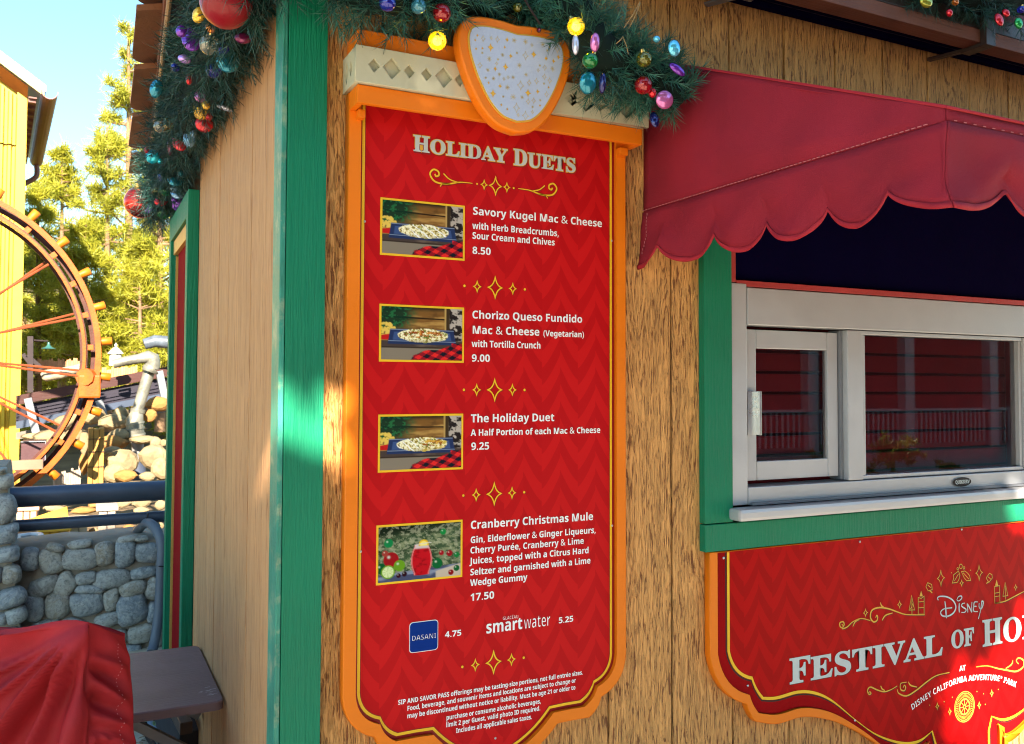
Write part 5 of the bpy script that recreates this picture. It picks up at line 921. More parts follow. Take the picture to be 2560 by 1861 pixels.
# ------------------------------------------------------------------ garlands
def tube_mesh_lumpy(name, path, rad, mat, parent, seed=0):
    mb = MB(); p = smoothpath(path, 8); rr = [rad(i/(len(p)-1))*(1+.25*mn.noise(Vector((i*.6, seed, 0)))) for i in range(len(p))]
    mb.tube(p, rr, 12); return mb.obj(name, mat, parent, True)
def needles(name, path, radf, nspr, mat, parent, seed, nl=.042, per=26, w=.0016, sl=.10, mats2=None):
    """sprigs of thin needles all round a path"""
    rg = np.random.RandomState(seed); p = np.array(smoothpath(path, 10)); n = len(p)
    idx = rg.uniform(0, n-1.001, nspr); i0 = idx.astype(int); fr = (idx-i0)[:, None]
    base = p[i0]*(1-fr)+p[i0+1]*fr; T = p[i0+1]-p[i0]; T /= np.linalg.norm(T, axis=1)[:, None]
    R = rg.normal(size=(nspr, 3)); R -= T*(R*T).sum(1)[:, None]; R /= np.linalg.norm(R, axis=1)[:, None]
    rad = np.array([radf(k/(n-1)) for k in idx])[:, None]
    sd = R*.8+T*rg.uniform(-.75, .75, (nspr, 1))+rg.normal(0, .22, (nspr, 3)); sd /= np.linalg.norm(sd, axis=1)[:, None]
    st = base+R*rad*rg.uniform(.25, .62, (nspr, 1)); L = sl*rg.uniform(.6, 1.15, (nspr, 1))*np.minimum(rad/.11, 1.1)
    V = []; 
    S = np.repeat(st, per, 0); Dn = np.repeat(sd, per, 0); LL = np.repeat(L, per, 0); m = len(S)
    t = np.tile(np.linspace(0, 1, per), nspr)[:, None]
    a = rg.normal(size=(m, 3)); a -= Dn*(a*Dn).sum(1)[:, None]; a /= np.linalg.norm(a, axis=1)[:, None]
    nd = Dn*rg.uniform(.62, .8, (m, 1))+a*rg.uniform(.6, .8, (m, 1)); nd += Dn*(t > .9)*.8; nd /= np.linalg.norm(nd, axis=1)[:, None]
    b0 = S+Dn*LL*t; tip = b0+nd*nl*rg.uniform(.7, 1.15, (m, 1))
    sdv = np.cross(nd, rg.normal(size=(m, 3))); sdv /= np.linalg.norm(sdv, axis=1)[:, None]
    v = np.empty((m*3, 3)); v[0::3] = b0-sdv*w/2; v[1::3] = b0+sdv*w/2; v[2::3] = tip
    # twigs
    u2 = np.cross(sd, rg.normal(size=(nspr, 3))); u2 /= np.linalg.norm(u2, axis=1)[:, None]
    tv = np.empty((nspr*3, 3)); tv[0::3] = st-u2*.0015; tv[1::3] = st+u2*.0015; tv[2::3] = st+sd*L
    v = np.concatenate([v, tv]); k = len(v)//3
    me = bpy.data.meshes.new(name); me.vertices.add(len(v)); me.vertices.foreach_set('co', v.ravel().astype(np.float32))
    me.loops.add(k*3); me.loops.foreach_set('vertex_index', np.arange(k*3, dtype=np.int32)); me.polygons.add(k)
    me.polygons.foreach_set('loop_start', np.arange(0, k*3, 3, dtype=np.int32)); me.update(calc_edges=True)
    o = link(name, me, mat, parent); o['kind'] = 'stuff'; return o
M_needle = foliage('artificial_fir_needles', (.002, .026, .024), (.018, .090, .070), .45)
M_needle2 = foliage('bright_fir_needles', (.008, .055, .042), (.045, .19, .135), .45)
M_core = paint('garland_core', (.004, .014, .012), .9)
def garland(label, path, rad, nspr, seed, cat='garland', nm=None, **kw):
    g_ = tag(empty('fir_garland', tuple(path[0])), label, cat, 'fir garlands on the eaves of the kiosk')
    inv = Matrix.Translation(-Vector(path[0]))
    for o in (tube_mesh_lumpy('core', path, lambda t: rad(t)*.52, M_core, None, seed), needles('needles', path, rad, nspr, nm or M_needle, None, seed, **kw)):
        o.parent = g_; o.matrix_parent_inverse = inv
    return g_
GL = [(.405, -.45, 2.75), (.395, 0, 2.735), (.385, .6, 2.72), (.385, 1.2, 2.715), (.38, 1.9, 2.70), (.39, 2.5, 2.68), (.40, 3.15, 2.66)]
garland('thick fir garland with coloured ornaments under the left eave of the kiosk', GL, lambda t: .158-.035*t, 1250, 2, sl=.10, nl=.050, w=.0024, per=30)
def FP(px, py, y): return tuple(W(px, py, y))
GF = [FP(840, -70, -.17), FP(930, -28, -.17), FP(1060, -20, -.15), FP(1180, -14, -.09), FP(1330, -4, -.09), FP(1440, 40, -.18), FP(1490, 120, -.23), FP(1560, 165, -.235), FP(1630, 190, -.235), FP(1700, 245, -.235)]
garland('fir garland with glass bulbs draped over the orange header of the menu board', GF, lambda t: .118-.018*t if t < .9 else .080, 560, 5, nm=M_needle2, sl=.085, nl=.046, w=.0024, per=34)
GR = [FP(2270, -75, -.24), FP(2350, -40, -.25), FP(2430, -12, -.26), FP(2500, -2, -.26), FP(2600, 0, -.26)]
garland('fir garland hanging high at the right end of the eave', GR, lambda t: .10, 200, 9, sl=.08, w=.0022, per=30)

# ------------------------------------------------------------------ ornaments
def near_garland(px, py, path, out=.10):
    d = RT*((px-CX)/F)-UP*((py-CY)/F)+FW; d = d/np.linalg.norm(d); best = None
    for q in smoothpath(path, 12):
        t = float(np.dot(q-EYE, d)); r = float(np.linalg.norm(EYE+d*t-q))
        if best is None or r < best[0]: best = (r, t)
    return EYE+d*(best[1]-out)
def bulb(loc, r, mat, label, kind='bulb', group=None, lit=None):
    root = tag(empty('light_bulb' if kind == 'bulb' else 'bauble', tuple(loc)), label, 'light bulb' if kind == 'bulb' else 'ornament', group)
    link('glass' if kind == 'bulb' else 'ball', None, None) if False else None
    mb = MB().sphere((0, 0, 0), r, 24, 14); o = mb.obj('glass' if kind == 'bulb' else 'ball', mat, root, True)
    cp_ = MB().tube([(0, 0, r*.93), (0, 0, r*1.12), (0, 0, r*1.32)], [r*.30, r*.28, r*.22], 10).obj('cap', M_capm, root)
    if lit: MB().sphere((0, 0, 0), r*.35, 10, 6).obj('filament', lit, root, True)
    elif kind == 'bulb': MB().tube([(0, 0, r*.9), (0, 0, r*.1)], [r*.12, r*.05], 6).obj('filament', M_fil, root)
    root.rotation_euler = (random.Random(label).uniform(-.6, .6), random.Random(label+'b').uniform(-.6, .6), 0)
    return root
M_capm = glassy('gold_cap', (.7, .5, .15), .3, 1.0); M_fil = paint('pale_filament', (.8, .7, .5), .4)
def disc(loc, rx, rz, mat, label, tilt=0.0, turn=0.0):
    n = 24; v = []; f = []
    for y, s in ((-.0105, .25), (-.0080, .60), (-.0048, .86), (-.0010, 1.0), (.0010, 1.0), (.0022, .90)):
        for k in range(n): a = 2*math.pi*k/n; v.append((rx*s*math.cos(a), y, rz*s*math.sin(a)))
    for j in range(5):
        for k in range(n): f.append((j*n+k, j*n+(k+1) % n, (j+1)*n+(k+1) % n, (j+1)*n+k))
    f.append(tuple(range(n))[::-1]); f.append(tuple(range(5*n, 6*n)))
    o = mesh('disc_ornament', v, f, mat, None, True); o.location = tuple(loc); o.rotation_euler = (random.Random(label).uniform(-.3, .3), tilt, -YAW*.3+turn)
    return tag(o, label, 'ornament')
C_ = dict(purple=(.13, .02, .32), blue=(.02, .03, .55), teal=(.005, .16, .24), red=(.55, .008, .02), magenta=(.16, .01, .07), lilac=(.38, .22, .60), pink=(.50, .14, .40), gold=(.75, .42, .04),
          clear=(.75, .72, .60), lightblue=(.22, .40, .65), aqua=(.01, .45, .60), green=(.01, .30, .07), violet=(.24, .07, .60), navy=(.01, .012, .10), olive=(.30, .30, .03), maroon=(.09, .008, .04), orange=(.70, .20, .02), white=(.55, .55, .68), cyan=(.10, .45, .65))
def OM(c, kind):
    if kind == 'd': return glassy('mirror_'+c, tuple(min(q*1.35, 1) for q in C_[c]), .16, .5)
    if kind == 'b': return glassy('glass_'+c, C_[c], .05, .15, .55 if c not in ('olive', 'clear', 'gold') else .8)
    return glassy('ball_'+c, C_[c], .12, .7)
c5 = lambda x, y: (300+.33956*x, .33956*y)
left = [ # crop x, y, radius x, radius y, colour, kind, label
 (580, 112, 34, 46, 'gold', 'd', 'gold and orange disc ornament just left of the matt red ball at the top'),
 (665, 205, 26, 34, 'orange', 'd', 'small orange disc ornament directly under the matt red ball'),
 (525, 292, 52, 70, 'purple', 'd', 'large purple disc ornament left of the clear bulb near the top'),
 (452, 232, 30, 34, 'purple', 'd', 'smaller purple disc ornament above left of the large purple disc'),
 (660, 330, 58, 58, 'clear', 'b', 'large clear glass bulb below the matt red ball'),
 (756, 345, 38, 42, 'blue', 'd', 'blue disc ornament just right of the large clear bulb'),
 (795, 450, 64, 66, 'teal', 'd', 'largest teal disc ornament on the left garland, beside the planks'),
 (905, 282, 46, 32, 'magenta', 'd', 'dark magenta disc ornament near the green corner board'),
 (475, 436, 36, 24, 'lilac', 'd', 'lilac disc ornament below the large purple disc'),
 (405, 498, 26, 20, 'blue', 'b', 'small blue bulb at the left edge under the lilac disc'),
 (688, 520, 52, 34, 'blue', 'b', 'dark blue glass bulb left of the largest teal disc'),
 (508, 582, 18, 34, 'red', 'd', 'narrow red and silver disc ornament below the lilac disc'),
 (268, 655, 34, 52, 'teal', 'd', 'teal disc ornament sticking out on the left side of the garland'),
 (590, 712, 30, 34, 'pink', 'd', 'pink disc ornament above the crumpled gold ornament'),
 (600, 805, 44, 60, 'gold', 'd', 'crumpled gold ornament in the middle of the left garland'),
 (633, 775, 26, 26, 'gold', 'd', 'small round gold ornament beside the crumpled gold one'),
 (775, 798, 48, 15, 'white', 'd', 'pointed clear ornament sticking out towards the planks'),
 (620, 915, 48, 46, 'red', 'd', 'bright red disc ornament under the gold ornaments'),
 (650, 858, 24, 22, 'red', 'd', 'small red disc ornament above the bright red disc'),
 (295, 932, 30, 38, 'clear', 'b', 'clear bulb at the left edge of the garland, left one of a pair'),
 (345, 928, 32, 36, 'gold', 'b', 'golden clear bulb just right of the clear one'),
 (513, 1018, 34, 56, 'lightblue', 'd', 'light blue disc ornament under the bright red disc'),
 (541, 985, 18, 24, 'lightblue', 'd', 'small light blue disc ornament touching the light blue disc'),
 (437, 1055, 36, 52, 'red', 'd', 'metallic red disc ornament left of the light blue disc'),
 (372, 1070, 18, 58, 'maroon', 'd', 'dark maroon disc ornament seen nearly edge on'),
 (240, 1155, 36, 40, 'aqua', 'd', 'aqua disc ornament at the left edge in the lower part'),
 (295, 1188, 16, 16, 'aqua', 'd', 'tiny aqua disc ornament right of the larger aqua disc'),
 (195, 1108, 13, 16, 'red', 'd', 'tiny red disc ornament above the aqua disc'),
 (322, 1303, 32, 32, 'blue', 'b', 'bright blue bulb above the lower cluster'),
 (412, 1322, 46, 42, 'teal', 'd', 'dark teal disc ornament right of the bright blue bulb'),
 (445, 1278, 18, 18, 'teal', 'd', 'small dark teal disc ornament above the dark teal disc'),
 (276, 1405, 32, 32, 'olive', 'b', 'olive gold bulb in the lowest cluster'),
 (336, 1402, 34, 32, 'green', 'b', 'green bulb in the lowest cluster, above the red disc'),
 (430, 1420, 42, 38, 'lightblue', 'd', 'light blue disc ornament in the lowest cluster'),
 (400, 1388, 22, 18, 'lightblue', 'd', 'small light blue disc ornament at the top of the lowest cluster'),
 (300, 1470, 40, 40, 'red', 'd', 'red disc ornament in the middle of the lowest cluster'),
 (428, 1503, 32, 40, 'violet', 'd', 'violet disc ornament in the lowest cluster beside the door casing'),
 (400, 1470, 18, 18, 'violet', 'd', 'small violet disc ornament touching the violet disc'),
 (316, 1560, 44, 42, 'green', 'b', 'dark green bulb at the bottom of the lowest cluster'),
 (212, 1508, 30, 50, 'purple', 'd', 'plum disc ornament in front of the large shiny red ball'),
]
for (x, y, rx, ry, c, k, lab) in left:
    px, py = c5(x, y); loc = near_garland(px, py, GL, .235); s = depth(loc)/F*.33956*1.32
    if k == 'b': bulb(loc, s*(rx+ry)/2, OM(c, 'b'), lab)
    else: disc(loc, rx*s, ry*s, OM(c, 'd'), lab, random.Random(lab).uniform(-.4, .4) if abs(rx-ry) < 25 and rx > 20 else .25*(rx > 40))
loc = near_garland(*c5(780, 18), GL, .27); s = depth(loc)/F*.33956
bulb(loc, 190*s, paint('matt_red_ball', (.27, .006, .014), .35, .05, coat=.2), 'large matt red ball ornament at the top of the left garland', 'ball')
loc = near_garland(*c5(152, 1492), GL, .12); s = depth(loc)/F*.33956
bulb(loc, 118*s, glassy('shiny_red_ball', (.62, .02, .012), .04, .9), 'large shiny red ball ornament at the far lower end of the left garland', 'ball')
M_lit = emis('lit_yellow', (1.0, .72, .05), 6.0); M_litg = glassy('glass_lit_yellow', (1.0, .60, .02), .05, 0, .9)
M_lite = glassy('lit_yellow_glass', (1.0, .78, .03), .06, 0, .6)
front = [
 (352, 18, 50, 50, 'blue', 'b', 'blue bulb at the left end of the garland above the menu header'), (535, 38, 46, 46, 'cyan', 'b', 'faceted pale blue bulb beside the red bulb above the header'),
 (672, 78, 54, 54, 'red', 'b', 'red bulb right above the lit yellow bulb left of the crest'), (645, 243, 55, 55, 'LIT', 'b', 'lit yellow bulb in front of the orange header, left of the crest'),
 (1120, 45, 28, 28, 'olive', 'b', 'small olive bulb in the needles above the crest'), (1465, 158, 52, 52, 'LIT', 'b', 'lit yellow bulb right of the crest'),
 (1577, 252, 30, 56, 'pink', 'd', 'narrow pink disc ornament below the right hand lit bulb'), (1548, 360, 44, 50, 'green', 'b', 'green bulb right of the crest'),
 (1867, 352, 46, 46, 'olive', 'b', 'clear olive bulb at the right end of the menu garland'), (2045, 285, 40, 50, 'cyan', 'd', 'glittering pale blue ornament at the far right of the menu garland'),
 (1940, 232, 22, 20, 'cyan', 'd', 'small glittering pale blue ornament above the clear olive bulb'),
 (1535, 492, 54, 66, 'teal', 'd', 'teal disc ornament hanging over the cream band'), (1622, 492, 22, 62, 'navy', 'd', 'navy disc ornament seen nearly edge on beside the teal disc'),
 (1862, 505, 50, 56, 'red', 'b', 'red bulb among the needles at the right end of the menu garland'), (1915, 548, 26, 30, 'red', 'd', 'small red disc ornament touching the right hand red bulb'),
 (1988, 590, 58, 54, 'pink', 'd', 'round pink disc ornament at the lower right of the menu garland'), (2062, 412, 58, 30, 'purple', 'd', 'purple disc ornament in front of the awning'),
 (1928, 708, 30, 52, 'navy', 'd', 'dark navy disc ornament hanging below the right end of the header'), (1462, 265, 22, 62, 'white', 'd', 'pale grey disc ornament behind the right edge of the crest'),
 (1245, 180, 14, 14, 'maroon', 'd', 'tiny maroon disc ornament above the crest')]
for (x, y, rx, ry, c, k, lab) in front:
    px, py = c4(x, y); loc = near_garland(px, py, GF, .125); s = depth(loc)/F*.4233
    if c == 'LIT': bulb(loc, s*rx, M_lite, lab, lit=M_lit)
    elif k == 'b': bulb(loc, s*(rx+ry)/2, OM(c, 'b'), lab)
    else: disc(loc, rx*s, ry*s, OM(c, 'd'), lab, .5 if rx > 55 and ry < 35 else 0, 0)
cb = lambda x, y: (2060+.22046*x, .22046*y)
for (x, y, rx, ry, c, k, lab) in [(1985, 225, 60, 82, 'red', 'd', 'red disc ornament hanging behind the hanger strap at the upper right'), (2062, 150, 50, 50, 'red', 'd', 'second red disc ornament touching the one by the hanger strap'),
        (2205, 265, 56, 66, 'green', 'd', 'dark green disc ornament at the right edge of the picture'), (2235, 110, 44, 40, 'blue', 'b', 'blue bulb at the upper right edge of the picture'),
        (1490, 25, 46, 30, 'orange', 'b', 'orange bulb at the left end of the upper right garland'), (1160, 20, 90, 70, 'olive', 'd', 'large dull olive disc ornament left of the upper right garland'), (1420, 150, 40, 44, 'red', 'd', 'dull red disc ornament on the dark red boards')]:
    px, py = cb(x, y); loc = W(px, py, -.36); s = depth(loc)/F*.22046
    if k == 'b': bulb(loc, s*(rx+ry)/2, OM(c, 'b'), lab)
    else: disc(loc, rx*s, ry*s, OM(c, 'd'), lab)
# dry pine needles caught in the garland
dn = MB()
for a, b in (((1560, 70), (1600, 5)), ((1572, 72), (1601, 8)), ((1540, 110), (1557, 92)), ((1557, 92), (1571, 136))):
    dn.tube([FP(*a, -.32), FP((a[0]+b[0])/2+2, (a[1]+b[1])/2, -.33), FP(*b, -.32)], .0013, 5)
o = dn.obj('dry_pine_needles', paint('straw', (.45, .28, .12), .7)); tag(o, 'a few dry straw coloured pine needles stuck in the garland', 'pine needles', kind='stuff')
# light cord
tag(MB().tube([FP(1310, -5, -.30), FP(1330, 30, -.31), FP(1350, 60, -.30)], .003, 6).obj('electric_cord', M_black), 'black electric cord slanting through the needles above the crest', 'cord')

# ------------------------------------------------------------------ shelf, cover, stone wall, rails
shf = empty('side_shelf', (.3, 1.2, .53), 0, 'brown wooden shelf fixed low to the side planks, with white scuffs', 'shelf')
def shk(o): o.parent = shf; o.matrix_parent_inverse = Matrix.Translation((-.3, -1.2, -.53)); return o
M_shelf = paint('brown_stained_top', (.165, .110, .125), .38, .18, 5, .25, grain=(6, 120, 120), dirt=0)
def rounded_slab(x0, x1, y0, y1, z0, z1, r, n=5):
    ol = rrect(x0, x1, y0, y1, r, n); m = len(ol); v = []
    for z, s in ((z0, .0), (z1-.004, .0), (z1, .004)):
        for x, y in ol: v.append((x-math.copysign(s, x-(x0+x1)/2), y-math.copysign(s, y-(y0+y1)/2), z))
    f = [tuple(range(m))[::-1], tuple(range(2*m, 3*m))]
    for j in range(2):
        for i in range(m): f.append((j*m+i, j*m+(i+1) % m, (j+1)*m+(i+1) % m, (j+1)*m+i))
    return v, f
v, f = rounded_slab(-.55, .478, .905, 1.60, .525, .556, .03); shk(mesh('shelf_top', v, f, M_shelf))
shk(MB().beam((.47, 1.0, .30), (.15, 1.0, .52), .03, .03).obj('bracket', M_alumd)); shk(MB().beam((.47, 1.5, .30), (.15, 1.5, .52), .03, .03).obj('bracket', M_alumd))
S = Strokes(); g = random.Random(5)
for _ in range(34):
    px, py = g.gauss(528, 14), g.gauss(1729, 8); p0 = P(px, py, 2, .557)
    if not (.0 < p0[0] < .45 and .925 < p0[1] < 1.3): continue
    S.line([(p0[0], p0[1]), (p0[0]+g.uniform(.006, .022), p0[1]+g.uniform(-.004, .006))], g.uniform(.001, .0022))
o = shk(mesh('scuff_marks', [(a_, b_, .5567) for a_, b_ in S.v], S.f, paint('white_scuff', (.7, .7, .72), .6))); o['kind'] = 'stuff'

# red cloth cover
zc = .97
Nn = P(222, 1556, 2, 1.0); Ll = P(-60, 1588, 2, .95); Rr = P(312, 1592, 2, .935)
cov = empty('covered_cart', (float(Nn[0]), float(Nn[1])+.2, 0), 0, 'cart hidden under a fitted red cloth cover, in front of the low shelf', 'cart cover')
Nn2 = np.array(Nn[:2]); Rr2 = np.array(Rr[:2]); Ll2 = np.array(Ll[:2]); back = Rr2+(Ll2-Nn2)*1.0
dl = (Ll2-Nn2)/np.linalg.norm(Ll2-Nn2); dr_ = (Rr2-Nn2)/np.linalg.norm(Rr2-Nn2)
Ll2 = Nn2+dl*1.25; back = Rr2+dl*1.25
def seg_(a, b, n): return [a+(b-a)*i/n for i in range(n)]
Lm = Nn2+dl*.60; NF = 90
loop = seg_(Ll2, Lm, 10)+seg_(Lm, Nn2, 80)+seg_(Nn2, Rr2, 60)+seg_(Rr2, back, 24)+seg_(back, Ll2, 24); m = len(loop); LR = float(np.linalg.norm(Rr2-Nn2))
cen = sum(loop)/m; v = []; f = []; rows = 84
nf = np.array([dl[1], -dl[0]]); nf = nf if np.dot(nf, Nn2-cen) > 0 else -nf; nr = np.array([dr_[1], -dr_[0]]); nr = nr if np.dot(nr, Rr2-cen) > 0 else -nr
for j in range(rows+1):
    h = zc*(j/rows)**1.15
    for i, q in enumerate(loop):
        d = (q-cen)/np.linalg.norm(q-cen)
        if i < 90:
            s = float(np.linalg.norm(q-Nn2)); d = nf*min(1, s/.05)+d*max(0, 1-s/.05); d /= np.linalg.norm(d)
            o = 0
            for kk, am, wd in ((.10, .045, .016), (.42, .075, .022), (.85, .070, .026), (1.5, .060, .034), (2.6, .045, .05)):
                o += am*math.exp(-((s-kk*h-.01)/(wd*(.35+h*2.2)))**2)*min(1, h*9)
            o += .05*math.exp(-((s-1.0*h-.02)/(.05+.12*h))**2)*min(1, h*6)-.035*math.exp(-((s-.20)/.07)**2)*math.exp(-((h-.06)/.08)**2)
            o += .040*mn.noise(Vector((s*5-h*6, h*4, 3)))*min(1, h*8)+.05*h-.012*min(1, h*10)
        elif i < 150:
            u = (i-90)/60; s = u*LR; d = nr*math.sin(math.pi*min(max(u, .02), .98))**.4+d*.5; d /= np.linalg.norm(d)
            rn = 1-abs(mn.noise(Vector((s*11+h*6, h*13-s*4, 1))))*2.6
            o = .034*rn*min(1, h*9)*math.sin(math.pi*min(u+.04, 1))+.035*math.sin(math.pi*min(h*2.2, 1))*u+.014*math.exp(-((s-.55*LR-.10*math.sin(h*9))/.018)**2)*min(1, h*8)-.010*math.exp(-((s-.30*LR)/.03)**2)*min(1, h*8)
        else: o = .012*mn.noise(Vector((i*.2, h*4, 5)))*min(1, h*6)
        zt_ = 1.0-(.065*(i-90)/60 if 90 <= i < 150 else (.055 if i >= 150 else 0))
        if i < 90: zt_ -= .050*math.sin(min(float(np.linalg.norm(q-Nn2))/.35, 1)*math.pi*.5)
        p = q+d*o; v.append((p[0], p[1], max(zt_-h, 0.0)))
for j in range(rows):
    for i in range(m): f.append((j*m+i, (j+1)*m+i, (j+1)*m+(i+1) % m, j*m+(i+1) % m))
# top of the cover: sags between the corners, with a raised point
base = len(v); tr_ = 10
for j in range(1, tr_+1):
    t = j/tr_
    for i, q in enumerate(loop):
        p = q*(1-t)+cen*t; z0 = v[i][2]; pk = math.exp(-((p[0]-(Nn2[0]+.0))**2+(p[1]-(Nn2[1]+.12))**2)/.010)*.030
        v.append((p[0], p[1], z0*(1-t)+(zc-.02)*t+pk-.004+.01*mn.noise(Vector((p[0]*4, p[1]*4, 0)))*min(t*3, 1)))
for i in range(m): f.append((i, (i+1) % m, base+(i+1) % m, base+i))
for j in range(tr_-1):
    for i in range(m): f.append((base+j*m+i, base+j*m+(i+1) % m, base+(j+1)*m+(i+1) % m, base+(j+1)*m+i))
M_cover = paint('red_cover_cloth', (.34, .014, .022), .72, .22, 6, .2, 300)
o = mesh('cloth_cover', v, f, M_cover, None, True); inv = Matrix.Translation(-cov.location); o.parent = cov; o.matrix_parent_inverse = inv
st = MB(); px_prev = None
for j in range(4, rows, 1):
    k = j*m+132; a_ = Vector(v[k]); b_ = Vector(v[k+m]); d = Vector(((a_.x-cen[0]), (a_.y-cen[1]), 0)).normalized()*.0015
    for q in (0,):
        c_ = a_.lerp(b_, q+.1)+d; e_ = a_.lerp(b_, q+.38)+d; st.tube([c_, e_], .0012, 4)
o = st.obj('seam_stitching', thr); o['kind'] = 'stuff'; o.parent = cov; o.matrix_parent_inverse = inv

# stone wall
YW = 3.6
c0 = lambda x, y: (.2425*x, 1160+.2425*y)
swl = empty('stone_wall', (0, YW, 0), 0, 'low grey river stone wall with wide mortar joints behind the kiosk', 'wall')
def stk(o): o.parent = swl; o.matrix_parent_inverse = Matrix.Translation((0, -YW, 0)); return o
M_mortar = paint('mortar', (.27, .23, .19), .9, .2, 7, .6, 45)
topz = [XZ(*c0(x, y), YW) for x, y in ((190, 880), (400, 860), (700, 815), (900, 815), (1100, 790), (1400, 750), (1700, 765))]
tx = [-3.2]+[p[0] for p in topz]+[3.0]; tz = [topz[0][1]-.02]+[p[1] for p in topz]+[topz[-1][1]]
v = []; f = []; nx, nz = 130, 26
for layer, yy in ((0, YW+.02), (1, YW+.42)):
    for j in range(nz+1):
        for i in range(nx+1):
            x = -3.2+6.2*i/nx; h = float(np.interp(x, tx, tz)); z = h*j/nz
            v.append((x, yy+(.02*mn.noise(Vector((x*9, z*9, 2))) if layer == 0 else 0)+.06*(1 if j == nz and layer == 0 else 0), z+.01*mn.noise(Vector((x*7, z*7, 8)))))
def idx_(l, j, i): return l*(nz+1)*(nx+1)+j*(nx+1)+i
for j in range(nz):
    for i in range(nx):
        f.append((idx_(0, j, i), idx_(0, j, i+1), idx_(0, j+1, i+1), idx_(0, j+1, i))); f.append((idx_(1, j, i), idx_(1, j+1, i), idx_(1, j+1, i+1), idx_(1, j, i+1)))
for i in range(nx): f.append((idx_(0, nz, i), idx_(0, nz, i+1), idx_(1, nz, i+1), idx_(1, nz, i)))
stk(mesh('mortar', v, f, M_mortar, None, True))
def stone_mat():
    m_, t, b = nt('river_stone'); vv = coords(t, (1, 1, 1)); oi = t.nodes.new('ShaderNodeObjectInfo')
    sp1 = noi(t, vv, 48, 6, .75, .6); big = noi(t, vv, 12, 5, .65, 2.2)
    basec = ramp(t, oi.outputs['Random'], [(0.0, (.34, .36, .38)), (.3, (.20, .23, .27)), (.55, (.42, .40, .36)), (.8, (.30, .25, .19)), (1.0, (.26, .30, .34))])
    c = mixc(t, ramp(t, big, [(.42, 0.0), (.62, .55)]), basec, (.55, .55, .54)); c = mixc(t, ramp(t, sp1, [(.50, 0.0), (.62, .6)]), c, (.09, .10, .12)); c = mixc(t, ramp(t, sp1, [(.30, .6), (.38, 0.0)]), c, (.72, .71, .68))
    t.links.new(c, b.inputs['Base Color']); b.inputs['Roughness'].default_value = .8
    bump(t, b, math_(t, 'ADD', math_(t, 'MULTIPLY', sp1, .4), big), .8, .012); return m_
M_stone = stone_mat()
def stone(c, rx, rz, depth_, seed, ang=0.0, name='stone', mat=None, n=16, m_=9, p=3.4):
    g = random.Random(seed); v = []; f = []; k1 = [g.uniform(.80, 1.10) for _ in range(7)]
    for i in range(m_+1):
        t = math.pi*i/m_
        for k in range(n):
            a = 2*math.pi*k/n; q = a/(2*math.pi)*7; a0 = k1[int(q) % 7]; a1 = k1[(int(q)+1) % 7]; fr = q-int(q); rr = a0*(1-fr)+a1*fr
            ca, sa = math.cos(a), math.sin(a); se = (abs(ca)**p+abs(sa)**p)**(-1/p)
            s_ = math.sin(t)**.75*rr*se; X = s_*ca*rx; Z = s_*sa*rz; Y = -math.copysign(abs(math.cos(t))**.8, math.cos(t))*depth_
            nn = 1+.10*mn.noise(Vector((X*14+seed, Z*14, Y*14)))
            X *= nn; Z *= nn
            v.append((X*math.cos(ang)-Z*math.sin(ang), Y*nn, X*math.sin(ang)+Z*math.cos(ang)))
    for i in range(m_):
        for k in range(n): f.append((i*n+k, i*n+(k+1) % n, (i+1)*n+(k+1) % n, (i+1)*n+k))
    o = mesh(name, v, f, mat or M_stone, None, True); o.location = tuple(c); return o
stones = [(310, 990, 85, 108, 0), (525, 1000, 118, 130, .3), (570, 868, 88, 42, -.3), (825, 978, 172, 100, -.1), (830, 835, 110, 42, .1), (1080, 930, 98, 116, .1), (1290, 925, 98, 124, 0), (1515, 915, 120, 105, .1), (1320, 778, 96, 30, .1),
 (1485, 1122, 150, 58, .12), (1450, 775, 74, 30, 0), (895, 1180, 92, 58, .15), (1155, 1185, 160, 92, .15), (455, 1262, 136, 92, .2), (665, 1240, 122, 100, .7), (1370, 1288, 124, 76, .2), (1590, 1285, 74, 122, -.3), (930, 1290, 122, 44, -.1),
 (1150, 1402, 72, 106, .1), (355, 1490, 88, 132, -.1), (595, 1465, 116, 122, 0), (892, 1440, 158, 112, .1), (1370, 1498, 152, 140, .3), (1580, 1535, 56, 108, 0), (1110, 1612, 118, 66, .2), (1440, 1760, 120, 95, 0), (1200, 1790, 110, 75, .1), (1620, 1800, 60, 90, 0),
 (480, 1700, 130, 90, .1), (760, 1700, 120, 95, -.1), (980, 1760, 95, 80, 0), (220, 1760, 110, 90, .1), (1330, 1960, 120, 85, 0), (1560, 1980, 100, 80, .1), (1080, 1980, 110, 85, -.1), (1750, 1000, 110, 110, 0), (1790, 1250, 100, 90, 0), (1760, 1480, 95, 110, 0), (1700, 860, 70, 40, 0)]
for i, (x, y, rx, ry, a) in enumerate(stones):
    p = W(*c0(x, y), YW); s = depth(p)/F*.2425; rr = random.Random(i)
    stk(stone((p[0], YW+.012, p[2]), rx*s*1.14, ry*s*1.15, rr.uniform(.035, .050)+min(rx, ry)*s*.08, i*3+1, a))
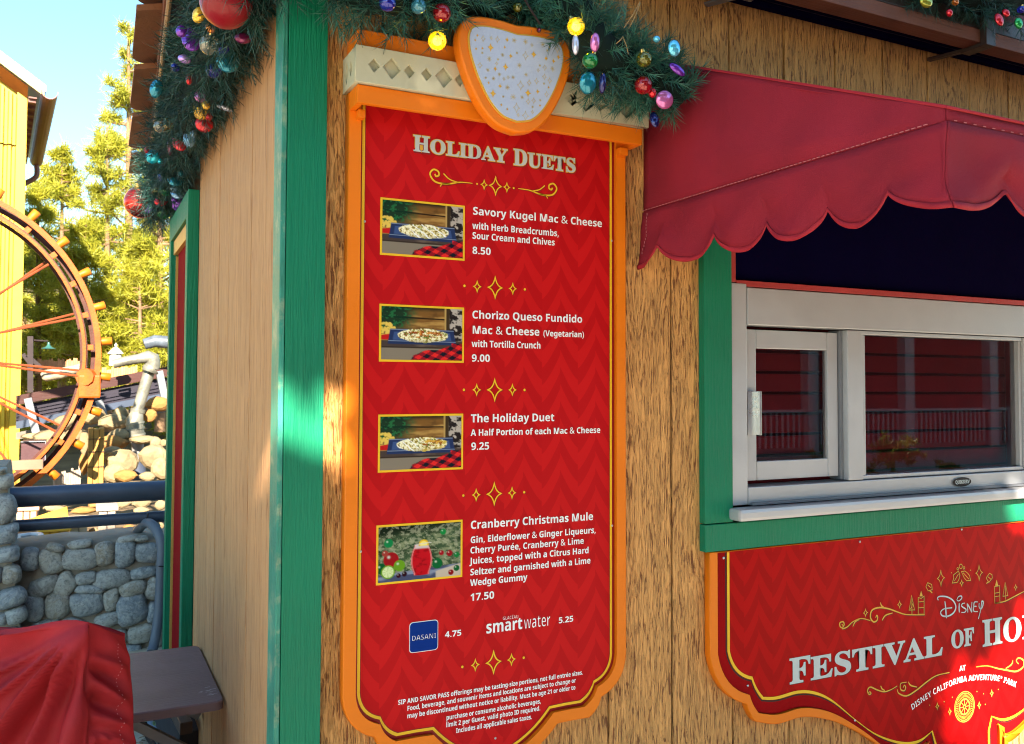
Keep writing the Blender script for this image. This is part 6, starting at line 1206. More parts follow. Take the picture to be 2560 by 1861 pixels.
# pier at the left
pier = empty('stone_pier', (-.6, YW-.15, 0), 0, 'pier of stacked round grey stones at the left end of the wall', 'pier')
def pk_(o): o.parent = pier; o.matrix_parent_inverse = Matrix.Translation((.6, .15-YW, 0)); return o
pw = [(XZ(*c0(x, y), YW-.15)) for x, y in ((120, 30), (150, 300), (175, 600), (180, 850), (200, 1150), (250, 1400), (270, 1700))]
vv_ = []; ff_ = []; zs = [p[1] for p in pw]; xs = [p[0] for p in pw]; zs = zs+[0]; xs = xs+[xs[-1]+.02]
for i, (x, z) in enumerate(zip(xs, zs)): vv_ += [(x-.035, YW-.12, z), (x-.035, YW+.4, z), (-1.2, YW+.4, z), (-1.2, YW-.12, z)]
for i in range(len(xs)-1):
    for k in range(4): ff_.append((4*i+k, 4*i+(k+1) % 4, 4*i+4+(k+1) % 4, 4*i+4+k))
ff_.append((0, 1, 2, 3)); pk_(mesh('mortar', vv_, ff_, M_mortar))
for i, (x, y, rx, ry, a) in enumerate([(48, 190, 85, 86, 0), (10, 70, 60, 36, 0), (55, 455, 112, 160, .1), (70, 725, 116, 112, 0), (80, 935, 114, 92, .1), (122, 1148, 98, 104, 0), (105, 1385, 146, 114, .3), (165, 1565, 112, 92, .2), (-60, 1160, 90, 100, 0), (20, 1600, 60, 70, 0), (120, 1790, 130, 110, .1), (-80, 1400, 60, 100, 0)]):
    p = W(*c0(x, y), YW-.15); s = depth(p)/F*.2425; pk_(stone((p[0], YW-.12, p[2]), rx*s, ry*s, .07, i*5+40, a))
for k in range(26):
    rr = random.Random(k+300); x_ = -1.12+.19*(k % 4)*1.0; z_ = .12+.17*(k//4); x_ += .09*((k//4) % 2)
    if z_ > 1.12 or x_ > -.78: continue
    pk_(stone((x_, YW-.13, z_), .095, .085, .06, k*9+2, rr.uniform(-.3, .3)))
# rails and hose
M_pipe = paint('dark_blue_grey_pipe', (.085, .105, .155), .32, .12, 6, .12, 50, metal=.4)
rl = empty('pipe_railing', (0, YW+.05, 1.0), 0, 'two horizontal dark steel pipes of a railing above the stone wall', 'railing')
for (a, b, r, nm) in ((c0(160, 345), c0(1690, 272), .062, 'top_rail'), (c0(180, 640), c0(1690, 540), .036, 'lower_rail')):
    p, q = W(*a, YW+.08), W(*b, YW+.08); d = (q-p)/np.linalg.norm(q-p); o = MB().tube([p-d*.25, q+d*2.0], r, 20).obj(nm, M_pipe, None, True); o.parent = rl; o.matrix_parent_inverse = Matrix.Translation((0, -YW-.05, -1.0))
hp = [W(*c0(x, y), yy) for x, y, yy in ((1385, 770, YW+.3), (1420, 690, YW+.2), (1500, 610, YW+.06), (1580, 640, YW-.05), (1650, 760, YW-.12), (1670, 900, YW-.14), (1660, 1100, YW-.14), (1650, 1350, YW-.14), (1630, 1600, YW-.16), (1590, 1850, YW-.2), (1560, 1950, YW-.25))]
tag(MB().tube(smoothpath(hp, 6), .030, 14).obj('grey_hose', paint('grey_hose', (.13, .15, .19), .4, .1, 6, .1), None, True), 'thick grey hose looped over the lower rail and down the stone wall', 'hose')
tag(MB().tube([W(*c0(1525, 510), YW+.03), W(*c0(1510, 590), YW+.02)], .005, 6).tube([W(*c0(1634, 1058), YW-.18), W(*c0(1690, 1060), YW-.18)], .004, 6).obj('cable_tie', M_black), 'thin black cable ties holding the grey hose to the rail', 'cable tie')
# things on the ground behind the shelf
gz = lambda px, py, z=.02: P(px, py, 2, z)
c6 = lambda x, y: (.27337*x, 1500+.27337*y)
tag(MB().tube(smoothpath([gz(*c6(1395, 1050), .04), gz(*c6(1420, 1150), .04), gz(*c6(1480, 1230), .04), gz(*c6(1540, 1321), .04), gz(*c6(1570, 1420), .04)], 5), .030, 12).obj('blue_grey_pipe', paint('blue_grey_plastic', (.16, .22, .34), .35), None, True), 'short blue grey pipe lying in the leaf litter under the shelf', 'pipe')
tag(MB().tube(smoothpath([gz(*c6(1370, 1040), .02), gz(*c6(1325, 1130), .02), gz(*c6(1345, 1240), .02), gz(*c6(1400, 1321), .02), gz(*c6(1450, 1400), .02)], 5), .012, 8).obj('black_cable', M_black, None, True), 'black cable curling on the ground under the shelf', 'cable')
q = gz(*c6(1600, 1180), .05); tag(MB().beam((q[0]-.05, q[1]+.5, .10), (q[0]+.05, q[1]-.45, .10), .16, .20, .01).obj('dark_timber_block', paint('dark_timber', (.035, .035, .045), .6, .2)), 'dark timber block lying beside the kiosk behind the shelf', 'timber')
q = gz(*c6(1640, 1120), .22); tag(MB().beam((q[0]-.02, q[1]+.35, .235), (q[0]+.015, q[1]-.12, .235), .05, .05, .004).obj('steel_angle', paint('brown_steel', (.10, .06, .05), .4, .2)), 'short brown steel bar lying on the dark timber block', 'bar')
def leaf_mesh():
    return [(0, 0, 0), (.35, .25, .10), (.7, .2, .16), (1, 0, .12), (.7, -.2, .16), (.35, -.25, .10)], [(0, 1, 2, 3), (0, 3, 4, 5)]
def leaves(name, n, x0, x1, y0, y1, mats, label, s0, s1, seed, zf=lambda x, y: .006):
    g = random.Random(seed); lv, lf = leaf_mesh(); mb = MB()
    for _ in range(n):
        x, y = g.uniform(x0, x1), g.uniform(y0, y1); s = g.uniform(s0, s1); M = Matrix.Translation((x, y, zf(x, y)+g.uniform(0, .012))) @ Matrix.Rotation(g.uniform(0, 6.28), 4, 'Z') @ Matrix.Rotation(g.uniform(-.4, .4), 4, 'X')
        mb.add([tuple(M @ Vector((a*s, b*s, c*s))) for a, b, c in lv], lf)
    return tag(mb.obj(name, mats), label, 'leaves', kind='stuff')
leaves('leaf_litter', 900, -.2, .5, 1.6, 3.4, paint('dry_leaf', (.30, .20, .12), .8, .4, 30), 'dry brown leaf litter scattered over the ground behind the shelf', .015, .05, 4)
q = gz(*c6(1440, 1120), .05); g = random.Random(2)
leaves('green_sprig', 26, q[0]-.08, q[0]+.10, q[1]-.15, q[1]+.1, paint('pale_green_leaf', (.32, .42, .20), .6, .3, 30), 'fallen pale green leaves lying on the blue grey pipe', .03, .07, 6, lambda x, y: .07)

# ------------------------------------------------------------------ ground and background
M_pave = paint('concrete_paving', (.50, .43, .33), .85, .15, 3, .4, 60, dirt=.4, dirtcol=(.16, .13, .10))
gm_ = 60; v = []; f = []
def gz_h(x, y): return 0.0 if y < 4.1 else -.6*min((y-4.1)/2.5, 1)+(.0 if y < 22 else (y-22)*.12)
ys = [-60, -30, -14, -8, -5, -2, 0, 2, 4.1, 5, 6.6, 8, 12, 18, 22, 30, 45, 80, 140, 240]; xs = [-160, -80, -40, -20, -10, -5, 0, 5, 10, 20, 40, 80, 160]
for y in ys:
    for x in xs: v.append((x, y, gz_h(x, y)))
for j in range(len(ys)-1):
    for i in range(len(xs)-1): a = j*len(xs)+i; f.append((a, a+1, a+len(xs)+1, a+len(xs)))
gnd = mesh('ground', v, f, M_pave); gnd['kind'] = 'structure'
gnd.data.materials.append(paint('brown_dirt', (.15, .10, .055), .95, .35, 2.5, .6, 20))
for pl in gnd.data.polygons: pl.material_index = 1 if pl.center.y > 4.2 else 0

# yellow corrugated building
YB = 13.0
p0 = W(60, 600, YB); bx, by = float(p0[0]), float(p0[1]); ROT = math.radians(4.4)
yb = empty('yellow_building', (bx, by, -.6), ROT, 'yellow corrugated metal building with a pale roof edge and a brown gutter', 'building')
M_yel = paint('yellow_corrugated_metal', (.50, .33, .03), .45, .08, 2, .05)
def bp(px, py):  # photo point on the facade -> local x, z
    d = RT*((px-CX)/F)-UP*((py-CY)/F)+FW; n_ = np.array([-math.sin(ROT), math.cos(ROT), 0]); t = np.dot(np.array([bx, by, 0])-np.array([EYE[0], EYE[1], 0]), n_)/np.dot(d, n_)
    q = EYE+d*t-np.array([bx, by, -.6]); return q[0]*math.cos(ROT)+q[1]*math.sin(ROT), q[2]
xr, zr = bp(60, 210); xl, zl = bp(0, 165); slope = (zl-zr)/(xl-xr)
def eave(x): return zr+slope*(x-xr)
v = []; f = []; xx = -2.2; pitch = .112; W_ = []
while xx < -.16:
    for dx_, dy_ in ((0, 0), (.030, 0), (.048, -.055), (.085, -.055), (.103, 0)): W_.append((min(xx+dx_, -.145), dy_))
    xx += pitch
zs_ = bp(0, 361)[1]
for nm, z0_, tz_ in (('lower', 0, zs_-.012), ('upper', zs_+.012, None)):
    v = []; f = []
    for x_, y_ in W_: v += [(x_, y_+(.0 if nm == 'lower' else -.02), z0_), (x_, y_+(.0 if nm == 'lower' else -.02), tz_ if tz_ is not None else eave(x_)-.30)]
    for i in range(len(W_)-1): f.append((2*i, 2*i+2, 2*i+3, 2*i+1))
    mesh('corrugated_panel', v, f, M_yel, yb)
MB().box(-2.4, -.02, .05, 4.4, 0, eave(-2.4)*.0+zr-.2).box(-2.4, -.0, .03, .05, 0, zr-.05).obj('wall', M_yel, yb)
mesh('gable', [(-2.4, .04, zr-.2), (0, .04, zr-.2), (0, .04, zr-.05), (-2.4, .04, eave(-2.4)-.05), (-2.4, 4.4, eave(-2.4)-.05), (-2.4, 4.4, zr-.2)], [(0, 1, 2, 3)], M_yel, yb)
MB().box(-.14, 0, -.05, .04, 0, zr-.16, .005).obj('corner_trim', M_yel, yb)
z1 = bp(0, 1190)[1]; MB().box(-2.4, .02, -.06, .0, 0, z1).obj('plinth', paint('ochre_plinth', (.45, .22, .03), .6, .1), yb)
xe, ze = bp(113, 196); 
v = [(-2.4, -.35, eave(-2.4)+.02), (xe, -.35, eave(xe)+.02), (xe, 4.5, eave(xe)+.02), (-2.4, 4.5, eave(-2.4)+.02)]; v += [(a, b, c+.10) for a, b, c in v]
mesh('roof', v, [(0, 1, 2, 3), (4, 5, 6, 7), (0, 1, 5, 4), (1, 2, 6, 5), (3, 2, 6, 7)], paint('pale_roof', (.62, .62, .55), .6, .1), yb)
v = [(-2.4, -.37, eave(-2.4)-.06), (xe-.02, -.37, eave(xe)-.06), (xe-.02, -.37, eave(xe)+.05), (-2.4, -.37, eave(-2.4)+.05)]; v += [(a, b+.03, c) for a, b, c in v]
mesh('fascia', v, [(0, 1, 2, 3), (4, 5, 6, 7), (0, 1, 5, 4), (3, 2, 6, 7), (1, 2, 6, 5)], paint('pale_green_fascia', (.38, .40, .20), .6, .2), yb)
v = [(-2.4, -.34, eave(-2.4)-.10), (0, -.34, eave(0)-.10), (0, .0, eave(0)-.22), (-2.4, .0, eave(-2.4)-.22)]
mesh('soffit', v, [(0, 1, 2, 3)], paint('rust_soffit', (.30, .10, .03), .7), yb)
brm = paint('brown_metal', (.16, .07, .06), .5, .1)
sfz = eave(xe)-.08
sv = MB().box(.01, xe-.12, -.3, 4.3, sfz-.02, sfz)
for k in range(12): sv.box(.01, xe-.13, -.25+.38*k, -.17+.38*k, sfz-.07, sfz-.021)
sv.obj('eave_underside', brm, yb)
xg = xe+.05; v = []; f = []; n = 8
for yy in (-.42, 4.4):
    for k in range(n+1): a = math.pi*k/n; v.append((xg-.11*math.cos(a), yy, sfz+.10-.12*math.sin(a)))
for k in range(n): f.append((k, k+1, n+2+k, n+1+k))
o = mesh('gutter', v, f, brm, yb); md = o.modifiers.new('s', 'SOLIDIFY'); md.thickness = .012
MB().tube(smoothpath([(xg, 4.3, sfz), (xg, 4.3, sfz-.25), (xg-.2, 4.3, sfz-.42), (.05, 4.3, sfz-.5)], 5), .05, 8).obj('downpipe', brm, yb)

# water wheel
YR = 8.6
hub = W(-240, 882, YR); kR = depth(hub)/F; hub = np.array([float(hub[0]), YR, float(hub[2])])
edge = W(253, 882, YR); RAD = float(edge[0]-hub[0])
wh = empty('water_wheel', tuple(hub), 0, 'large rusty orange water wheel with spokes and buckets beside the yellow building', 'water wheel')
M_rust = paint('orange_rust', (.34, .060, .002), .55, .25, 9, .3, 60, dirt=.35, dirtcol=(.18, .05, .02)); M_rust2 = paint('brown_rust', (.06, .016, .010), .55, .25, 9, .3, 60); M_tan = paint('pinkish_rust', (.17, .036, .010), .6, .2, 9, .2)
def ring(name, r0, r1, y0, y1, mat, n=96):
    v = []; f = []
    for k in range(n):
        a = 2*math.pi*k/n; c, s = math.cos(a), math.sin(a)
        v += [(r0*c, y0, r0*s), (r1*c, y0, r1*s), (r1*c, y1, r1*s), (r0*c, y1, r0*s)]
    for k in range(n):
        j = (k+1) % n
        for q in range(4): f.append((4*k+q, 4*k+(q+1) % 4, 4*j+(q+1) % 4, 4*j+q))
    return mesh(name, v, f, mat, wh)
ring('outer_rim', RAD*.968, RAD*1.0, -.06, -.03, M_rust); ring('outer_rim', RAD*.945, RAD*.985, .10, .13, M_rust2); ring('inner_rim', RAD*.898, RAD*.917, -.08, -.04, M_rust); ring('inner_rim', RAD*.885, RAD*.905, .13, .16, M_rust2); ring('channel_web', RAD*.912, RAD*.925, -.05, .12, M_rust2)
nB = 30
cr_ = MB().box(RAD*.915, RAD*.958, -.035, -.02, -.03, .03, .004); tie0 = None
for k in range(nB):
    a = math.radians(3+360/nB*k)
    o = (cr_.obj('tie_plate', M_rust, wh) if k == 0 else None)
    if o is None: o = tie0.copy(); COL.objects.link(o); o.parent = wh
    else: tie0 = o
    o.rotation_euler = (0, -a, 0)
bk = MB()
n = 12; prof = []
for rr, xx_ in ((.040, RAD*.985), (.045, RAD*1.02), (.048, RAD*1.062), (.036, RAD*1.064), (.032, RAD*1.01)):
    prof.append((rr, xx_))
v = []; f = []
for rr, xx_ in prof:
    for k in range(n): a = 2*math.pi*k/n; v.append((xx_, .03+rr*math.cos(a), rr*math.sin(a)))
for j in range(len(prof)-1):
    for k in range(n): f.append((j*n+k, j*n+(k+1) % n, (j+1)*n+(k+1) % n, (j+1)*n+k))
f.append(tuple(range(4*n, 5*n)))
b0 = mesh('bucket', v, f, paint('bright_orange', (.40, .105, .003), .5, .15), wh, True)
for k in range(nB):
    o = b0 if k == 0 else b0.copy()
    if k: COL.objects.link(o); o.parent = wh
    o.rotation_euler = (0, -math.radians(360/nB*k+5), 0)
for k in range(16):
    a = math.radians(-8+22.5*k)
    for yy in (-.08, .16):
        MB().tube([(.25*math.cos(a), yy*2.5, .25*math.sin(a)), (RAD*.885*math.cos(a+.04*(yy > 0)), yy, RAD*.885*math.sin(a+.04*(yy > 0)))], .014, 6).obj('spoke', M_tan, wh)
MB().tube([(0, -.4, 0), (0, .7, 0)], .14, 16).obj('hub', M_rust2, wh)
MB().tube([(RAD*.92*math.cos(-.14), -.12, RAD*.92*math.sin(-.14)), (RAD*.975*math.cos(-.14), .12, RAD*.975*math.sin(-.14))], .10, 10).box(RAD*.88, RAD*1.0, -.12, .02, -.48, -.22, .02).obj('coupling', M_rust, wh)

# fences, flume, pipes, rocks
c7 = lambda x, y: (.26675*x, 800+.26675*y)
def BK(x, y, Y): return Vector(W(*c7(x, y), Y))
def fence_(label, x0, y0, x1, y1, h, Y, nb, col, seed):
    a = BK(x0, y0, Y); b = BK(x1, y1, Y); s = depth(a)/F*.26675; H = h*s
    root = empty('board_fence', tuple(a), 0, label, 'fence', 'weathered board fences in the background'); g = random.Random(seed)
    mt_ = paint('fence_board_'+str(seed), col, .8, .3, 5, .5, grain=(60, 60, 6))
    d = (b-a)/nb
    for k in range(nb):
        p = a+d*k; q = a+d*(k+.88); z = g.uniform(-.03, .03)
        o = MB().box(0, (q-p).length, 0, .02, -H, z).obj('board', mt_, root); o.location = p-a
    MB().beam(Vector((0, .04, -H*.3)), b-a+Vector((0, .04, -H*.3)), .04, .08).obj('rail', mt_, root)
fence_('reddish board fence behind the spokes of the water wheel', 330, 375, 790, 372, 130, 15.5, 22, (.42, .19, .10), 1)
fence_('orange lit board fence below the lantern, right of the wheel', 955, 462, 1290, 430, 110, 15, 15, (.46, .24, .10), 2)
fence_('grey board fence low behind the foot of the wheel', 500, 1445, 760, 1385, 260, 10.0, 11, (.30, .24, .19), 3)
def poly_board(name, pts, Y, th, mat, parent, base):
    P_ = [BK(x, y, Y) for x, y in pts]; n = len(P_); v = [tuple(p-base) for p in P_]+[tuple(p-base+Vector((0, th, 0))) for p in P_]
    f = [tuple(range(n)), tuple(range(n, 2*n))[::-1]]+[(i, n+i, n+(i+1) % n, (i+1) % n) for i in range(n)]
    return mesh(name, v, f, mat, parent)
fb = BK(900, 700, 12); fl = empty('timber_flume', tuple(fb), 0, 'long dark timber flume sloping up to the right behind the wheel', 'flume')
mdk = paint('flume_brown', (.045, .013, .011), .6, .25, 4, .4, grain=(5, 60, 60)); mdk2 = paint('flume_dark', (.014, .011, .022), .6, .2); mbl = paint('flume_blue_grey', (.035, .05, .085), .5, .2, 4)
poly_board('top_board', [(150, 712), (1620, 428), (1620, 520), (150, 800)], 12.0, .05, mdk, fl, fb)
for k in range(5):
    y_ = 812+32*k; poly_board('slat', [(150, y_), (1620, y_-285), (1620, y_-263), (150, y_+22)], 12.1, .03, mdk2, fl, fb)
poly_board('bottom_board', [(150, 955), (1620, 672), (1620, 730), (150, 1025)], 11.95, .06, mbl, fl, fb)
poly_board('back_panel', [(150, 820), (1620, 535), (1620, 660), (150, 950)], 12.5, .03, mdk2, fl, fb)
for (xa, ya, xb, yb_) in ((262, 735, 345, 1080), (925, 755, 985, 930), (1490, 480, 1555, 800)):
    MB().beam(BK(xa, ya, 11.8)-fb, BK(xb, yb_, 11.8)-fb, .16, .10).obj('strut', paint('galvanised_strut', (.15, .16, .18), .5, .15), fl)
poly_board('trough_side', [(150, 1060), (1620, 760), (1620, 850), (560, 1075), (150, 1120)], 12.6, .1, paint('pale_concrete', (.13, .115, .10), .8, .2), fl, fb)
# big metal pipe
pb0 = BK(1400, 400, 10.6); pp = empty('ore_pipe', tuple(pb0), 0, 'thick weathered metal pipe with a flanged elbow standing among the rocks', 'pipe')
M_old = paint('weathered_metal', (.17, .165, .14), .45, .4, 5, .4, 30, metal=.4, dirt=.6, dirtcol=(.34, .30, .20))
def BT(pts, r, Y, name, mat, par, base, n=14):
    s = .26675*depth(BK(*pts[0], Y))/F; return MB().tube([q-base for q in (BK(x, y, Y) for x, y in pts)], [q*s for q in r] if hasattr(r, '__len__') else r*s, n).obj(name, mat, par, True)
BT([(1060, 415), (1180, 385), (1300, 365), (1390, 345), (1430, 360), (1440, 420), (1432, 460)], [42, 44, 46, 58, 66, 64, 58], 10.6, 'elbow', M_old, pp, pb0)
BT([(1428, 450), (1408, 470), (1400, 490)], [74, 78, 70], 10.55, 'flange', M_old, pp, pb0); BT([(1400, 480), (1290, 850)], [52, 50], 10.6, 'pipe_run', M_old, pp, pb0)
BT([(1295, 835), (1288, 870)], [66, 66], 10.55, 'flange', M_old, pp, pb0); BT([(1285, 870), (1262, 940), (1268, 1060), (1290, 1110)], [58, 78, 80, 72], 10.5, 'casing', M_old, pp, pb0)
for y_ in (960, 1010, 1070, 1130): BT([(1262+.1*(y_-950), y_), (1264+.1*(y_-950), y_+16)], 86, 10.5, 'band', M_old, pp, pb0)
BT([(1290, 1130), (1290, 1330)], [54, 50], 10.4, 'lower_pipe', paint('dull_grey_pipe', (.20, .20, .20), .5, .2), pp, pb0); BT([(1290, 1330), (1292, 1500)], [66, 78], 10.3, 'boot', paint('dark_blue_boot', (.04, .05, .08), .5, .2), pp, pb0)
BT([(1350, 230), (1450, 200), (1620, 215)], [50, 58, 60], 11.5, 'upper_pipe', paint('blue_grey_old_metal', (.07, .085, .11), .4, .4, 9, .4), pp, pb0)
lb = BK(1085, 300, 11.4); ln = empty('roof_lantern', tuple(lb), 0, 'small white roof lantern with a finial beyond the wheel', 'lantern')
s_ = .26675*depth(lb)/F
MB().tube([(0, 0, -130*s_), (0, 0, -20*s_)], [58*s_, 52*s_], 8).obj('body', paint('white_old_paint', (.40, .38, .33), .6, .2), ln); MB().tube([(0, 0, -18*s_), (0, 0, 20*s_), (0, 0, 45*s_)], [72*s_, 40*s_, 12*s_], 8).obj('roof', paint('grey_old_lead', (.34, .35, .36), .6, .2), ln); MB().tube([(0, 0, 45*s_), (0, 0, 85*s_)], [10*s_, 3*s_], 6).sphere((0, 0, 62*s_), 14*s_, 8, 6).obj('finial', paint('white_old_paint', (.6, .58, .52)), ln)
lg = BK(500, 520, 9.8); s_ = .26675*depth(lg)/F
tag(MB().tube([BK(390, 535, 9.8), BK(420, 525, 9.8), BK(560, 505, 9.8), BK(700, 470, 9.9), BK(790, 430, 10)], [30*s_, 54*s_, 52*s_, 44*s_, 34*s_], 14).obj('pale_log', paint('pale_bark', (.32, .27, .19), .85, .25, 8, .7, 25), None, True), 'pale sunlit log lying level behind the spokes', 'log')
pst = BK(285, 400, 13); ps = empty('timber_post', tuple(pst), 0, 'dark timber post with a slanting brace and a lamp arm', 'post'); dkw = paint('dark_post_timber', (.025, .016, .018), .7, .2)
for (a_, b_, w_) in (((285, 155), (285, 680), 48), ((255, 330), (400, 460), 34), ((215, 320), (290, 420), 34)): MB().beam(BK(*a_, 13)-pst, BK(*b_, 13)-pst, w_*.26675*depth(pst)/F, w_*.26675*depth(pst)/F).obj('beam', dkw, ps)
MB().tube([BK(290, 190, 13)-pst, BK(450, 200, 13)-pst], .012, 6).obj('lamp_arm', dkw, ps)
la = BK(455, 270, 13); s_ = .26675*depth(la)/F
lo = MB().tube([(0, 0, 60*s_), (0, 0, 30*s_), (0, 0, 14*s_), (0, 0, -2*s_)], [8*s_, 14*s_, 30*s_, 68*s_], 16).obj('barn_lamp', paint('green_enamel', (.03, .10, .09), .3), None, True); lo.location = la; tag(lo, 'green enamel barn lamp hanging from the timber post', 'lamp')
M_rock = paint('pale_boulder', (.22, .165, .09), .85, .35, 4, .9, 16, dirt=.7, dirtcol=(.10, .07, .04))
M_rock2 = paint('tan_boulder', (.24, .12, .035), .85, .3, 4, .9, 16)
ro = BK(1200, 1200, 9.5); rk = empty('rock_outcrop', tuple(ro), 0, 'heap of pale sunlit boulders around the foot of the metal pipe', 'rocks')
ro2 = BK(600, 1200, 10.5); 
for i, (x, y, rx, ry, Y, m2) in enumerate([(1080, 960, 120, 70, 10.9, 0), (870, 890, 90, 70, 11.2, 0), (1130, 880, 60, 50, 11, 0), (650, 960, 110, 65, 11.3, 0), (500, 1110, 150, 75, 10.9, 0), (1480, 790, 100, 60, 11, 1), (1400, 900, 60, 60, 10.8, 1), (1050, 1150, 110, 60, 10.4, 1), (1120, 1080, 90, 45, 10.5, 0),
        (1150, 1330, 130, 110, 9.6, 0), (1080, 1440, 100, 80, 9.4, 0), (1450, 1290, 110, 100, 9.7, 0), (1520, 1400, 90, 90, 9.5, 0), (790, 1150, 40, 110, 9.7, 0), (790, 1350, 36, 90, 9.7, 1), (1460, 1160, 46, 50, 10, 0), (1530, 1150, 30, 30, 10, 0), (1180, 1460, 80, 50, 9.2, 1),
        (700, 1080, 60, 60, 10.9, 0), (1380, 1470, 60, 40, 9.2, 0), (300, 1090, 90, 26, 11.2, 0), (1010, 1300, 46, 50, 9.9, 1), (1340, 1120, 110, 36, 10.2, 0), (1060, 1230, 80, 36, 10.1, 0)]):
    p = BK(x, y, Y); s_ = .26675*depth(p)/F; o = stone(p-ro, rx*s_*1.35, ry*s_*1.3, rx*s_*.9, i*7+3, 0, 'boulder', (M_rock, M_rock2)[m2], 11, 7, 1.6); o.data.polygons.foreach_set('use_smooth', [False]*len(o.data.polygons)); o.parent = rk
stp = BK(900, 1280, 9.3); s_ = .26675*depth(stp)/F
tp = empty('timber_stump', tuple(stp), 0, 'square sunlit timber stump of upright boards in front of the boulders', 'post'); tm_ = paint('golden_timber', (.36, .19, .045), .75, .25, 6, .5, grain=(50, 50, 5))
for k in range(3): MB().box((-68+46*k)*s_, (-25+46*k)*s_, 0, .3, -320*s_, (262-8*(k % 2))*s_, .01).obj('board', tm_, tp)
MB().box(-72*s_, 72*s_, -.012, -.002, 40*s_, 46*s_).box(-72*s_, 72*s_, -.012, -.002, -100*s_, -94*s_).box(-72*s_, 72*s_, -.012, -.002, 160*s_, 166*s_).obj('wire', dkw, tp)
bx0 = BK(315, 1235, 9.2); s_ = .26675*depth(bx0)/F
bxe = empty('dark_cabinet', tuple(bx0), 0, 'dark brown box with a thin pale steel edge left of the wheel rim', 'box')
MB().box(-105*s_, 95*s_, .02, .5, -95*s_, 90*s_, .005).obj('body', paint('dark_brown_box', (.06, .025, .03), .5), bxe); MB().box(-108*s_, 100*s_, -.01, .015, 90*s_, 98*s_).box(95*s_, 102*s_, -.01, .015, -98*s_, 89*s_).box(-108*s_, 94*s_, -.01, .015, -102*s_, -96*s_).obj('edge_strip', M_alumd, bxe)
tag(MB().beam(BK(-80, 1372, 8.2), BK(405, 1352, 8.2), .10, .10, .005).obj('timber_rail', paint('brown_rail', (.20, .12, .08), .7, .2, 5)), 'brown timber rail crossing in front of the yellow building', 'rail')
# timber and yellow boxes seen between the rails
c0b = lambda x, y, Y: Vector(W(*c0(x, y), Y))
def crate(label, cat, x0, x1, y0, y1, Y, dpt, mat, nb=3, name='timber_crate'):
    a = c0b(x0, y1, Y); b = c0b(x1, y0, Y); r = empty(name, tuple(a), 0, label, cat); w_ = (b.x-a.x)/nb; h_ = b.z-a.z
    for k in range(nb): MB().box(w_*k+.004, w_*(k+1)-.004, 0, .03, 0, h_, .004).obj('board', mat, r)
    MB().box(.0, b.x-a.x, .035, dpt, 0, h_-.01).obj('body', mat, r); MB().box(-.02, b.x-a.x+.02, -.02, dpt, h_+.002, h_+.04, .005).obj('lid', mat, r); return r
M_ylw = paint('yellow_orange_timber', (.66, .36, .04), .65, .2, 5, .4, grain=(40, 40, 5)); M_gw = paint('grey_timber', (.33, .27, .22), .8, .25, 6, .5, grain=(50, 50, 5))
crate('bright yellow box of three boards just behind the stone wall', 'box', 415, 710, 690, 880, 6.0, .5, M_ylw, 3)
crate('pale grey wooden box right of the yellow box behind the wall', 'box', 715, 900, 640, 860, 6.2, .4, paint('pale_timber', (.50, .42, .30), .8, .2, 6), 2)
crate('weathered square timber post box under the lower rail', 'box', 1010, 1195, 480, 800, 6.4, .3, M_gw, 2)
crate('reddish block of masonry behind the pier', 'block', 165, 380, 480, 600, 7.0, .4, paint('reddish_block', (.42, .26, .18), .8, .2), 3, 'masonry_block')
wb = c0b(450, 520, 6.8)
v = [tuple(c0b(x, y, Y)-wb) for x, y, Y in ((190, 605, 6.6), (690, 440, 7.0), (705, 560, 6.8), (400, 600, 6.6))]; v += [(a, b+.35, c-.05) for a, b, c in v]
o = mesh('yellow_tarp', v, [(0, 1, 2, 3), (4, 5, 6, 7), (0, 1, 5, 4), (1, 2, 6, 5), (2, 3, 7, 6), (3, 0, 4, 7)], M_ylw); o.location = wb; tag(o, 'sloping yellow orange panel seen between the two rails', 'panel')
for i, (x, y, rx, ry, Y, m2) in enumerate([(1270, 400, 90, 60, 7.5, 0), (1460, 400, 110, 66, 7.3, 0), (1450, 480, 90, 36, 7.0, 0), (860, 480, 140, 40, 7.6, 1), (1560, 640, 110, 90, 5.6, 0), (960, 720, 60, 70, 6.6, 0), (1330, 660, 60, 45, 6.6, 1), (1650, 640, 50, 40, 6.3, 0), (540, 460, 110, 40, 7.6, 0), (1050, 420, 160, 40, 7.7, 1), (1650, 420, 60, 60, 7.4, 0)]):
    p = c0b(x, y, Y); s_ = .2425*depth(p)/F; o = stone(p-ro, rx*s_, ry*s_, rx*s_*.6, i*11+5, 0, 'boulder', (M_rock, M_rock2)[m2], 11, 7, 1.6); o.data.polygons.foreach_set('use_smooth', [False]*len(o.data.polygons)); o.parent = rk
tag(MB().tube(smoothpath([c0b(150, 840, 5.2), c0b(260, 800, 5.2), c0b(380, 770, 5.3), c0b(420, 735, 5.5), c0b(320, 735, 5.6), c0b(190, 750, 5.5)], 6), .022, 8).obj('white_hose', paint('white_hose', (.5, .5, .52), .5), None, True), 'coiled pale hose lying behind the stone wall near the pier', 'hose')

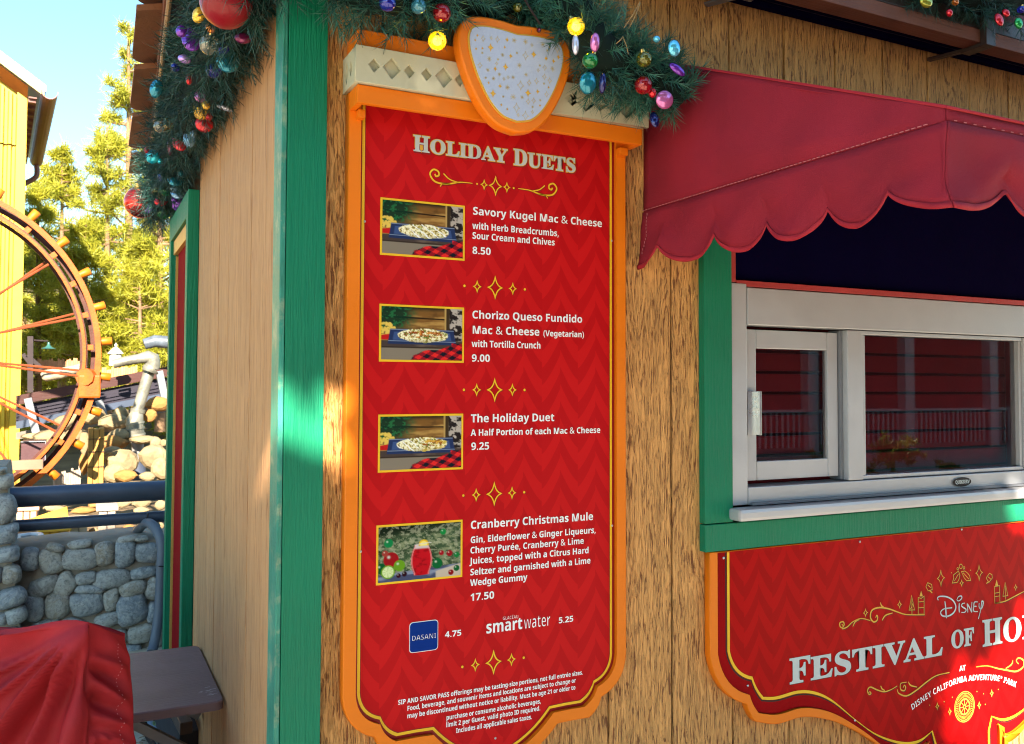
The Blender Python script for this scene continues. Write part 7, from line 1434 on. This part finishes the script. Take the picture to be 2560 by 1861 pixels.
# ------------------------------------------------------------------ pines
M_pine = foliage('pine_needles', (.19, .21, .012), (.50, .46, .04), .6, .45)
M_bark = paint('pine_bark', (.20, .12, .07), .9, .3, 4, .6, 20)
def tufts(name, cs, sz, mat, parent, seed, nn=26, w=.035):
    rg = np.random.RandomState(seed); cs = np.array(cs); n = len(cs); m = n*nn
    C0 = np.repeat(cs, nn, 0); d = rg.normal(size=(m, 3)); d[:, 2] += .35; d /= np.linalg.norm(d, axis=1)[:, None]
    L = np.repeat(sz*rg.uniform(.7, 1.25, n), nn)[:, None]*rg.uniform(.6, 1.1, (m, 1)); s = np.cross(d, rg.normal(size=(m, 3))); s /= np.linalg.norm(s, axis=1)[:, None]
    b0 = C0+rg.normal(0, sz*.16, (m, 3)); v = np.empty((m*3, 3)); v[0::3] = b0-s*w/2; v[1::3] = b0+s*w/2; v[2::3] = b0+d*L
    me = bpy.data.meshes.new(name); me.vertices.add(m*3); me.vertices.foreach_set('co', v.ravel().astype(np.float32)); me.loops.add(m*3); me.loops.foreach_set('vertex_index', np.arange(m*3, dtype=np.int32))
    me.polygons.add(m); me.polygons.foreach_set('loop_start', np.arange(0, m*3, 3, dtype=np.int32)); me.update(calc_edges=True)
    o = link(name, me, mat, parent); o['kind'] = 'stuff'; return o
def pine(label, px, top, base, Y, hw, seed, dens=1.0, bare=.0, group='pine trees beyond the rocks', lean=0.0, mat=None):
    """px top base hw in photo pixels at distance Y"""
    t = Vector(W(px, top, Y)); b = Vector(W(px+lean, base, Y)); s_ = depth(t)/F; H = t.z-b.z
    root = empty('pine_tree', tuple(b), 0, label, 'tree', group); g = random.Random(seed); mb = MB(); cs = []
    mb.tube([(0, 0, 0), ((t.x-b.x)*.5, 0, H*.5), (t.x-b.x, 0, H)], [.028*H*.6, .016*H*.6, .004*H*.6], 8)
    nl = int(46*dens*(1-bare*.5))
    for k in range(nl):
        u = g.uniform(.12+.35*bare, .985)**.9; z = H*u; a = g.uniform(0, 6.283); R = hw*s_*((1-u)**.62*1.1+.13)*g.uniform(.55, 1.1)
        bx_ = (t.x-b.x)*u; st_ = Vector((bx_, 0, z)); en = st_+Vector((R*math.cos(a), R*math.sin(a), R*g.uniform(.05, .55)))
        mb.tube([st_, st_.lerp(en, .5)+Vector((0, 0, -R*.06)), en], [.012*H*.35, .007*H*.35, .003*H*.35], 5)
        for q in range(int(5+R*4.5)):
            w_ = g.uniform(.35, 1.05); cs.append(tuple(st_.lerp(en, w_)+Vector((g.gauss(0, .22*R*.6), g.gauss(0, .22*R*.6), g.gauss(.02, .12*R*.6)))))
    for q in range(7): cs.append((t.x-b.x+g.gauss(0, .10), g.gauss(0, .10), H*(1-.035*q)))
    mb.obj('trunk', M_bark, root, True); tufts('crown', cs, .34*(Y+2.2)/27, mat or M_pine, root, seed, 26, .028*(Y+2.2)/27)
    return root
pine('tall thin pine with sparse tufts, highest against the sky', 322, 64, 1000, 24, 105, 1, 1.1, .25)
pine('bushy pine just right of the yellow gutter', 155, 375, 1050, 21, 110, 2, 1.3, 0)
pine('wide pale pine in the middle of the gap beside the kiosk', 268, 318, 1080, 20, 130, 3, 1.6, 0)
pine('pine half hidden behind the garland and the kiosk door', 400, 290, 1080, 22, 130, 4, 1.5, 0)
pine('short young pine at the foot of the yellow building', 95, 470, 1080, 19, 90, 5, 1.3, 0)
pine('low spreading pine behind the wheel rim', 215, 560, 1100, 18, 125, 6, 1.6, 0)
pine('low pine behind the metal pipe', 350, 600, 1100, 17.5, 115, 7, 1.6, 0)
pine('dark distant pine low behind the others', 60, 560, 1100, 27, 150, 8, 1.5, 0)
pine('dim tall pine far behind the kiosk door', 470, 250, 1100, 28, 170, 9, 1.6, 0)
rgp = np.random.RandomState(11); cs = []
for k in range(1500):
    x = rgp.uniform(-9, 7); y = rgp.uniform(24, 30); cs.append((x, y, rgp.uniform(0, 3.6)+.6*math.sin(x*1.3)))
tag(tufts('hedge', cs, .5, M_pine, None, 12, 22, .05), 'continuous mass of yellow green pine undergrowth filling the distance', 'undergrowth', kind='stuff')
v = []; f = []
for i in range(41):
    x = -60+3*i
    for j, (yy, zz) in enumerate(((31, -1), (36, 2.2), (48, 4.4+1.2*math.sin(i*.6)), (80, 5.5))): v.append((x, yy, zz+.5*math.sin(i*1.7+j)))
for i in range(40):
    for j in range(3): f.append((i*4+j, (i+1)*4+j, (i+1)*4+j+1, i*4+j+1))
mesh('hillside', v, f, foliage('hill_scrub', (.10, .12, .015), (.30, .28, .04), .9), None, True)['kind'] = 'structure'

# ------------------------------------------------------------------ behind the camera: added sun blockers, and what mirrors in the kiosk
M_leaf = foliage('broad_leaf', (.03, .06, .012), (.07, .11, .02), .6)
S3 = SUN
def ray_gap(p, tgt):   # distance of p from the sun ray through tgt
    d = p-tgt; t = d.dot(S3); return (d-S3*t).length if t > 0 else 99
gaps = []  # tubes kept free of leaves, shaped to let chosen sun patches through
def gap(pt, r): gaps.append((Vector(pt), r))
for y_ in (.45, .50): 
    for z_ in (1.25, 1.42, 1.6, 1.78): gap((KX, y_+.04*(z_-1.5), z_), .02)
gap((.462, .03, 1.50), .035); gap((.50, -.03, 1.62), .03); gap((.60, 0, 1.42), .05); gap((.60, 0, 1.62), .04)
gap((.80, -.12, 2.44), .015)
for x_, z_, r_ in ((3.05, .45, .16), (3.2, .35, .22), (3.35, .25, .25), (3.5, .45, .30), (3.45, .75, .12), (3.4, 1.17, .10), (3.6, 1.2, .14), (3.15, 1.25, .05)): gap((x_, -.03, z_), r_)
def leafy(name, cen_, u_, w_, ru, rw, n, size, seed, parent):
    rg = np.random.RandomState(seed); pts = []
    while len(pts) < n:
        a = rg.uniform(-1, 1, 3)
        if a[0]**4+a[1]**4 > 1.0: continue
        p = Vector(cen_)+u_*(a[0]*ru)+w_*(a[1]*rw)+S3*(a[2]*1.1)
        if any(ray_gap(p, t) < r+.05 for t, r in gaps): continue
        pts.append(p)
    v = np.empty((n*4, 3)); 
    for i, p in enumerate(pts):
        nrm = (S3+Vector(rg.normal(0, .55, 3))).normalized(); a = nrm.orthogonal().normalized(); b = nrm.cross(a); an = rg.uniform(0, 6.28); a2 = a*math.cos(an)+b*math.sin(an); b2 = nrm.cross(a2); s = size*rg.uniform(.7, 1.2)
        v[4*i] = p-a2*s; v[4*i+1] = p+b2*s*.45; v[4*i+2] = p+a2*s; v[4*i+3] = p-b2*s*.45
    me = bpy.data.meshes.new(name); me.vertices.add(n*4); me.vertices.foreach_set('co', v.ravel().astype(np.float32)); me.loops.add(n*4); me.loops.foreach_set('vertex_index', np.arange(n*4, dtype=np.int32))
    me.polygons.add(n); me.polygons.foreach_set('loop_start', np.arange(0, n*4, 4, dtype=np.int32)); me.update(calc_edges=True)
    o = link(name, me, M_leaf, None); o['kind'] = 'stuff'
    if parent: o.parent = parent; o.matrix_parent_inverse = Matrix.Translation(-parent.location)
    return o
U_ = S3.orthogonal().normalized(); U_ = Vector((S3.y, -S3.x, 0)).normalized(); W__ = S3.cross(U_).normalized()
if W__.z < 0: W__ = -W__
for i, (tx_, ty_, tz_, dist, ru, rw, n_) in enumerate([(1.3, 0, 1.62, 9.0, 2.4, 1.85, 11500), (-.9, 2.6, .55, 10.5, 2.6, 1.75, 9000), (4.6, 0, 1.62, 9.5, 2.2, 1.85, 10500)]):  # invented crowns, sized and placed to block the sun from kiosk and wall
    cc = Vector((tx_, ty_, tz_))+S3*dist; tr_o = empty('shade_tree', (cc.x, cc.y, 0), 0, ['broad leaved tree behind the camera, shading the menu board', 'broad leaved tree to the left, shading the stone wall', 'broad leaved tree behind the camera, shading the serving window'][i], 'tree')
    leafy('crown', cc, U_, W__, ru, rw, n_, .16, 20+i, tr_o)
    o = MB().tube([(cc.x-.2, cc.y, 0), (cc.x, cc.y, cc.z*.5), (cc.x+.1, cc.y, cc.z)], [.22, .16, .08], 10).obj('trunk', M_bark, None, True); o.parent = tr_o; o.matrix_parent_inverse = Matrix.Translation(-tr_o.location)
# red clapboard building across the path (seen in the window glass)
rb = empty('red_clapboard_house', (9, -15, 0), 0, 'red clapboard house with white columns across the path', 'house')
def rbk(o): o.parent = rb; o.matrix_parent_inverse = Matrix.Translation((-9, 15, 0)); return o
M_clap = paint('red_clapboard', (.34, .035, .03), .6, .1, 2); M_wt = paint('white_trim', (.50, .42, .40), .5, .05)
rbk(MB().box(-6, 30, -21, -15.06, 0, 5.6).obj('wall', M_clap))
cb_ = MB()
for k in range(32): cb_.beam((-6, -15.03, .1+.16*k), (30, -15.03, .1+.16*k), .03, .15)
rbk(cb_.obj('clapboards', M_clap))['kind'] = 'stuff'
for k in range(8): rbk(MB().box(2.5+3.4*k, 2.85+3.4*k, -13.6, -13.35, 0, 4.7, .01).obj('column', M_wt))
rbk(MB().box(2, 30, -13.5, -13.42, 1.0, 1.07).obj('handrail', M_wt)); bl = MB()
for k in range(150): bl.box(2.2+.18*k, 2.24+.18*k, -13.48, -13.44, .15, 1.0)
rbk(bl.obj('balusters', M_wt))['kind'] = 'stuff'
rbk(MB().box(1.5, 31, -21, -13.0, 4.7, 5.0).obj('porch_roof', M_bronze))

# clipped shrub and planter hedge across the path, mirrored in the glass
M_bush = foliage('sunlit_shrub', (.10, .14, .02), (.34, .36, .06), .6, .3)
for (px_, py_, rr_, lab, n_) in ((2235, 1130, .34, 'small sunlit shrub across the path, mirrored in the window', 60), (2110, 1180, .42, 'low planter hedge across the path, mirrored in the window', 80), (2380, 1178, .18, 'tiny sunlit bush across the path, mirrored in the window', 20)):
    q = W(px_, py_, 6.2); c_ = Vector((q[0], -6.2, q[2])); root = empty('shrub', (c_.x, c_.y, 0), 0, lab, 'shrub'); g = random.Random(n_)
    MB().tube([(0, 0, 0), (0, 0, c_.z)], .03, 6).obj('stem', M_bush, root)
    tufts('foliage', [(g.gauss(0, rr_*.5), g.gauss(0, rr_*.4), c_.z+g.gauss(0, rr_*.3)) for _ in range(n_)], .11, M_bush, root, n_, 16, .03)
